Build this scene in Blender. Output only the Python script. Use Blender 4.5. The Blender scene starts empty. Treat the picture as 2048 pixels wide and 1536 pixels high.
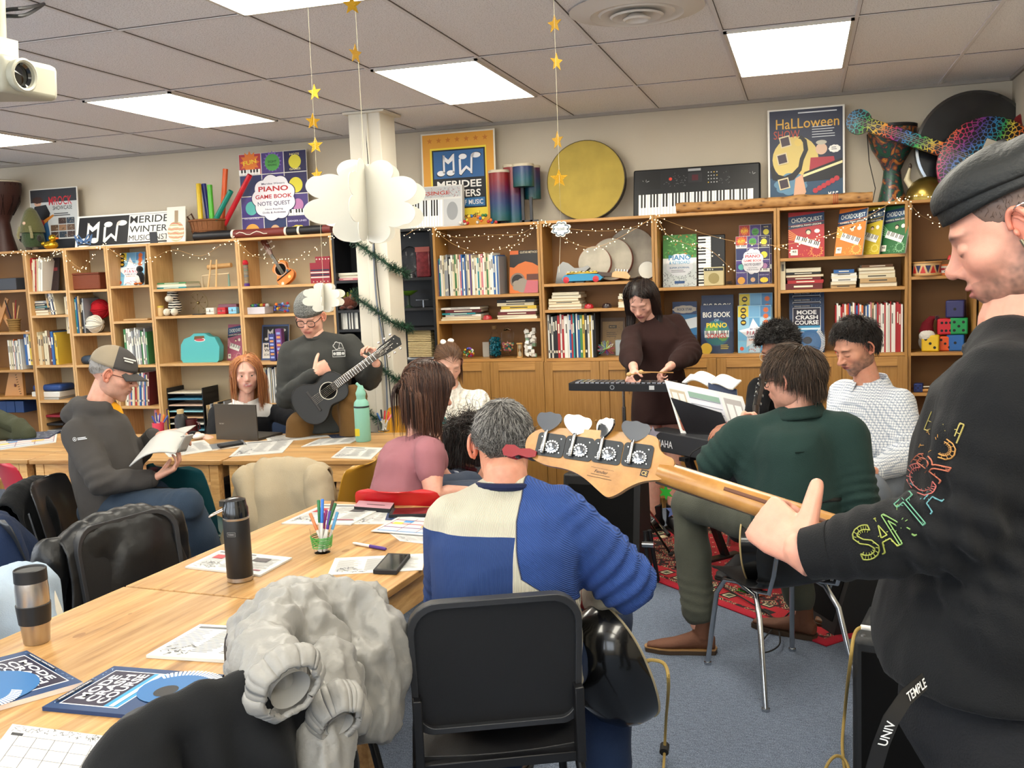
import bpy, bmesh, math, random
import numpy as np
from mathutils import Vector, Matrix, noise
PI=math.pi
rnd=random.Random(7)
scn=bpy.context.scene
COL=scn.collection
C0=Vector((1.7715,-6.7181,1.6813));YAW,PITCH,ROLL,FPX=-.29162,-.11383,-.04188,1968.4
cf=Vector((math.sin(YAW)*math.cos(PITCH),math.cos(YAW)*math.cos(PITCH),math.sin(PITCH)))
cr=Vector((math.cos(YAW),-math.sin(YAW),0));cu=cr.cross(cf)
cr,cu=cr*math.cos(ROLL)+cu*math.sin(ROLL),-cr*math.sin(ROLL)+cu*math.cos(ROLL)
def ray(a,b): return cr*((a-1024)/FPX)-cu*((b-768)/FPX)+cf
TS=[0]
def P(a,b,t): return C0+ray(a,b)*(t+TS[0])
def PZ(a,b,z):
 d=ray(a,b);return C0+d*((z-C0.z)/d.z)
def PY(a,b,y):
 d=ray(a,b);return C0+d*((y-C0.y)/d.y)
cam_d=bpy.data.cameras.new('camera');cam=bpy.data.objects.new('camera',cam_d);COL.objects.link(cam)
cam.matrix_world=Matrix(((cr.x,cu.x,-cf.x,C0.x),(cr.y,cu.y,-cf.y,C0.y),(cr.z,cu.z,-cf.z,C0.z),(0,0,0,1)))
cam_d.sensor_width=36;cam_d.lens=FPX/2048*36;cam_d.clip_start=.05;cam_d.clip_end=60
scn.camera=cam
def lin(c):
 c=c.lstrip('#');v=[int(c[i:i+2],16)/255 for i in (0,2,4)]
 return tuple(x/12.92 if x<=.04045 else ((x+.055)/1.055)**2.4 for x in v)+(1,)
MATS={}
def mat(hexc,rough=.6,metal=0,bump=0,bscale=60,trans=0,emit=0,coat=0,var=0,name=None,sheen=0,ior=1.45,alpha=1,stretch=None,vscale=6):
 key=(hexc,rough,metal,bump,bscale,trans,emit,coat,var,sheen,ior,alpha,stretch,vscale)
 if key in MATS: return MATS[key]
 m=bpy.data.materials.new(name or 'finish_'+hexc.strip('#'));m.use_nodes=True;nt=m.node_tree;b=nt.nodes['Principled BSDF']
 b.inputs['Base Color'].default_value=lin(hexc);b.inputs['Roughness'].default_value=rough;b.inputs['Metallic'].default_value=metal
 b.inputs['IOR'].default_value=ior;b.inputs['Alpha'].default_value=alpha
 if rough>=.8: b.inputs['Specular IOR Level'].default_value=.18
 if trans: b.inputs['Transmission Weight'].default_value=trans
 if coat: b.inputs['Coat Weight'].default_value=coat;b.inputs['Coat Roughness'].default_value=.08
 if sheen: b.inputs['Sheen Weight'].default_value=sheen
 if emit:
  b.inputs['Emission Color'].default_value=lin(hexc);b.inputs['Emission Strength'].default_value=emit
 if bump or var:
  tc=nt.nodes.new('ShaderNodeTexCoord');src=tc.outputs['Object']
  if stretch:
   mp=nt.nodes.new('ShaderNodeMapping');mp.inputs['Scale'].default_value=stretch;nt.links.new(src,mp.inputs[0]);src=mp.outputs[0]
 if bump:
  n=nt.nodes.new('ShaderNodeTexNoise');n.inputs['Scale'].default_value=bscale;n.inputs['Detail'].default_value=4;nt.links.new(src,n.inputs['Vector'])
  bp=nt.nodes.new('ShaderNodeBump');bp.inputs['Strength'].default_value=bump;bp.inputs['Distance'].default_value=.01
  nt.links.new(n.outputs[0],bp.inputs['Height']);nt.links.new(bp.outputs[0],b.inputs['Normal'])
 if var:
  n=nt.nodes.new('ShaderNodeTexNoise');n.inputs['Scale'].default_value=vscale;n.inputs['Detail'].default_value=5;nt.links.new(src,n.inputs['Vector'])
  hsv=nt.nodes.new('ShaderNodeHueSaturation');hsv.inputs['Color'].default_value=lin(hexc)
  mr=nt.nodes.new('ShaderNodeMapRange');mr.inputs[1].default_value=.3;mr.inputs[2].default_value=.7;mr.inputs[3].default_value=1-var;mr.inputs[4].default_value=1+var
  nt.links.new(n.outputs[0],mr.inputs[0]);nt.links.new(mr.outputs[0],hsv.inputs['Value']);nt.links.new(hsv.outputs[0],b.inputs['Base Color'])
 MATS[key]=m;return m
def nodemat(name,fn,rough=.6,metal=0,bumpv=.2):
 """fn(nt, coord) -> (colour socket, height socket or None)"""
 m=bpy.data.materials.new(name);m.use_nodes=True;nt=m.node_tree;b=nt.nodes['Principled BSDF']
 b.inputs['Roughness'].default_value=rough;b.inputs['Metallic'].default_value=metal
 tc=nt.nodes.new('ShaderNodeTexCoord');c,h=fn(nt,tc.outputs['Object'])
 if c: nt.links.new(c,b.inputs['Base Color'])
 if h:
  bp=nt.nodes.new('ShaderNodeBump');bp.inputs['Strength'].default_value=bumpv;bp.inputs['Distance'].default_value=.01
  nt.links.new(h,bp.inputs['Height']);nt.links.new(bp.outputs[0],b.inputs['Normal'])
 return m
def N(nt,t,**k):
 n=nt.nodes.new('ShaderNode'+t)
 for a,v in k.items():
  if a.startswith('i'): n.inputs[int(a[1:])].default_value=v
  elif a.startswith('s_'): n.inputs[a[2:].replace('_',' ')].default_value=v
  else: setattr(n,a,v)
 return n
def ramp(nt,src,stops,interp='LINEAR'):
 r=nt.nodes.new('ShaderNodeValToRGB');r.color_ramp.interpolation=interp;e=r.color_ramp.elements
 while len(e)<len(stops): e.new(.5)
 for x,(p,c) in zip(e,stops): x.position=p;x.color=lin(c)
 nt.links.new(src,r.inputs[0]);return r.outputs[0]
def mapping(nt,src,scale=(1,1,1),rot=(0,0,0),loc=(0,0,0)):
 mp=nt.nodes.new('ShaderNodeMapping');mp.inputs['Scale'].default_value=scale;mp.inputs['Rotation'].default_value=rot;mp.inputs['Location'].default_value=loc
 nt.links.new(src,mp.inputs[0]);return mp.outputs[0]
def mixc(nt,f,a,b,mode='MIX'):
 m=nt.nodes.new('ShaderNodeMix');m.data_type='RGBA';m.blend_type=mode
 for s,v in ((m.inputs[0],f),(m.inputs[6],a),(m.inputs[7],b)):
  if hasattr(v,'node'): nt.links.new(v,s)
  else: s.default_value=v
 return m.outputs[2]
def math2(nt,op,a,b=0,c=0):
 m=nt.nodes.new('ShaderNodeMath');m.operation=op
 for s,v in zip(m.inputs,(a,b,c)):
  if hasattr(v,'node'): nt.links.new(v,s)
  else: s.default_value=v
 return m.outputs[0]
def frame(o,x,z):
 """matrix with origin o, x axis along x, z axis near z"""
 x=Vector(x).normalized();z=Vector(z);y=z.cross(x).normalized();z=x.cross(y)
 return Matrix(((x.x,y.x,z.x,o[0]),(x.y,y.y,z.y,o[1]),(x.z,y.z,z.z,o[2]),(0,0,0,1)))
def T(x=0,y=0,z=0): return Matrix.Translation((x,y,z))
def RX(a): return Matrix.Rotation(math.radians(a),4,'X')
def RY(a): return Matrix.Rotation(math.radians(a),4,'Y')
def RZ(a): return Matrix.Rotation(math.radians(a),4,'Z')
TXT={}
def text_geo(s,bold=0,sx=1):
 k=(s,bold)
 if k not in TXT:
  cd=bpy.data.curves.new('t','FONT');cd.body=s;cd.size=1;cd.offset=bold;cd.align_x='CENTER';cd.resolution_u=3
  o=bpy.data.objects.new('t',cd);me=bpy.data.meshes.new_from_object(o)
  v=[tuple(x.co)[:2] for x in me.vertices];f=[tuple(p.vertices) for p in me.polygons]
  bpy.data.objects.remove(o);bpy.data.curves.remove(cd);bpy.data.meshes.remove(me)
  if v:
   xs=[a for a,_ in v];ys=[b for _,b in v];box=(min(xs),max(xs),min(ys),max(ys))
  else: box=(0,1,0,1)
  TXT[k]=(v,f,box)
 return TXT[k]
class MB:
 def __init__(s): s.v=[];s.f=[];s.m=[];s.mats=[];s.M=Matrix.Identity(4);s.cm=0
 def mi(s,m):
  if m is None: return s.cm
  if isinstance(m,str): m=mat(m)
  if m not in s.mats: s.mats.append(m)
  return s.mats.index(m)
 def use(s,m): s.cm=s.mi(m);return s
 def add(s,vs,fs,m=None,M=None):
  k=len(s.v);Mx=s.M@M if M is not None else s.M
  s.v+=[tuple(Mx@Vector(v)) for v in vs];s.f+=[tuple(i+k for i in f) for f in fs];mi=s.mi(m);s.m+=[mi]*len(fs);return s
 def box(s,c,d,m=None,M=None):
  x,y,z=c;a,b,e=d[0]/2,d[1]/2,d[2]/2
  vs=[(x+i*a,y+j*b,z+k*e) for i in(-1,1) for j in(-1,1) for k in(-1,1)]
  return s.add(vs,[(0,1,3,2),(4,6,7,5),(0,4,5,1),(2,3,7,6),(0,2,6,4),(1,5,7,3)],m,M)
 def b2(s,x0,x1,y0,y1,z0,z1,m=None,M=None): return s.box(((x0+x1)/2,(y0+y1)/2,(z0+z1)/2),(abs(x1-x0),abs(y1-y0),abs(z1-z0)),m,M)
 def rings(s,R,m=None,closed=False,caps=True,M=None):
  n=len(R[0]);vs=[p for r in R for p in r];fs=[]
  k=len(R)
  for i in range(k if closed else k-1):
   a=i*n;b=((i+1)%k)*n
   for j in range(n): q=(j+1)%n;fs.append((a+j,a+q,b+q,b+j))
  if caps and not closed: fs.append(tuple(range(n))[::-1]);fs.append(tuple((k-1)*n+j for j in range(n)))
  return s.add(vs,fs,m,M)
 def tube(s,pts,r,n=8,m=None,closed=False,flat=1,up=None,M=None,caps=True):
  pts=[Vector(p) for p in pts];k=len(pts);R=[];prev=None
  for i,p in enumerate(pts):
   a=pts[(i-1)%k] if (closed or i>0) else p;b=pts[(i+1)%k] if (closed or i<k-1) else p
   t=(b-a);t=t.normalized() if t.length>1e-9 else Vector((0,0,1))
   if prev is None:
    u=Vector(up) if up is not None else (Vector((0,0,1)) if abs(t.z)<.9 else Vector((1,0,0)))
   else: u=prev
   u=(u-t*u.dot(t));u=u.normalized() if u.length>1e-6 else t.orthogonal().normalized()
   prev=u;w=t.cross(u);rr=r[i] if hasattr(r,'__len__') else r
   if hasattr(rr,'__len__'): ru,rw=rr
   else: ru,rw=rr*flat,rr
   R.append([p+u*math.cos(2*PI*j/n)*ru+w*math.sin(2*PI*j/n)*rw for j in range(n)])
  return s.rings(R,m,closed,caps,M)
 def cyl(s,a,b,r,r2=None,n=20,m=None,M=None): return s.tube([a,b],[r,r if r2 is None else r2],n,m,M=M)
 def lathe(s,prof,n=28,m=None,M=None,caps=True):
  return s.rings([[(r*math.cos(2*PI*j/n),r*math.sin(2*PI*j/n),z) for j in range(n)] for r,z in prof],m,caps=caps,M=M)
 def ell(s,c,r,n=16,m=None,M=None):
  if not hasattr(r,'__len__'): r=(r,r,r)
  k=max(6,n//2);R=[]
  for i in range(k+1):
   a=-PI/2+PI*i/k;ca=max(math.cos(a),.001)
   R.append([(c[0]+r[0]*ca*math.cos(2*PI*j/n),c[1]+r[1]*ca*math.sin(2*PI*j/n),c[2]+r[2]*math.sin(a)) for j in range(n)])
  return s.rings(R,m,M=M)
 def prism(s,poly,z0,z1,m=None,M=None,mtop=None):
  n=len(poly);vs=[(x,y,z0) for x,y in poly]+[(x,y,z1) for x,y in poly]
  fs=[tuple(range(n))[::-1]]+[(i,(i+1)%n,n+(i+1)%n,n+i) for i in range(n)]
  s.add(vs,fs,m,M);s.add([(x,y,z1) for x,y in poly],[tuple(range(n))],mtop if mtop is not None else m,M);return s
 def sheet(s,fn,nu,nv,m=None,M=None,th=0):
  """grid surface fn(u,v)->point, u,v in 0..1 ;th>0 gives thickness by normals"""
  g=[[Vector(fn(i/nu,j/nv)) for j in range(nv+1)] for i in range(nu+1)]
  vs=[p for r in g for p in r];w=nv+1
  fs=[(i*w+j,(i+1)*w+j,(i+1)*w+j+1,i*w+j+1) for i in range(nu) for j in range(nv)]
  if th:
   nr=[]
   for i in range(nu+1):
    for j in range(nv+1):
     a=g[min(i+1,nu)][j]-g[max(i-1,0)][j];b=g[i][min(j+1,nv)]-g[i][max(j-1,0)];q=a.cross(b);nr.append(q.normalized() if q.length>1e-12 else Vector((0,0,1)))
   k=len(vs);vs=vs+[p-q*th for p,q in zip(vs,nr)]
   fs=fs+[tuple(k+x for x in f[::-1]) for f in fs]
   for i in range(nu): fs+=[(i*w,k+i*w,k+(i+1)*w,(i+1)*w),(i*w+nv,(i+1)*w+nv,k+(i+1)*w+nv,k+i*w+nv)]
   for j in range(nv): fs+=[(j,j+1,k+j+1,k+j),(nu*w+j,k+nu*w+j,k+nu*w+j+1,nu*w+j+1)]
  return s.add(vs,fs,m,M)
 def build(s,name,parent=None,world=False,smooth=True,bevel=0,sub=0,angle=38,solid=0):
  me=bpy.data.meshes.new(name);vs=s.v
  if world and parent is not None:
   I=parent['_m'];I=MTX[parent.name].inverted();vs=[tuple(I@Vector(v)) for v in vs]
  elif world: pass
  me.from_pydata(vs,[],s.f)
  for m in s.mats: me.materials.append(m)
  me.polygons.foreach_set('material_index',s.m)
  if smooth:
   me.polygons.foreach_set('use_smooth',[True]*len(s.f));me.update();me.set_sharp_from_angle(angle=math.radians(angle))
  me.update()
  o=bpy.data.objects.new(name,me);COL.objects.link(o)
  if parent is not None: o.parent=parent
  if bevel:
   b=o.modifiers.new('b','BEVEL');b.width=bevel;b.segments=2;b.limit_method='ANGLE';b.angle_limit=math.radians(40)
  if sub: q=o.modifiers.new('s','SUBSURF');q.levels=sub;q.render_levels=sub
  if solid: q=o.modifiers.new('o','SOLIDIFY');q.thickness=solid
  return o
MTX={}
def thing(name,label,cat,M=None,group=None,loc=None):
 o=bpy.data.objects.new(name,None);COL.objects.link(o);o.empty_display_size=.05
 if M is None: M=T(*loc) if loc is not None else Matrix.Identity(4)
 o.matrix_world=M;MTX[o.name]=M.copy();o['label']=label;o['category']=cat
 if group: o['group']=group
 return o
def tag(o,label,cat,group=None,kind=None,M=None):
 o['label']=label;o['category']=cat
 if group: o['group']=group
 if kind: o['kind']=kind
 if M is not None: o.matrix_world=M
 return o
def lone(mb,name,label,cat,M=None,group=None,center=True,**k):
 """single-mesh thing;vertices given in world if M is None -> origin moved to its base"""
 if M is None:
  xs=[v[0] for v in mb.v];ys=[v[1] for v in mb.v];zs=[v[2] for v in mb.v]
  c=Vector(((min(xs)+max(xs))/2,(min(ys)+max(ys))/2,min(zs)));mb.v=[tuple(Vector(v)-c) for v in mb.v];M=T(*c)
 o=mb.build(name,**k);return tag(o,label,cat,group,M=M)
def build_w(mb,name,parent,**k):
 I=MTX[parent.name].inverted();mb.v=[tuple(I@Vector(v)) for v in mb.v];return mb.build(name,parent,**k)
def struct(mb,name,parent=None,**k):
 o=mb.build(name,parent,**k)
 if parent is None: o['kind']='structure'
 return o
def dup(root,M,label=None,group=None):
 r=root.copy();COL.objects.link(r);r.matrix_world=M;MTX[r.name]=M.copy()
 if label: r['label']=label
 if group: r['group']=group
 for ch in list(root.children):
  c=ch.copy();COL.objects.link(c);c.parent=r
  for g in ch.children:
   d=g.copy();COL.objects.link(d);d.parent=c
 return r
ORD='first second third fourth fifth sixth seventh eighth ninth tenth eleventh twelfth thirteenth fourteenth fifteenth sixteenth seventeenth eighteenth nineteenth twentieth'.split()
def ordn(i):
 if i<20: return ORD[i]
 t=['twenty','thirty','forty','fifty'][(i+1)//10-2];r=(i+1)%10
 return (t+'-'+ORD[r-1]) if r else {'twenty':'twentieth','thirty':'thirtieth','forty':'fortieth'}[t]
def star_pts(cx,cy,r,r2=None,n=5,a0=90):
 r2=r2 or r*.42
 return [(cx+(r if i%2==0 else r2)*math.cos(math.radians(a0+i*180/n)),cy+(r if i%2==0 else r2)*math.sin(math.radians(a0+i*180/n))) for i in range(2*n)]
def circ(cx,cy,rx,ry=None,n=24): ry=ry or rx;return [(cx+rx*math.cos(2*PI*i/n),cy+ry*math.sin(2*PI*i/n)) for i in range(n)]
def blob(cx,cy,rx,ry,k=9,amp=.12,n=72): return [(cx+rx*(1+amp*abs(math.sin(k*a/2)))*math.cos(a),cy+ry*(1+amp*abs(math.sin(k*a/2)))*math.sin(a)) for a in [2*PI*i/n for i in range(n)]]
class CV:
 """artwork on the plane z=0 of M, unit square 0..w x 0..h"""
 def __init__(s,mb,M,w,h,dz=.00025,gloss=.45): s.mb=mb;s.M=M;s.w=w;s.h=h;s.z=dz;s.dz=dz;s.g=gloss
 def c(s,c): return mat(c,s.g) if isinstance(c,str) else c
 def poly(s,p,c,up=True):
  if len(p)<3: return s
  pts=[(x*s.w,y*s.h,s.z) for x,y in p]
  if len(pts)>4:
   from mathutils.geometry import tessellate_polygon
   fs=tessellate_polygon([[Vector(q) for q in pts]])
   out=[]
   for f in fs:
    a,b,d=[Vector(pts[i]) for i in f]
    out.append(tuple(f) if (b-a).cross(d-a).z>0 else tuple(f)[::-1])
   s.mb.add(pts,out,s.c(c),s.M)
  else: s.mb.add(pts,[tuple(range(len(pts)))],s.c(c),s.M)
  if up: s.z+=s.dz
  return s
 def rect(s,x,y,w,h,c,a=0):
  p=[(x,y),(x+w,y),(x+w,y+h),(x,y+h)]
  if a:
   cx,cy=x+w/2,y+h/2;k=s.h/s.w;ca,sa=math.cos(a),math.sin(a)
   p=[(cx+(px-cx)*ca-(py-cy)*k*sa,cy+((px-cx)/k)*sa+(py-cy)*ca) for px,py in p]
  return s.poly(p,c)
 def circ(s,cx,cy,r,c,ry=None):  # r in units of width
  return s.poly(circ(cx,cy,r,(ry or r)*s.w/s.h),c)
 def star(s,cx,cy,r,c,r2=None,n=5,a0=90):
  p=star_pts(0,0,r,r2,n,a0);return s.poly([(cx+x,cy+y*s.w/s.h) for x,y in p],c)
 def blob(s,cx,cy,rx,ry,c,k=9,amp=.12): return s.poly(blob(cx,cy,rx,ry,k,amp),c)
 def text(s,t,cx,cy,h,c,w=None,bold=.02,a=0,sh=0):
  """centre cx,cy ;h = cap height fraction ;w = width fraction"""
  v,f,b=text_geo(t,bold*.5)
  if not f: return s
  hh=h*s.h;k=hh/(b[3]-b[2]);kx=(w*s.w/(b[1]-b[0])) if w else k*.95
  ca,sa=math.cos(a),math.sin(a);mx=(b[0]+b[1])/2;my=(b[2]+b[3])/2;vs=[]
  for x,y in v:
   X=(x-mx)*kx;Y=(y-my)*k;X+=Y*sh;vs.append((cx*s.w+X*ca-Y*sa,cy*s.h+X*sa+Y*ca,s.z))
  s.mb.add(vs,f,s.c(c),s.M);s.z+=s.dz;return s
 def lines(s,x,y,w,n,dy,c,th=.004,r=None):
  rr=r or random.Random(3)
  for i in range(n): s.rect(x,y-i*dy,w*rr.uniform(.65,1),th,c);s.z-=s.dz
  s.z+=s.dz;return s
 def scrib(s,x,y,w,h,n,c,sz=.02,seed=1):
  q=random.Random(seed)
  for i in range(n):
   a=q.uniform(0,3);l=sz*q.uniform(.5,1.4);cx=x+q.random()*w;cy=y+q.random()*h
   s.rect(cx,cy,l,.25*sz,c,a);s.z-=s.dz
  s.z+=s.dz;return s
 def keys(s,x,y,w,h,n,wc='#f2f0ea',bc='#151515'):
  s.rect(x,y,w,h,wc);k=w/n
  for i in range(1,n): s.rect(x+i*k-.04*k,y,.08*k,h,'#777777');s.z-=s.dz
  for i in range(1,n):
   if i%7 not in(3,0): s.rect(x+i*k-.28*k,y+h*.4,.56*k,h*.6,bc);s.z-=s.dz
  s.z+=s.dz;return s
def logo_mw(cv,x,y,w,h,c):
 """the beamed-note monogram: letters M and W drawn as notes"""
 def q(p): return [(x+a*w,y+b*h) for a,b in p]
 cv.poly(q([(.16,.12),(.20,.12),(.20,.92),(.16,.92)]),c,0);
 cv.poly(q([(.16,.95),(.16,.80),(.20,.66),(.27,.52),(.36,.66),(.40,.95),(.36,.92),(.275,.72)]),c,0)
 cv.poly(q([(.365,.12),(.405,.12),(.405,.98),(.365,.94)]),c,0)
 cv.poly(q(circ(.115,.13,.085,.12)),c,0);cv.poly(q(circ(.32,.13,.085,.12)),c,0)
 cv.poly(q([(.50,.06),(.545,.10),(.545,.72),(.50,.72)]),c,0)
 cv.poly(q([(.50,.06),(.54,.0),(.655,.28),(.77,.06),(.77,.2),(.655,.42),(.545,.2)]),c,0)
 cv.poly(q([(.735,.08),(.775,.04),(.79,.8),(.75,.8)]),c,0)
 cv.poly(q(circ(.585,.82,.085,.12)),c,0);cv.poly(q(circ(.86,.85,.10,.12)),c,0)
 cv.poly(q([(.75,.75),(.8,.75),(.84,.97),(.76,.88)]),c,0);cv.z+=cv.dz
H=2.777;BACK=.385;XR=3.05;XL=-7.6;YF=-9.0
def ceil_tex(nt,co):
 n=N(nt,'TexNoise',s_Scale=170,s_Detail=3);nt.links.new(co,n.inputs['Vector'])
 n2=N(nt,'TexVoronoi',s_Scale=90);nt.links.new(co,n2.inputs['Vector'])
 c=ramp(nt,n.outputs[0],[(.36,'#cbc8c8'),(.46,'#ecebed'),(.7,'#f2f0f1')]);return c,n.outputs[0]
M_CEIL=nodemat('ceiling_tile',ceil_tex,.95,0,.25)
def wall_tex(nt,co):
 n=N(nt,'TexNoise',s_Scale=240,s_Detail=2);nt.links.new(co,n.inputs['Vector'])
 n2=N(nt,'TexNoise',s_Scale=1.3,s_Detail=2);nt.links.new(co,n2.inputs['Vector'])
 return ramp(nt,n2.outputs[0],[(.3,'#bdb19d'),(.7,'#c6bba8')]),n.outputs[0]
M_WALL=nodemat('painted_wall',wall_tex,.85,0,.12)
def floor_tex(nt,co):
 n=N(nt,'TexNoise',s_Scale=260,s_Detail=2);nt.links.new(mapping(nt,co,(1,.55,1),(0,0,.5)),n.inputs['Vector'])
 n2=N(nt,'TexNoise',s_Scale=38,s_Detail=5);nt.links.new(mapping(nt,co,(1,2.6,1),(0,0,.6)),n2.inputs['Vector'])
 a=ramp(nt,n.outputs[0],[(.34,'#2f3847'),(.5,'#5a6579'),(.68,'#8b95a4')])
 b=ramp(nt,n2.outputs[0],[(.35,'#4f5a6b'),(.65,'#707b8d')])
 return mixc(nt,.5,a,b),n.outputs[0]
M_FLOOR=nodemat('blue_grey_carpet',floor_tex,.97,0,.6)
m=MB();m.b2(XL,XR,YF,BACK,-.06,0,M_FLOOR);struct(m,'floor')
m=MB();m.b2(XL,XR,YF,BACK,H,H+.05,M_CEIL)
M_BAR=mat('#dddadb',.7)
X0C=-.4284;YC=-.5668
for k in range(-12,6):
 x=X0C+k*.6096;m.b2(x-.009,x+.009,YF,BACK,H-.006,H,M_BAR)
 m.b2(x+.009,x+.012,YF,BACK,H-.003,H,mat('#5d554f',.9))
for k in range(-7,1):
 y=YC+k*1.2192;m.b2(XL,XR,y-.009,y+.009,H-.0055,H,M_BAR);m.b2(XL,XR,y-.0125,y-.009,H-.003,H,mat('#5d554f',.9))
struct(m,'ceiling',smooth=False)
m=MB();m.b2(XL,XR,BACK,BACK+.1,0,H,M_WALL);struct(m,'wall_back')
m=MB();m.b2(XR,XR+.1,YF,BACK+.1,0,H,M_WALL);struct(m,'wall_right')
m=MB();m.b2(XL-.1,XL,YF,BACK+.1,0,H,M_WALL);struct(m,'wall_left')
m=MB();m.b2(XL-.1,XR+.1,YF-.1,YF,0,H,M_WALL);struct(m,'wall_front')
m=MB();m.b2(XL,XR,BACK-.018,BACK,H-.022,H,mat('#9c938a',.7));struct(m,'trim_1')
m=MB();m.b2(XR-.018,XR,YF,BACK-.018,H-.022,H,mat('#9c938a',.7));struct(m,'trim_2')
m=MB();m.b2(XR-.012,XR,YF,-.4,0,.1,mat('#3b3a3a',.7));struct(m,'baseboard_right')
M_COLM=mat('#dbd5c6',.8,bump=.08,bscale=40)
m=MB();m.b2(-1.128,-.90,-.59,-.34,0,H-.004,M_COLM);m.b2(-1.16,-.86,-.615,-.31,H-.02,H-.004,M_COLM)
m.b2(-1.04,-.985,-.604,-.59,0,H-.02,M_COLM)
struct(m,'trim_3',bevel=.006)
def lens_tex(nt,co):
 w=N(nt,'TexWave',s_Scale=13,s_Distortion=0);w.bands_direction='X';nt.links.new(co,w.inputs['Vector'])
 return ramp(nt,w.outputs[0],[(0,'#d8d4c0'),(.5,'#ffffff')]),w.outputs[0]
M_LENS=bpy.data.materials.new('light_lens');M_LENS.use_nodes=True
nt=M_LENS.node_tree;b=nt.nodes['Principled BSDF'];tc=nt.nodes.new('ShaderNodeTexCoord');c,_=lens_tex(nt,tc.outputs['Object'])
b.inputs['Base Color'].default_value=lin('#c9c5b5')
tint=mixc(nt,1.0,c,lin('#fffaee'),'MULTIPLY');nt.links.new(tint,b.inputs['Emission Color']);b.inputs['Emission Strength'].default_value=17
def ceil_light(kx,ky,label):
 x=X0C+kx*.6096;y=YC-ky*1.2192
 t=thing('ceiling_light',label,'light',T(x+.3048,y-.6096,H-.012),group='recessed ceiling lights')
 f=MB().use(mat('#cfc9bf',.5));a,b_=.296,.60
 for s in(-1,1): f.box((s*(a-.008),0,.002),(.016,b_*2,.012));f.box((0,s*(b_-.008),.002),(a*2,.016,.012))
 f.build('frame',t);l=MB();l.box((0,0,.001),(2*a-.034,2*b_-.034,.004),M_LENS);l.build('diffuser',t)
 return t
LL=[(-3,0,'bright ceiling light left of the hanging gold stars, above the cloth sign'),
 (0,0,'bright ceiling light right of the white column top'),(3,0,'bright ceiling light near the round vent, above the upright poster'),
 (-6,0,'bright ceiling light cut by the left picture edge, behind the projector'),
 (0,2,'ceiling light at the top picture edge above the cloud mobile'),]
for a in LL: ceil_light(*a)
for kx,ky in ((-5,2),(-9,2),(3,2),(-6,4),(-2,4),(1,4),(4,4),(-4,6),(0,6),(4,5)): ceil_light(kx,ky,'ceiling light panel above the seating, outside the picture')
M_FILL=mat('#dfe9f5',.5,emit=4)  # emission for added light panels that brighten the ceiling and room
for i,(x0,x1) in enumerate(((-6.6,-4.4),(-3.9,-1.7),(-1.2,1.0),(.8+.6,2.8))):  # unseen glowing panels added behind the camera as fill light
 m=MB();m.b2(x0,x1,YF+.005,YF+.02,.95,2.45,M_FILL);f=MB().use(mat('#d8d5cf',.5))
 for a,b_,c,d in ((x0-.05,x0,.9,2.5),(x1,x1+.05,.9,2.5),(x0,x1,.9,.95),(x0,x1,2.45,2.5),((x0+x1)/2-.02,(x0+x1)/2+.02,.95,2.45)): f.b2(a,b_,YF,YF+.06,c,d)
 w_=struct(m,'window_%d'%(i+1));f.build('window_frame',w_)
for i,(y0,y1) in enumerate(((-6.8,-4.6),(-4.1,-1.9))):  # more glowing panels, added out of view on the left to lift the ceiling
 m=MB();m.b2(XL+.005,XL+.02,y0,y1,.95,2.3,M_FILL);f=MB().use(mat('#d8d5cf',.5))
 for a,b_,c,d in ((y0-.05,y0,.9,2.35),(y1,y1+.05,.9,2.35),(y0,y1,.9,.95),(y0,y1,2.3,2.35),((y0+y1)/2-.02,(y0+y1)/2+.02,.95,2.3)): f.b2(XL,XL+.06,a,b_,c,d)
 w_=struct(m,'window_%d'%(i+5));f.build('window_frame',w_)
def wood(name,a,b,c,scale=(1,1,1),rough=.5,rot=(0,0,0)):
 def fn(nt,co):
  n=N(nt,'TexNoise',s_Scale=7,s_Detail=6,s_Roughness=.6);nt.links.new(mapping(nt,co,scale,rot),n.inputs['Vector'])
  return ramp(nt,n.outputs[0],[(.3,a),(.52,b),(.72,c)]),n.outputs[0]
 return nodemat(name,fn,rough,0,.03)
M_BIRCH=wood('birch_veneer','#b58a54','#c69c67','#d0a775',(14,14,.8),.45)
M_BIRCHH=wood('birch_shelf','#b3854e','#c49860','#cea570',(.8,14,14),.45)
M_ORNG=wood('honey_veneer','#94682f','#a2753a','#ad8043',(14,14,.7),.42)
M_ORNGH=wood('honey_shelf','#a07138','#b08043','#bd8d4e',(.7,14,14),.42)
M_BLK=mat('#17171a',.45);M_BACKL=mat('#b3a182',.7,var=.05,vscale=2);M_BACKO=mat('#835b30',.6,var=.05,vscale=2)
DEP=.28
SH={}
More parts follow.
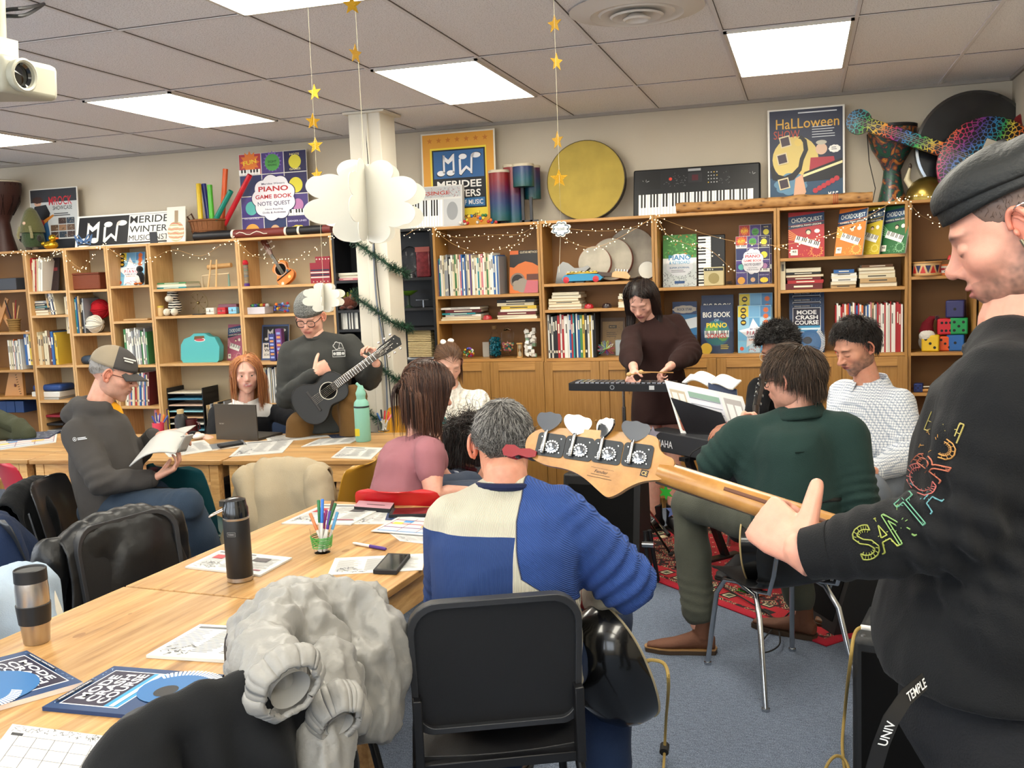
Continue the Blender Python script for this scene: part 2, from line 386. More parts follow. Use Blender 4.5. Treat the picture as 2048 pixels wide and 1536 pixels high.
def bookcase(key,x0,w,shelves,mv,mh,mb_,label,top=2.02,doors=0,topz=None,vis_back=True,y0=0.0,lower=None):
 t=thing('bookcase',label,'bookcase',T(x0+w/2,y0+DEP/2,0));SH[key]=(x0,w,shelves)
 th=.019;g=.0015
 m=MB();m.b2(-w/2+g,-w/2+th,-DEP/2,DEP/2,0,top,mv);m.build('side_panel',t,bevel=.001)
 m=MB();m.b2(w/2-th,w/2-g,-DEP/2,DEP/2,0,top,mv);m.build('side_panel',t,bevel=.001)
 m=MB();m.b2(-w/2+th,w/2-th,-DEP/2,DEP/2,top-th,top,mh);m.build('top_panel',t,bevel=.001)
 m=MB();m.b2(-w/2+th,w/2-th,DEP/2-.006,DEP/2-.001,.07,top-th,mb_);m.build('back_panel',t)
 m=MB();m.b2(-w/2+th,w/2-th,-DEP/2+.01,-DEP/2+.025,0,.07,mv);m.build('plinth',t)
 for z in list(shelves)+(lower or [])+[.09]:
  m=MB();m.b2(-w/2+th,w/2-th,-DEP/2+(.0 if not(doors and z<1.0) else .02),DEP/2-.006,z-.02,z,mh);m.build('shelf',t,bevel=.001)
 if doors:
  dw=w/2-.003;zt=shelves[-1]-.022;zb=.075
  for s in(-1,1):
   cx=s*(w/4);y=-DEP/2-.02
   m=MB();st=.062
   m.b2(cx-dw/2,cx-dw/2+st,y,y+.019,zb,zt,mv);m.b2(cx+dw/2-st,cx+dw/2,y,y+.019,zb,zt,mv)
   m.b2(cx-dw/2+st,cx+dw/2-st,y+.0003,y+.019,zt-st,zt,mh);m.b2(cx-dw/2+st,cx+dw/2-st,y+.0003,y+.019,zb,zb+st+.02,mh)
   m.b2(cx-dw/2+st,cx+dw/2-st,y+.009,y+.016,zb+st+.02,zt-st,mv)
   d=m.build('door',t,bevel=.0015)
   m=MB();m.lathe([(.004,0),(.004,.012),(.009,.016),(.009,.022),(.004,.026)],12,mh,M=T(cx-s*(dw/2-.03),y,.62)@RX(90));m.build('knob',d)
 return t
bookcase('U0',-5.2,.8,[1.70,1.35,1.03,.80],M_ORNG,M_ORNGH,M_BACKO,'orange-brown bookcase cut by the left picture edge',lower=[.45])
bookcase('U1',-4.4,.4,[1.679,1.481,1.066,.771],M_BIRCH,M_BIRCHH,M_BACKL,'narrow birch bookcase with a row of old books at the very left',lower=[.42])
bookcase('U2',-4.0,.4,[1.676,1.323,1.064,.771],M_BIRCH,M_BIRCHH,M_BACKL,'narrow birch bookcase holding the red-brown wicker basket',lower=[.42])
bookcase('U3',-3.6,.4,[1.697,1.414,1.057,.72],M_BIRCH,M_BIRCHH,M_BACKL,'narrow birch bookcase holding black and white magazine files',lower=[.42])
bookcase('U4',-3.2,.8,[1.657,1.442,1.063],M_BIRCH,M_BIRCHH,M_BACKL,'wide birch bookcase holding the turquoise carry case',lower=[.42])
bookcase('U5',-2.4,.8,[1.652,1.432,1.064,.74],M_BIRCH,M_BIRCHH,M_BACKL,'wide birch bookcase holding the small orange toy guitar',lower=[.42])
bookcase('U6',-1.6,.8,[1.665,1.445,1.30,1.06],M_BLK,M_BLK,M_BLK,'black bookcase standing behind the white column',lower=[.75,.42])
bookcase('U7',-.8,.8,[1.522,1.343,1.062],M_ORNG,M_ORNGH,M_BACKO,'honey-brown bookcase with doors, right beside the black bookcase',doors=1)
bookcase('U8',0,.8,[1.583,1.401,1.057],M_ORNG,M_ORNGH,M_BACKO,'honey-brown bookcase with doors holding three round frame drums',doors=1)
bookcase('U9',.8,.8,[1.528,1.067],M_ORNG,M_ORNGH,M_BACKO,'honey-brown bookcase with doors holding the small cream amplifier',doors=1)
bookcase('U10',1.6,.8,[1.692,1.484,1.062],M_ORNG,M_ORNGH,M_BACKO,'honey-brown bookcase with doors holding tilted red, orange and green lesson books',doors=1)
bookcase('U11',2.4,.4,[1.543,1.06,.801],M_ORNG,M_ORNGH,M_BACKO,'narrow honey-brown corner bookcase holding the coloured dice',lower=[.42])
t=thing('bookcase','honey-brown bookcase side standing against the right wall, mostly behind the standing bassist','bookcase',T(2.925,-.32,0))
for c,d,n in (((0,-.29,1.01),(.235,.019,2.02),'side_panel'),((0,.29,1.01),(.235,.019,2.02),'side_panel'),((.11,0,1.01),(.006,.56,2.0),'back_panel'),((0,0,2.01),(.235,.56,.02),'top_panel')):
 m=MB();m.box(c,d,M_ORNG);m.build(n,t)
for z in (.1,.45,.8,1.06,1.5): m=MB();m.box((-.003,0,z),(.22,.56,.02),M_ORNGH);m.build('shelf',t)
def skin_mat():
 m=bpy.data.materials.new('skin');m.use_nodes=True;nt=m.node_tree;b=nt.nodes['Principled BSDF']
 a=nt.nodes.new('ShaderNodeVertexColor');a.layer_name='Col'
 tc=nt.nodes.new('ShaderNodeTexCoord');n=N(nt,'TexNoise',s_Scale=55,s_Detail=3);nt.links.new(tc.outputs['Object'],n.inputs['Vector'])
 hs=nt.nodes.new('ShaderNodeHueSaturation');mr=nt.nodes.new('ShaderNodeMapRange');mr.inputs[1].default_value=.3;mr.inputs[2].default_value=.7;mr.inputs[3].default_value=.94;mr.inputs[4].default_value=1.06
 nt.links.new(n.outputs[0],mr.inputs[0]);nt.links.new(mr.outputs[0],hs.inputs['Value']);nt.links.new(a.outputs[0],hs.inputs['Color']);nt.links.new(hs.outputs[0],b.inputs['Base Color'])
 b.inputs['Roughness'].default_value=.48;b.inputs['Subsurface Weight'].default_value=.12;b.inputs['Subsurface Radius'].default_value=(.012,.005,.003);b.inputs['Subsurface Scale'].default_value=.4
 n2=N(nt,'TexNoise',s_Scale=700,s_Detail=2);nt.links.new(tc.outputs['Object'],n2.inputs['Vector'])
 bp=nt.nodes.new('ShaderNodeBump');bp.inputs['Strength'].default_value=.15;bp.inputs['Distance'].default_value=.002;nt.links.new(n2.outputs[0],bp.inputs['Height']);nt.links.new(bp.outputs[0],b.inputs['Normal'])
 return m
M_SKIN=skin_mat()
def ico(sub):
 bm=bmesh.new();bmesh.ops.create_icosphere(bm,subdivisions=sub,radius=1);bm.verts.ensure_lookup_table()
 v=np.array([x.co[:] for x in bm.verts]);f=[tuple(q.index for q in p.verts) for p in bm.faces];bm.free();return v,f
ICO={s:ico(s) for s in (3,5,6,7)}
def sm(a,b,k):
 h=np.clip(.5+.5*(b-a)/k,0,1);return b*(1-h)+a*h-k*h*(1-h)
def el(p,c,r):
 q=(p-np.array(c))/np.array(r);k0=np.linalg.norm(q,axis=1);k1=np.linalg.norm(q/np.array(r),axis=1)+1e-9;return k0*(k0-1)/k1
def cap(p,a,b,ra,rb):
 a=np.array(a);b=np.array(b);ab=b-a;t=np.clip(((p-a)@ab)/(ab@ab),0,1);return np.linalg.norm(p-a-t[:,None]*ab,axis=1)-(ra+(rb-ra)*t)
def head_sdf(p,o):
 w=o.get('w',1);jw=o.get('jaw',1);ns=o.get('nose',1)
 ax=p.copy();ax[:,0]=np.abs(ax[:,0])
 d=el(p,(0,-.014,.032),(.0755*w,.097,.088))
 d=sm(d,el(p,(0,.02,-.02),(.0635*w,.072,.085)),.03)
 d=sm(d,el(p,(0,.024,-.07),(.049*jw,.06,.042)),.03)
 d=sm(d,el(ax,(.045*jw,-.002,-.062),(.014,.03,.03)),.03)
 d=sm(d,el(p,(0,.071,-.102),(.02*jw,.017,.016)),.022)
 d=sm(d,el(ax,(.042*w,.056,-.022),(.02,.022,.018)),.025)
 d=sm(d,el(ax,(.024,.078,.027),(.026,.013,.009)),.014)
 d=-sm(-d,cap(ax,(.031,.112,.004),(.036,.11,.004),.0215,.0215),.012)
 d=sm(d,el(ax,(.031,.0755,.0025),(.0165,.0135,.0125)),.004)
 d=sm(d,cap(p,(0,.083,.016),(0,.083+.026*ns,-.02*ns),.0065,.0105),.010)
 d=sm(d,el(p,(0,.083+.029*ns,-.024*ns),(.0125*ns,.0115,.0105)),.007)
 d=sm(d,el(ax,(.0125*ns,.085+.012*ns,-.028),(.0075,.010,.008)),.006)
 d=-sm(-d,el(ax,(.0065,.103,-.037),(.004,.006,.004)),.003)
 d=sm(d,el(p,(0,.080,-.055),(.03,.017,.02)),.016)
 sx=.004 if o.get('smile') else 0
 d=sm(d,el(ax,(.009,.0965,-.0515),(.016+sx,.0065,.0048)),.004)
 d=sm(d,el(p,(0,.0955,-.0625),(.019+sx,.007,.0058)),.004)
 z=-.057+(.25*ax[:,0]*(1 if o.get('smile') else 0))
 q=p.copy();q[:,2]=p[:,2]-(z+.057)
 d=-sm(-d,el(q,(0,.104,-.057),(.026+sx*1.5,.012,.0016 if not o.get('smile') else .0042)),.002)
 return d
def make_head(Mh,o,skin,sub=5):
 v,f=ICO[sub];c=np.array((0,.0,-.005));lo=np.full(len(v),.03);hi=np.full(len(v),.19)
 for _ in range(22):
  md=(lo+hi)/2;ins=head_sdf(c+v*md[:,None],o)<0;lo=np.where(ins,md,lo);hi=np.where(ins,hi,md)
 p=c+v*hi[:,None]
 S=np.array(lin(skin)[:3]);col=np.tile(S,(len(p),1));ax=np.abs(p[:,0]);fr=p[:,1]>.03
 def blend(w,cc):
  nonlocal col;w=np.clip(w,0,1)[:,None]*fr[:,None];col=col*(1-w)+np.array(cc)*w
 def g(x,z,sx,sz,px=None): return np.exp(-(((ax if px is None else p[:,0])-x)/sx)**2-((p[:,2]-z)/sz)**2)
 blend(.35*g(.04,-.03,.02,.02),S*np.array((1.05,.72,.7)));blend(.3*g(0,-.02,.013,.016),S*np.array((1.05,.72,.7)))
 lip=np.array(lin(o.get('lip','#b0645c'))[:3]);blend(1.3*np.exp(-(ax/.024)**4-((p[:,2]+.057)/.0095)**4)*(p[:,1]>.086),lip)
 blend(.9*np.exp(-(ax/.022)**4-((p[:,2]+.057-(.25*ax if o.get('smile') else 0))/.0016)**2)*(p[:,1]>.08),lip*.25)
 if o.get('smile'): blend(1.2*np.exp(-(ax/.021)**6-((p[:,2]+.0575-.25*ax)/.0036)**4)*(p[:,1]>.078),(.75,.72,.66))
 br=np.array(lin(o.get('brow','#3a2a20'))[:3]);blend(o.get('browk',.85)*np.exp(-((ax-.033)/.019)**4-((p[:,2]-.0265+ (ax-.033)**2*9)/.0042)**2),br)
 blend(.45*g(.031,.012,.018,.004),S*.45)
 if not o.get('open'): blend(.95*np.exp(-((ax-.031)/.014)**4-((p[:,2]+.004-((ax-.031)**2)*14)/.0018)**2)*(p[:,1]>.07),br*.5)
 st=o.get('stubble',0)
 if st:
  bc=np.array(lin(o.get('beard','#4a3a30'))[:3]);y=p[:,1];z=p[:,2]
  nn=np.array([noise.noise(Vector(q_)*60)+.6*noise.noise(Vector(q_)*160) for q_ in p]);w=np.clip((.006-z-.45*y)/.045,0,1)**.8*np.clip(.8+.5*nn,.3,1.1)*np.clip((y+.045)/.02,0,1)*np.clip(1.4-g(0,-.057,.026,.010)*1.6,0,1)*(1-np.clip((y-.1)/.006,0,1))
  w*=np.where(z>-.047,np.clip((ax-.036+.0)/.012,0,1),1);w=np.maximum(w,.9*np.exp(-(ax/.024)**4-((z+.0435)/.0045)**2)*(y>.08))
  w=w*st;w=np.clip(w,0,1)[:,None];col=col*(1-w)+bc*w
 P3=[p];F=list(f);CC=[col];n=len(p)
 def addm(vv,ff,cc):
  nonlocal n
  P3.append(np.array(vv));F.extend(tuple(i+n for i in q) for q in ff);CC.append(np.tile(np.array(cc),(len(vv),1)));n+=len(vv)
 if o.get('open'):
  iv,jf=ICO[3]
  for s in(-1,1):
   e=np.array((s*.031,.0775,.002));addm(iv*.0118+e,jf,(.72,.7,.67));addm(iv*np.array((.0056,.003,.0056))+e+np.array((0,.0100,0)),jf,lin(o.get('iris','#3b2a1e'))[:3]);addm(iv*np.array((.0026,.0012,.0026))+e+np.array((0,.0126,0)),jf,(.01,.01,.01))
   addm(iv*np.array((.0145,.0128,.0125))*np.array((1,1,.5))+e+np.array((0,-.0002,.0065)),jf,S*.75)
 for s in(-1,1):
  mb=MB();k=o.get('ear',1)
  A=Matrix.Translation((s*.0735*o.get('w',1),-.006,-.002))@Matrix.Rotation(s*math.radians(18),4,'Z')@Matrix.Rotation(math.radians(-8),4,'X')@Matrix.Scale(k,4)
  pts=[]
  for i in range(23):
   a=math.radians(10+i*275/22);pts.append((s*(.004+.009*(1-math.cos(a))/2+.004),.0165*math.cos(a)*(1 if a<PI*1.1 else .75)-.001,.029*math.sin(a)*(1 if a<PI else .95)))
  R=[.0036+.0012*math.sin(PI*i/22) for i in range(23)]
  mb.tube(pts,R,8,M=A)
  mb.tube([(s*.0095,.002,-.014),(s*.012,-.006,-.007),(s*.0125,-.009,.004),(s*.011,-.004,.014),(s*.009,.002,.019)],[.0025,.0032,.0034,.003,.002],8,M=A)
  mb.ell((s*.010,.006,-.023),(.0045,.0085,.010),12,M=A);mb.ell((s*.010,.0105,-.002),(.0045,.0038,.006),10,M=A)
  mb.ell((s*.004,-.001,.0),(.006,.0165,.026),16,M=A)
  ce=S*np.array((1.05,.8,.76));addm([v for v in mb.v],[q for q in mb.f],ce)
 allp=np.vstack(P3);R3=np.array(Mh.to_3x3());t=np.array(Mh.translation);k=o.get('size',1)
 return (allp*k)@R3.T+t, F, np.vstack(CC)
def remesh(mb,voxel,smooth=4,fac=.5):
 me=bpy.data.meshes.new('r');me.from_pydata(mb.v,[],mb.f);me.update();o=bpy.data.objects.new('r',me);COL.objects.link(o)
 r=o.modifiers.new('r','REMESH');r.mode='VOXEL';r.voxel_size=voxel;r.adaptivity=0
 if smooth: s=o.modifiers.new('s','SMOOTH');s.iterations=smooth;s.factor=fac
 dg=bpy.context.evaluated_depsgraph_get();e=o.evaluated_get(dg).to_mesh()
 n=len(e.vertices);v=np.empty(n*3);e.vertices.foreach_get('co',v);nr=np.empty(n*3);e.vertices.foreach_get('normal',nr)
 f=[tuple(p.vertices) for p in e.polygons];o.evaluated_get(dg).to_mesh_clear();bpy.data.objects.remove(o);bpy.data.meshes.remove(me)
 return v.reshape(-1,3),f,nr.reshape(-1,3)
def limb(mb,pts,rad,n=14):
 """tapered chain with rounded joints;radius may be (r_up, r_side)"""
 mb.tube(pts,rad,n)
 for p,r in zip(pts,rad): q=min(r) if hasattr(r,'__len__') else r;mb.ell(tuple(p),q*.98,12)
def seclimb(mb,secs,n=20):
 """sections: (centre, side vector, fwd vector, halfwidth, halfdepth)"""
 R=[]
 for c,s,f,a,b in secs:
  s=Vector(s).normalized();f=Vector(f).normalized();r=[]
  for j in range(n):
   t=2*PI*j/n;ct,st=math.cos(t),math.sin(t);e=.85
   r.append(Vector(c)+s*a*math.copysign(abs(ct)**e,ct)+f*b*math.copysign(abs(st)**e,st))
  R.append(r)
 mb.rings(R)
def hand(mb,w,d,pn,th=1,curl=(20,25,15),size=1,spread=4,thumb=(.75,.6,.35),tcurl=(12,12),tk=1):
 """w wrist, d towards knuckles, pn palm normal (fingers curl to it);th=+1/-1 thumb side along d x pn"""
 d=Vector(d).normalized();pn=Vector(pn);pn=(pn-d*pn.dot(d)).normalized();x=d.cross(pn)*th;w=Vector(w);s=size
 seclimb(mb,[(w-d*.02*s,x,pn,.027*s,.019*s),(w+d*.015*s,x,pn,.029*s,.018*s),(w+d*.055*s,x,pn,.040*s,.0165*s),(w+d*.088*s,x,pn,.042*s,.0135*s),(w+d*.1*s,x,pn,.038*s,.009*s)],16)
 L=[(.044,.027,.022),(.048,.031,.024),(.044,.029,.023),(.035,.021,.020)];X=[.030,.0105,-.0095,-.028];R=[.0092,.0094,.0088,.0078];YB=[.088,.093,.090,.083]
 for i in range(4):
  cv=curl[i] if hasattr(curl[0],'__len__') else curl
  p=w+d*YB[i]*s+x*X[i]*s;a=0;pts=[p-d*.025*s,p];rr=[R[i]*s*1.1,R[i]*s*1.12];side=math.radians((1.5-i)*spread)
  for k in range(3):
   a+=math.radians(cv[k]);dd=(d*math.cos(a)+pn*math.sin(a));dd=(dd*math.cos(side)+x*math.sin(side)).normalized()
   p=p+dd*L[i][k]*s;pts.append(p);rr.append(R[i]*s*(1-.07*(k+1)))
  limb(mb,pts,rr,10)
 p=w+d*.022*s+x*.022*s;td=(x*thumb[0]+d*thumb[1]+pn*thumb[2]).normalized();pts=[p,p+td*.044*s*tk];a=0;q=p+td*.044*s*tk;ax=td.cross(pn).normalized()
 t2=td
 for k,l in enumerate((.034,.028)):
  t2=(t2+ (pn*.6+d*.6)*math.sin(math.radians(tcurl[k]))).normalized();q=q+t2*l*s*tk;pts.append(q)
 e=1.22 if tk<1 else 1;limb(mb,pts,[.0165*s*e,.0125*s*e,.011*s*e,.0092*s*e],10)
def V(*a): return Vector(a)
def nz(p,s,o=0): return noise.noise(Vector((p[0]*s+o,p[1]*s-o,p[2]*s+o*.7)))
def folds(v,nr,amp=.006,scale=9,joints=(),seed=0,aniso=(1,1,.6)):
 """creases: sharp ridged noise plus bunching rings around bent joints (point, axis, reach, amplitude)"""
 out=v.copy()
 for i in range(len(v)):
  p=v[i];q=Vector((p[0]*aniso[0],p[1]*aniso[1],p[2]*aniso[2]))
  a=noise.noise(q*scale+Vector((seed,seed*.3,0)));b=noise.noise(q*scale*2.1+Vector((7+seed,0,0)))
  d=amp*((.35-abs(a))*1.6+.5*(.3-abs(b)))
  for c,ax,reach,am in joints:
   w=Vector(p)-c;l=w.length
   if l<reach*1.6: d+=am*math.exp(-(l/reach)**2*1.2)*math.sin(w.dot(ax)*2*PI/.042+3*a*2)
  out[i]=p+nr[i]*d
 return out
def obj_from(name,v,f,mats,parent,mi=None,col=None,angle=180):
 I=np.array(MTX[parent.name].inverted());v=v@I[:3,:3].T+I[:3,3]
 me=bpy.data.meshes.new(name);me.from_pydata(v.tolist(),[],f)
 for m in mats: me.materials.append(m)
 if mi is not None: me.polygons.foreach_set('material_index',mi)
 me.polygons.foreach_set('use_smooth',[True]*len(f))
 if col is not None:
  a=me.color_attributes.new('Col','FLOAT_COLOR','POINT');a.data.foreach_set('color',np.hstack([col,np.ones((len(col),1))]).ravel())
 me.update();o=bpy.data.objects.new(name,me);COL.objects.link(o);o.parent=parent;return o
def garment(name,parent,mb,m,voxel=.012,smooth=8,amp=.005,scale=9,joints=(),mfn=None,seed=0,aniso=(1,1,.6)):
 v,f,nr=remesh(mb,voxel,smooth*2);v=folds(v,nr,amp,scale,joints,seed,aniso)
 mats=m if isinstance(m,list) else [m];mi=None
 if mfn: cs=[v[list(q)].mean(axis=0) for q in f];mi=[mfn(Vector(c)) for c in cs]
 return obj_from(name,v,f,mats,parent,mi)
def person(label,base,group=None): return thing('person',label,'person',T(*base),group)
def body(parent,heads,coarse,fine,skin,vc=.014,vf=.0035,fs=3):
 """one mesh: sculpted head + neck/arms/hands (fine) + trunk and legs (coarse)"""
 hv,hf,hc=heads;S=np.array(lin(skin)[:3])
 V_=[hv];F_=list(hf);C_=[hc];n=len(hv)
 for mb,vx in ((fine,vf),(coarse,vc)):
  if mb is None or not mb.v: continue
  v,f,_=remesh(mb,vx,fs);V_.append(v);F_+= [tuple(i+n for i in q) for q in f];n+=len(v)
  c=np.tile(S,(len(v),1));
  if mb is fine:
   w=np.array([max(0,noise.noise(Vector(p)*40)) for p in v])[:,None]*.35;c=c*(1-w)+S*np.array((1.08,.72,.68))*w
  C_.append(c)
 return obj_from('body',np.vstack(V_),F_,[M_SKIN],parent,col=np.vstack(C_))
def headM(c,fwd,roll=0,up=(0,0,1)):
 f=Vector(fwd).normalized();u=Vector(up);r=f.cross(u).normalized();u=r.cross(f)
 if roll: q=Matrix.Rotation(math.radians(roll),3,f);r=q@r;u=q@u
 return Matrix(((r.x,f.x,u.x,c[0]),(r.y,f.y,u.y,c[1]),(r.z,f.z,u.z,c[2]),(0,0,0,1)))
def dirp(h,pitch=0):
 """direction from heading relative to picture: h=0 image right, 90 away, 180 image left, 270 to camera"""
 a=math.radians(h);e=Vector((cr.x,cr.y,0)).normalized();n_=Vector((cf.x,cf.y,0)).normalized();p=math.radians(pitch)
 return (e*math.cos(a)+n_*math.sin(a))*math.cos(p)+Vector((0,0,1))*math.sin(p)
def hair(parent,Mh,cols,n=1200,L=.05,lift=.012,width=.0016,front=.55,side=.12,back=-.62,grav=0,curl=.25,seed=1,steps=6,scale=1,whorl=(0,-.55,.85),part=None,R=(.079,.101,.094),cen=(0,-.013,.03),shell=1.03,name='hair',falloff=None,Lvar=.35,flowy=0,push=1,z_face=None,facelim=.35,hug=0,ymax=.07,fwd=0):
 q=random.Random(seed);mb=MB();Rv=Vector(R)*scale;c=Vector(cen);mats=[mat(x,.42,sheen=.0) for x in cols]
 for m_ in mats: mb.mi(m_)
 def zlim(d):
  az=math.atan2(d[0],d[1]);a=abs(az)/PI  # 0 front ..1 back
  if a<.35: return front+(side-front)*max(0,(a-.12)/.23) if a>.12 else front
  return side+(back-side)*min(1,(a-.35)/.4)
 v,f=ICO[5];ok=[d[2]>zlim(d)-.03 for d in v];idx={};vs=[];fs=[]
 for t in f:
  if all(ok[i] for i in t):
   for i in t:
    if i not in idx: idx[i]=len(vs);d=v[i];k=shell+.02*noise.noise(Vector(d)*6);vs.append(Mh@(c+Vector((d[0]*Rv.x*k,d[1]*Rv.y*k,d[2]*Rv.z*k))))
   fs.append(tuple(idx[i] for i in t))
 mb.add(vs,fs,mats[0])
 Mi=Mh.to_3x3().inverted();G=(Mi@Vector((0,0,-1))).normalized();W=Vector(whorl).normalized()
 cnt=0
 while cnt<n:
  d=Vector((q.gauss(0,1),q.gauss(0,1),q.gauss(0,1))).normalized()
  if d.z<zlim(d): continue
  cnt+=1
  p=c+Vector((d.x*Rv.x,d.y*Rv.y,d.z*Rv.z));tang=(d-W*d.dot(W));tang=tang.normalized() if tang.length>1e-4 else Vector((1,0,0))
  if part is not None and d.z>.1:
   sgn=1 if d.x>part else -1;tang=Vector((sgn*1.0,-.15,-.25)).normalized()
  tang=(tang-d*tang.dot(d)).normalized()
  vel=(tang*(1+hug*2)+d*lift*12*(1-hug)+Vector((q.gauss(0,1),q.gauss(0,1),q.gauss(0,1)))*curl).normalized()
  LL_=L*q.uniform(1-Lvar,1+Lvar*.4)
  if falloff: LL_*=falloff(d)
  st=LL_/steps;pts=[p*1.0];lf=lift*q.uniform(.5,1.3);nzs=q.random()*50
  for k in range(steps):
   kk=(k+1)/steps
   vel=(vel*(1-grav)+G*grav+Vector((noise.noise(p*25+Vector((nzs,0,0))),noise.noise(p*25+Vector((0,nzs,9))),noise.noise(p*25+Vector((5,0,nzs)))))*curl*.9).normalized()
   if hug:
    e=p-c;s0=Vector((e.x/Rv.x,e.y/Rv.y,e.z/Rv.z))
    if s0.length<1.5:
     nn=Vector((s0.x/Rv.x,s0.y/Rv.y,s0.z/Rv.z)).normalized();ov=vel.dot(nn)
     if s0.z>-.12: vel=(vel-nn*ov*hug).normalized()
   if fwd and (p-c).z/Rv.z<-.9: vel=(vel+Vector((0,fwd,0))).normalized()
   if hug and (p-c).z/Rv.z<.15: vel=(vel*.55+G*.45).normalized()
   p=p+vel*st;e=p-c;s=Vector((e.x/Rv.x,e.y/Rv.y,e.z/Rv.z));l=s.length;m_=1+lf/.09*(.3+.7*kk)
   if l<m_ and push:
    s=s*(m_/l);p=c+Vector((s.x*Rv.x,s.y*Rv.y,s.z*Rv.z))
   if z_face is not None and -.13<p.z<z_face: p.y=min(p.y,ymax)
   if z_face is not None and p.y>.03 and -.16<p.z<z_face and abs(p.x)<facelim*.1:
    p.x=math.copysign(facelim*.1,p.x if abs(p.x)>1e-5 else d.x)
   pts.append(p.copy())
  mb.tube([Mh@x for x in pts],[width*(1-.75*(i/steps)**2) for i in range(steps+1)],3,mats[q.randrange(len(mats))],caps=False)
 return build_w(mb,name,parent,angle=180)
def glasses(parent,Mh,color='#1c1a1a',r=.023,round_=1,metal=0,th=.0018):
 mb=MB().use(mat(color,.3,metal));
 for s in(-1,1):
  n=20;pts=[(s*.032+r*math.copysign(abs(math.cos(a))**round_,math.cos(a)),.097-.004*abs(math.cos(a)),-.001+r*.86*math.copysign(abs(math.sin(a))**round_,math.sin(a))) for a in [2*PI*i/n for i in range(n)]]
  mb.tube(pts,th,6,closed=True);mb.tube([(s*(.032+r),.094,.004),(s*.072,.06,.006),(s*.078,-.005,.006),(s*.077,-.03,-.012)],th,6)
 mb.tube([(-.010,.098,.003),(0,.102,.006),(.010,.098,.003)],th,6)
 gl=mat('#ffffff',.05,trans=1,ior=1.04)
 for s in(-1,1): mb.add([(s*.032+r*.96*math.cos(a),.0965-.004*abs(math.cos(a)),-.001+r*.83*math.sin(a)) for a in [2*PI*i/20 for i in range(20)]],[tuple(range(20))],gl)
 mb.v=[tuple(Mh@Vector(v)) for v in mb.v];return build_w(mb,'glasses',parent)
def torso(mb,hip,neck,side,fwd,hw=.17,hd=.125,ww=.155,wd=.12,cw=.175,cd=.125,k=1,mid=None,sw=.155,belly=0,low=.03):
 hip=Vector(hip);neck=Vector(neck);up=(neck-hip);m_=Vector(mid) if mid is not None else hip.lerp(neck,.45)-Vector(fwd)*.01
 m2=m_.lerp(neck,.45)
 u0=(m_-hip).normalized()
 seclimb(mb,[(hip-u0*low,side,fwd,hw*k,hd*k),(hip+u0*max(.07,.05-low),side,fwd,hw*1.0*k,hd*1.02*k),(m_+Vector(fwd)*belly,side,fwd,ww*k,(wd+belly)*k),(m2,side,fwd,cw*k,cd*k),(m2.lerp(neck,.55),side,fwd,sw*k,cd*.86*k),(neck-up.normalized()*.015,side,fwd,.085*k,.075*k)])
def trap(mb,neck,sl,sr,r=.05,drop=.035):
 for s in (sl,sr):
  n=Vector(neck);s=Vector(s);limb(mb,[n-V(0,0,drop),n.lerp(s,.55)-V(0,0,.012),s+(n-s).normalized()*.01],[r+.008,r+.004,r])
def lat(mb,sh,neck,hip,r=.085,k=.25):
 a=Vector(sh).lerp(Vector(neck),k);b=Vector(hip)+(Vector(sh)-Vector(neck)).normalized()*.10;limb(mb,[a-V(0,0,.03),a.lerp(b,.5),b],[r,r*1.12,r*1.1])
def cloth(h,b=.25,sc=220,rough=.85,var=.06,sheen=.04,vscale=9): return mat(h,rough,bump=b,bscale=sc,var=var,sheen=sheen,vscale=vscale)
def rib(name,c,axis=(1,0,0),freq=150,rot=(0,0,0)):
 def fn(nt,co):
  w=N(nt,'TexWave',s_Scale=freq,s_Distortion=.6);w.bands_direction='X';nt.links.new(mapping(nt,co,(1,1,1),rot),w.inputs['Vector'])
  return ramp(nt,w.outputs[0],[(0,shade(c,.55)),(.5,c),(1,shade(c,1.12))]),w.outputs[0]
 return nodemat(name,fn,.9,0,.6)
def shade(c,k):
 v=[int(c.lstrip('#')[i:i+2],16) for i in (0,2,4)];return '#%02x%02x%02x'%tuple(max(0,min(255,int(x*k))) for x in v)
UPV=V(0,0,1)
def arm(mb,sh,elb,wr,r=(.062,.052,.045,.036),cuff=True):
 sh,elb,wr=Vector(sh),Vector(elb),Vector(wr)
 limb(mb,[sh,sh.lerp(elb,.5),elb,elb.lerp(wr,.5),wr],[r[0],(r[0]+r[1])/2,r[1],r[2],r[3]])
def legb(mb,hip,kn,an,r=(.078,.058,.046,.036)): leg(mb,hip,kn,an,r)
def leg(mb,hip,kn,an,r=(.10,.082,.07,.062)): limb(mb,[hip,Vector(hip).lerp(Vector(kn),.5),kn,Vector(kn).lerp(Vector(an),.5),an],[r[0],(r[0]+r[1])/2,r[1],r[2],r[3]])
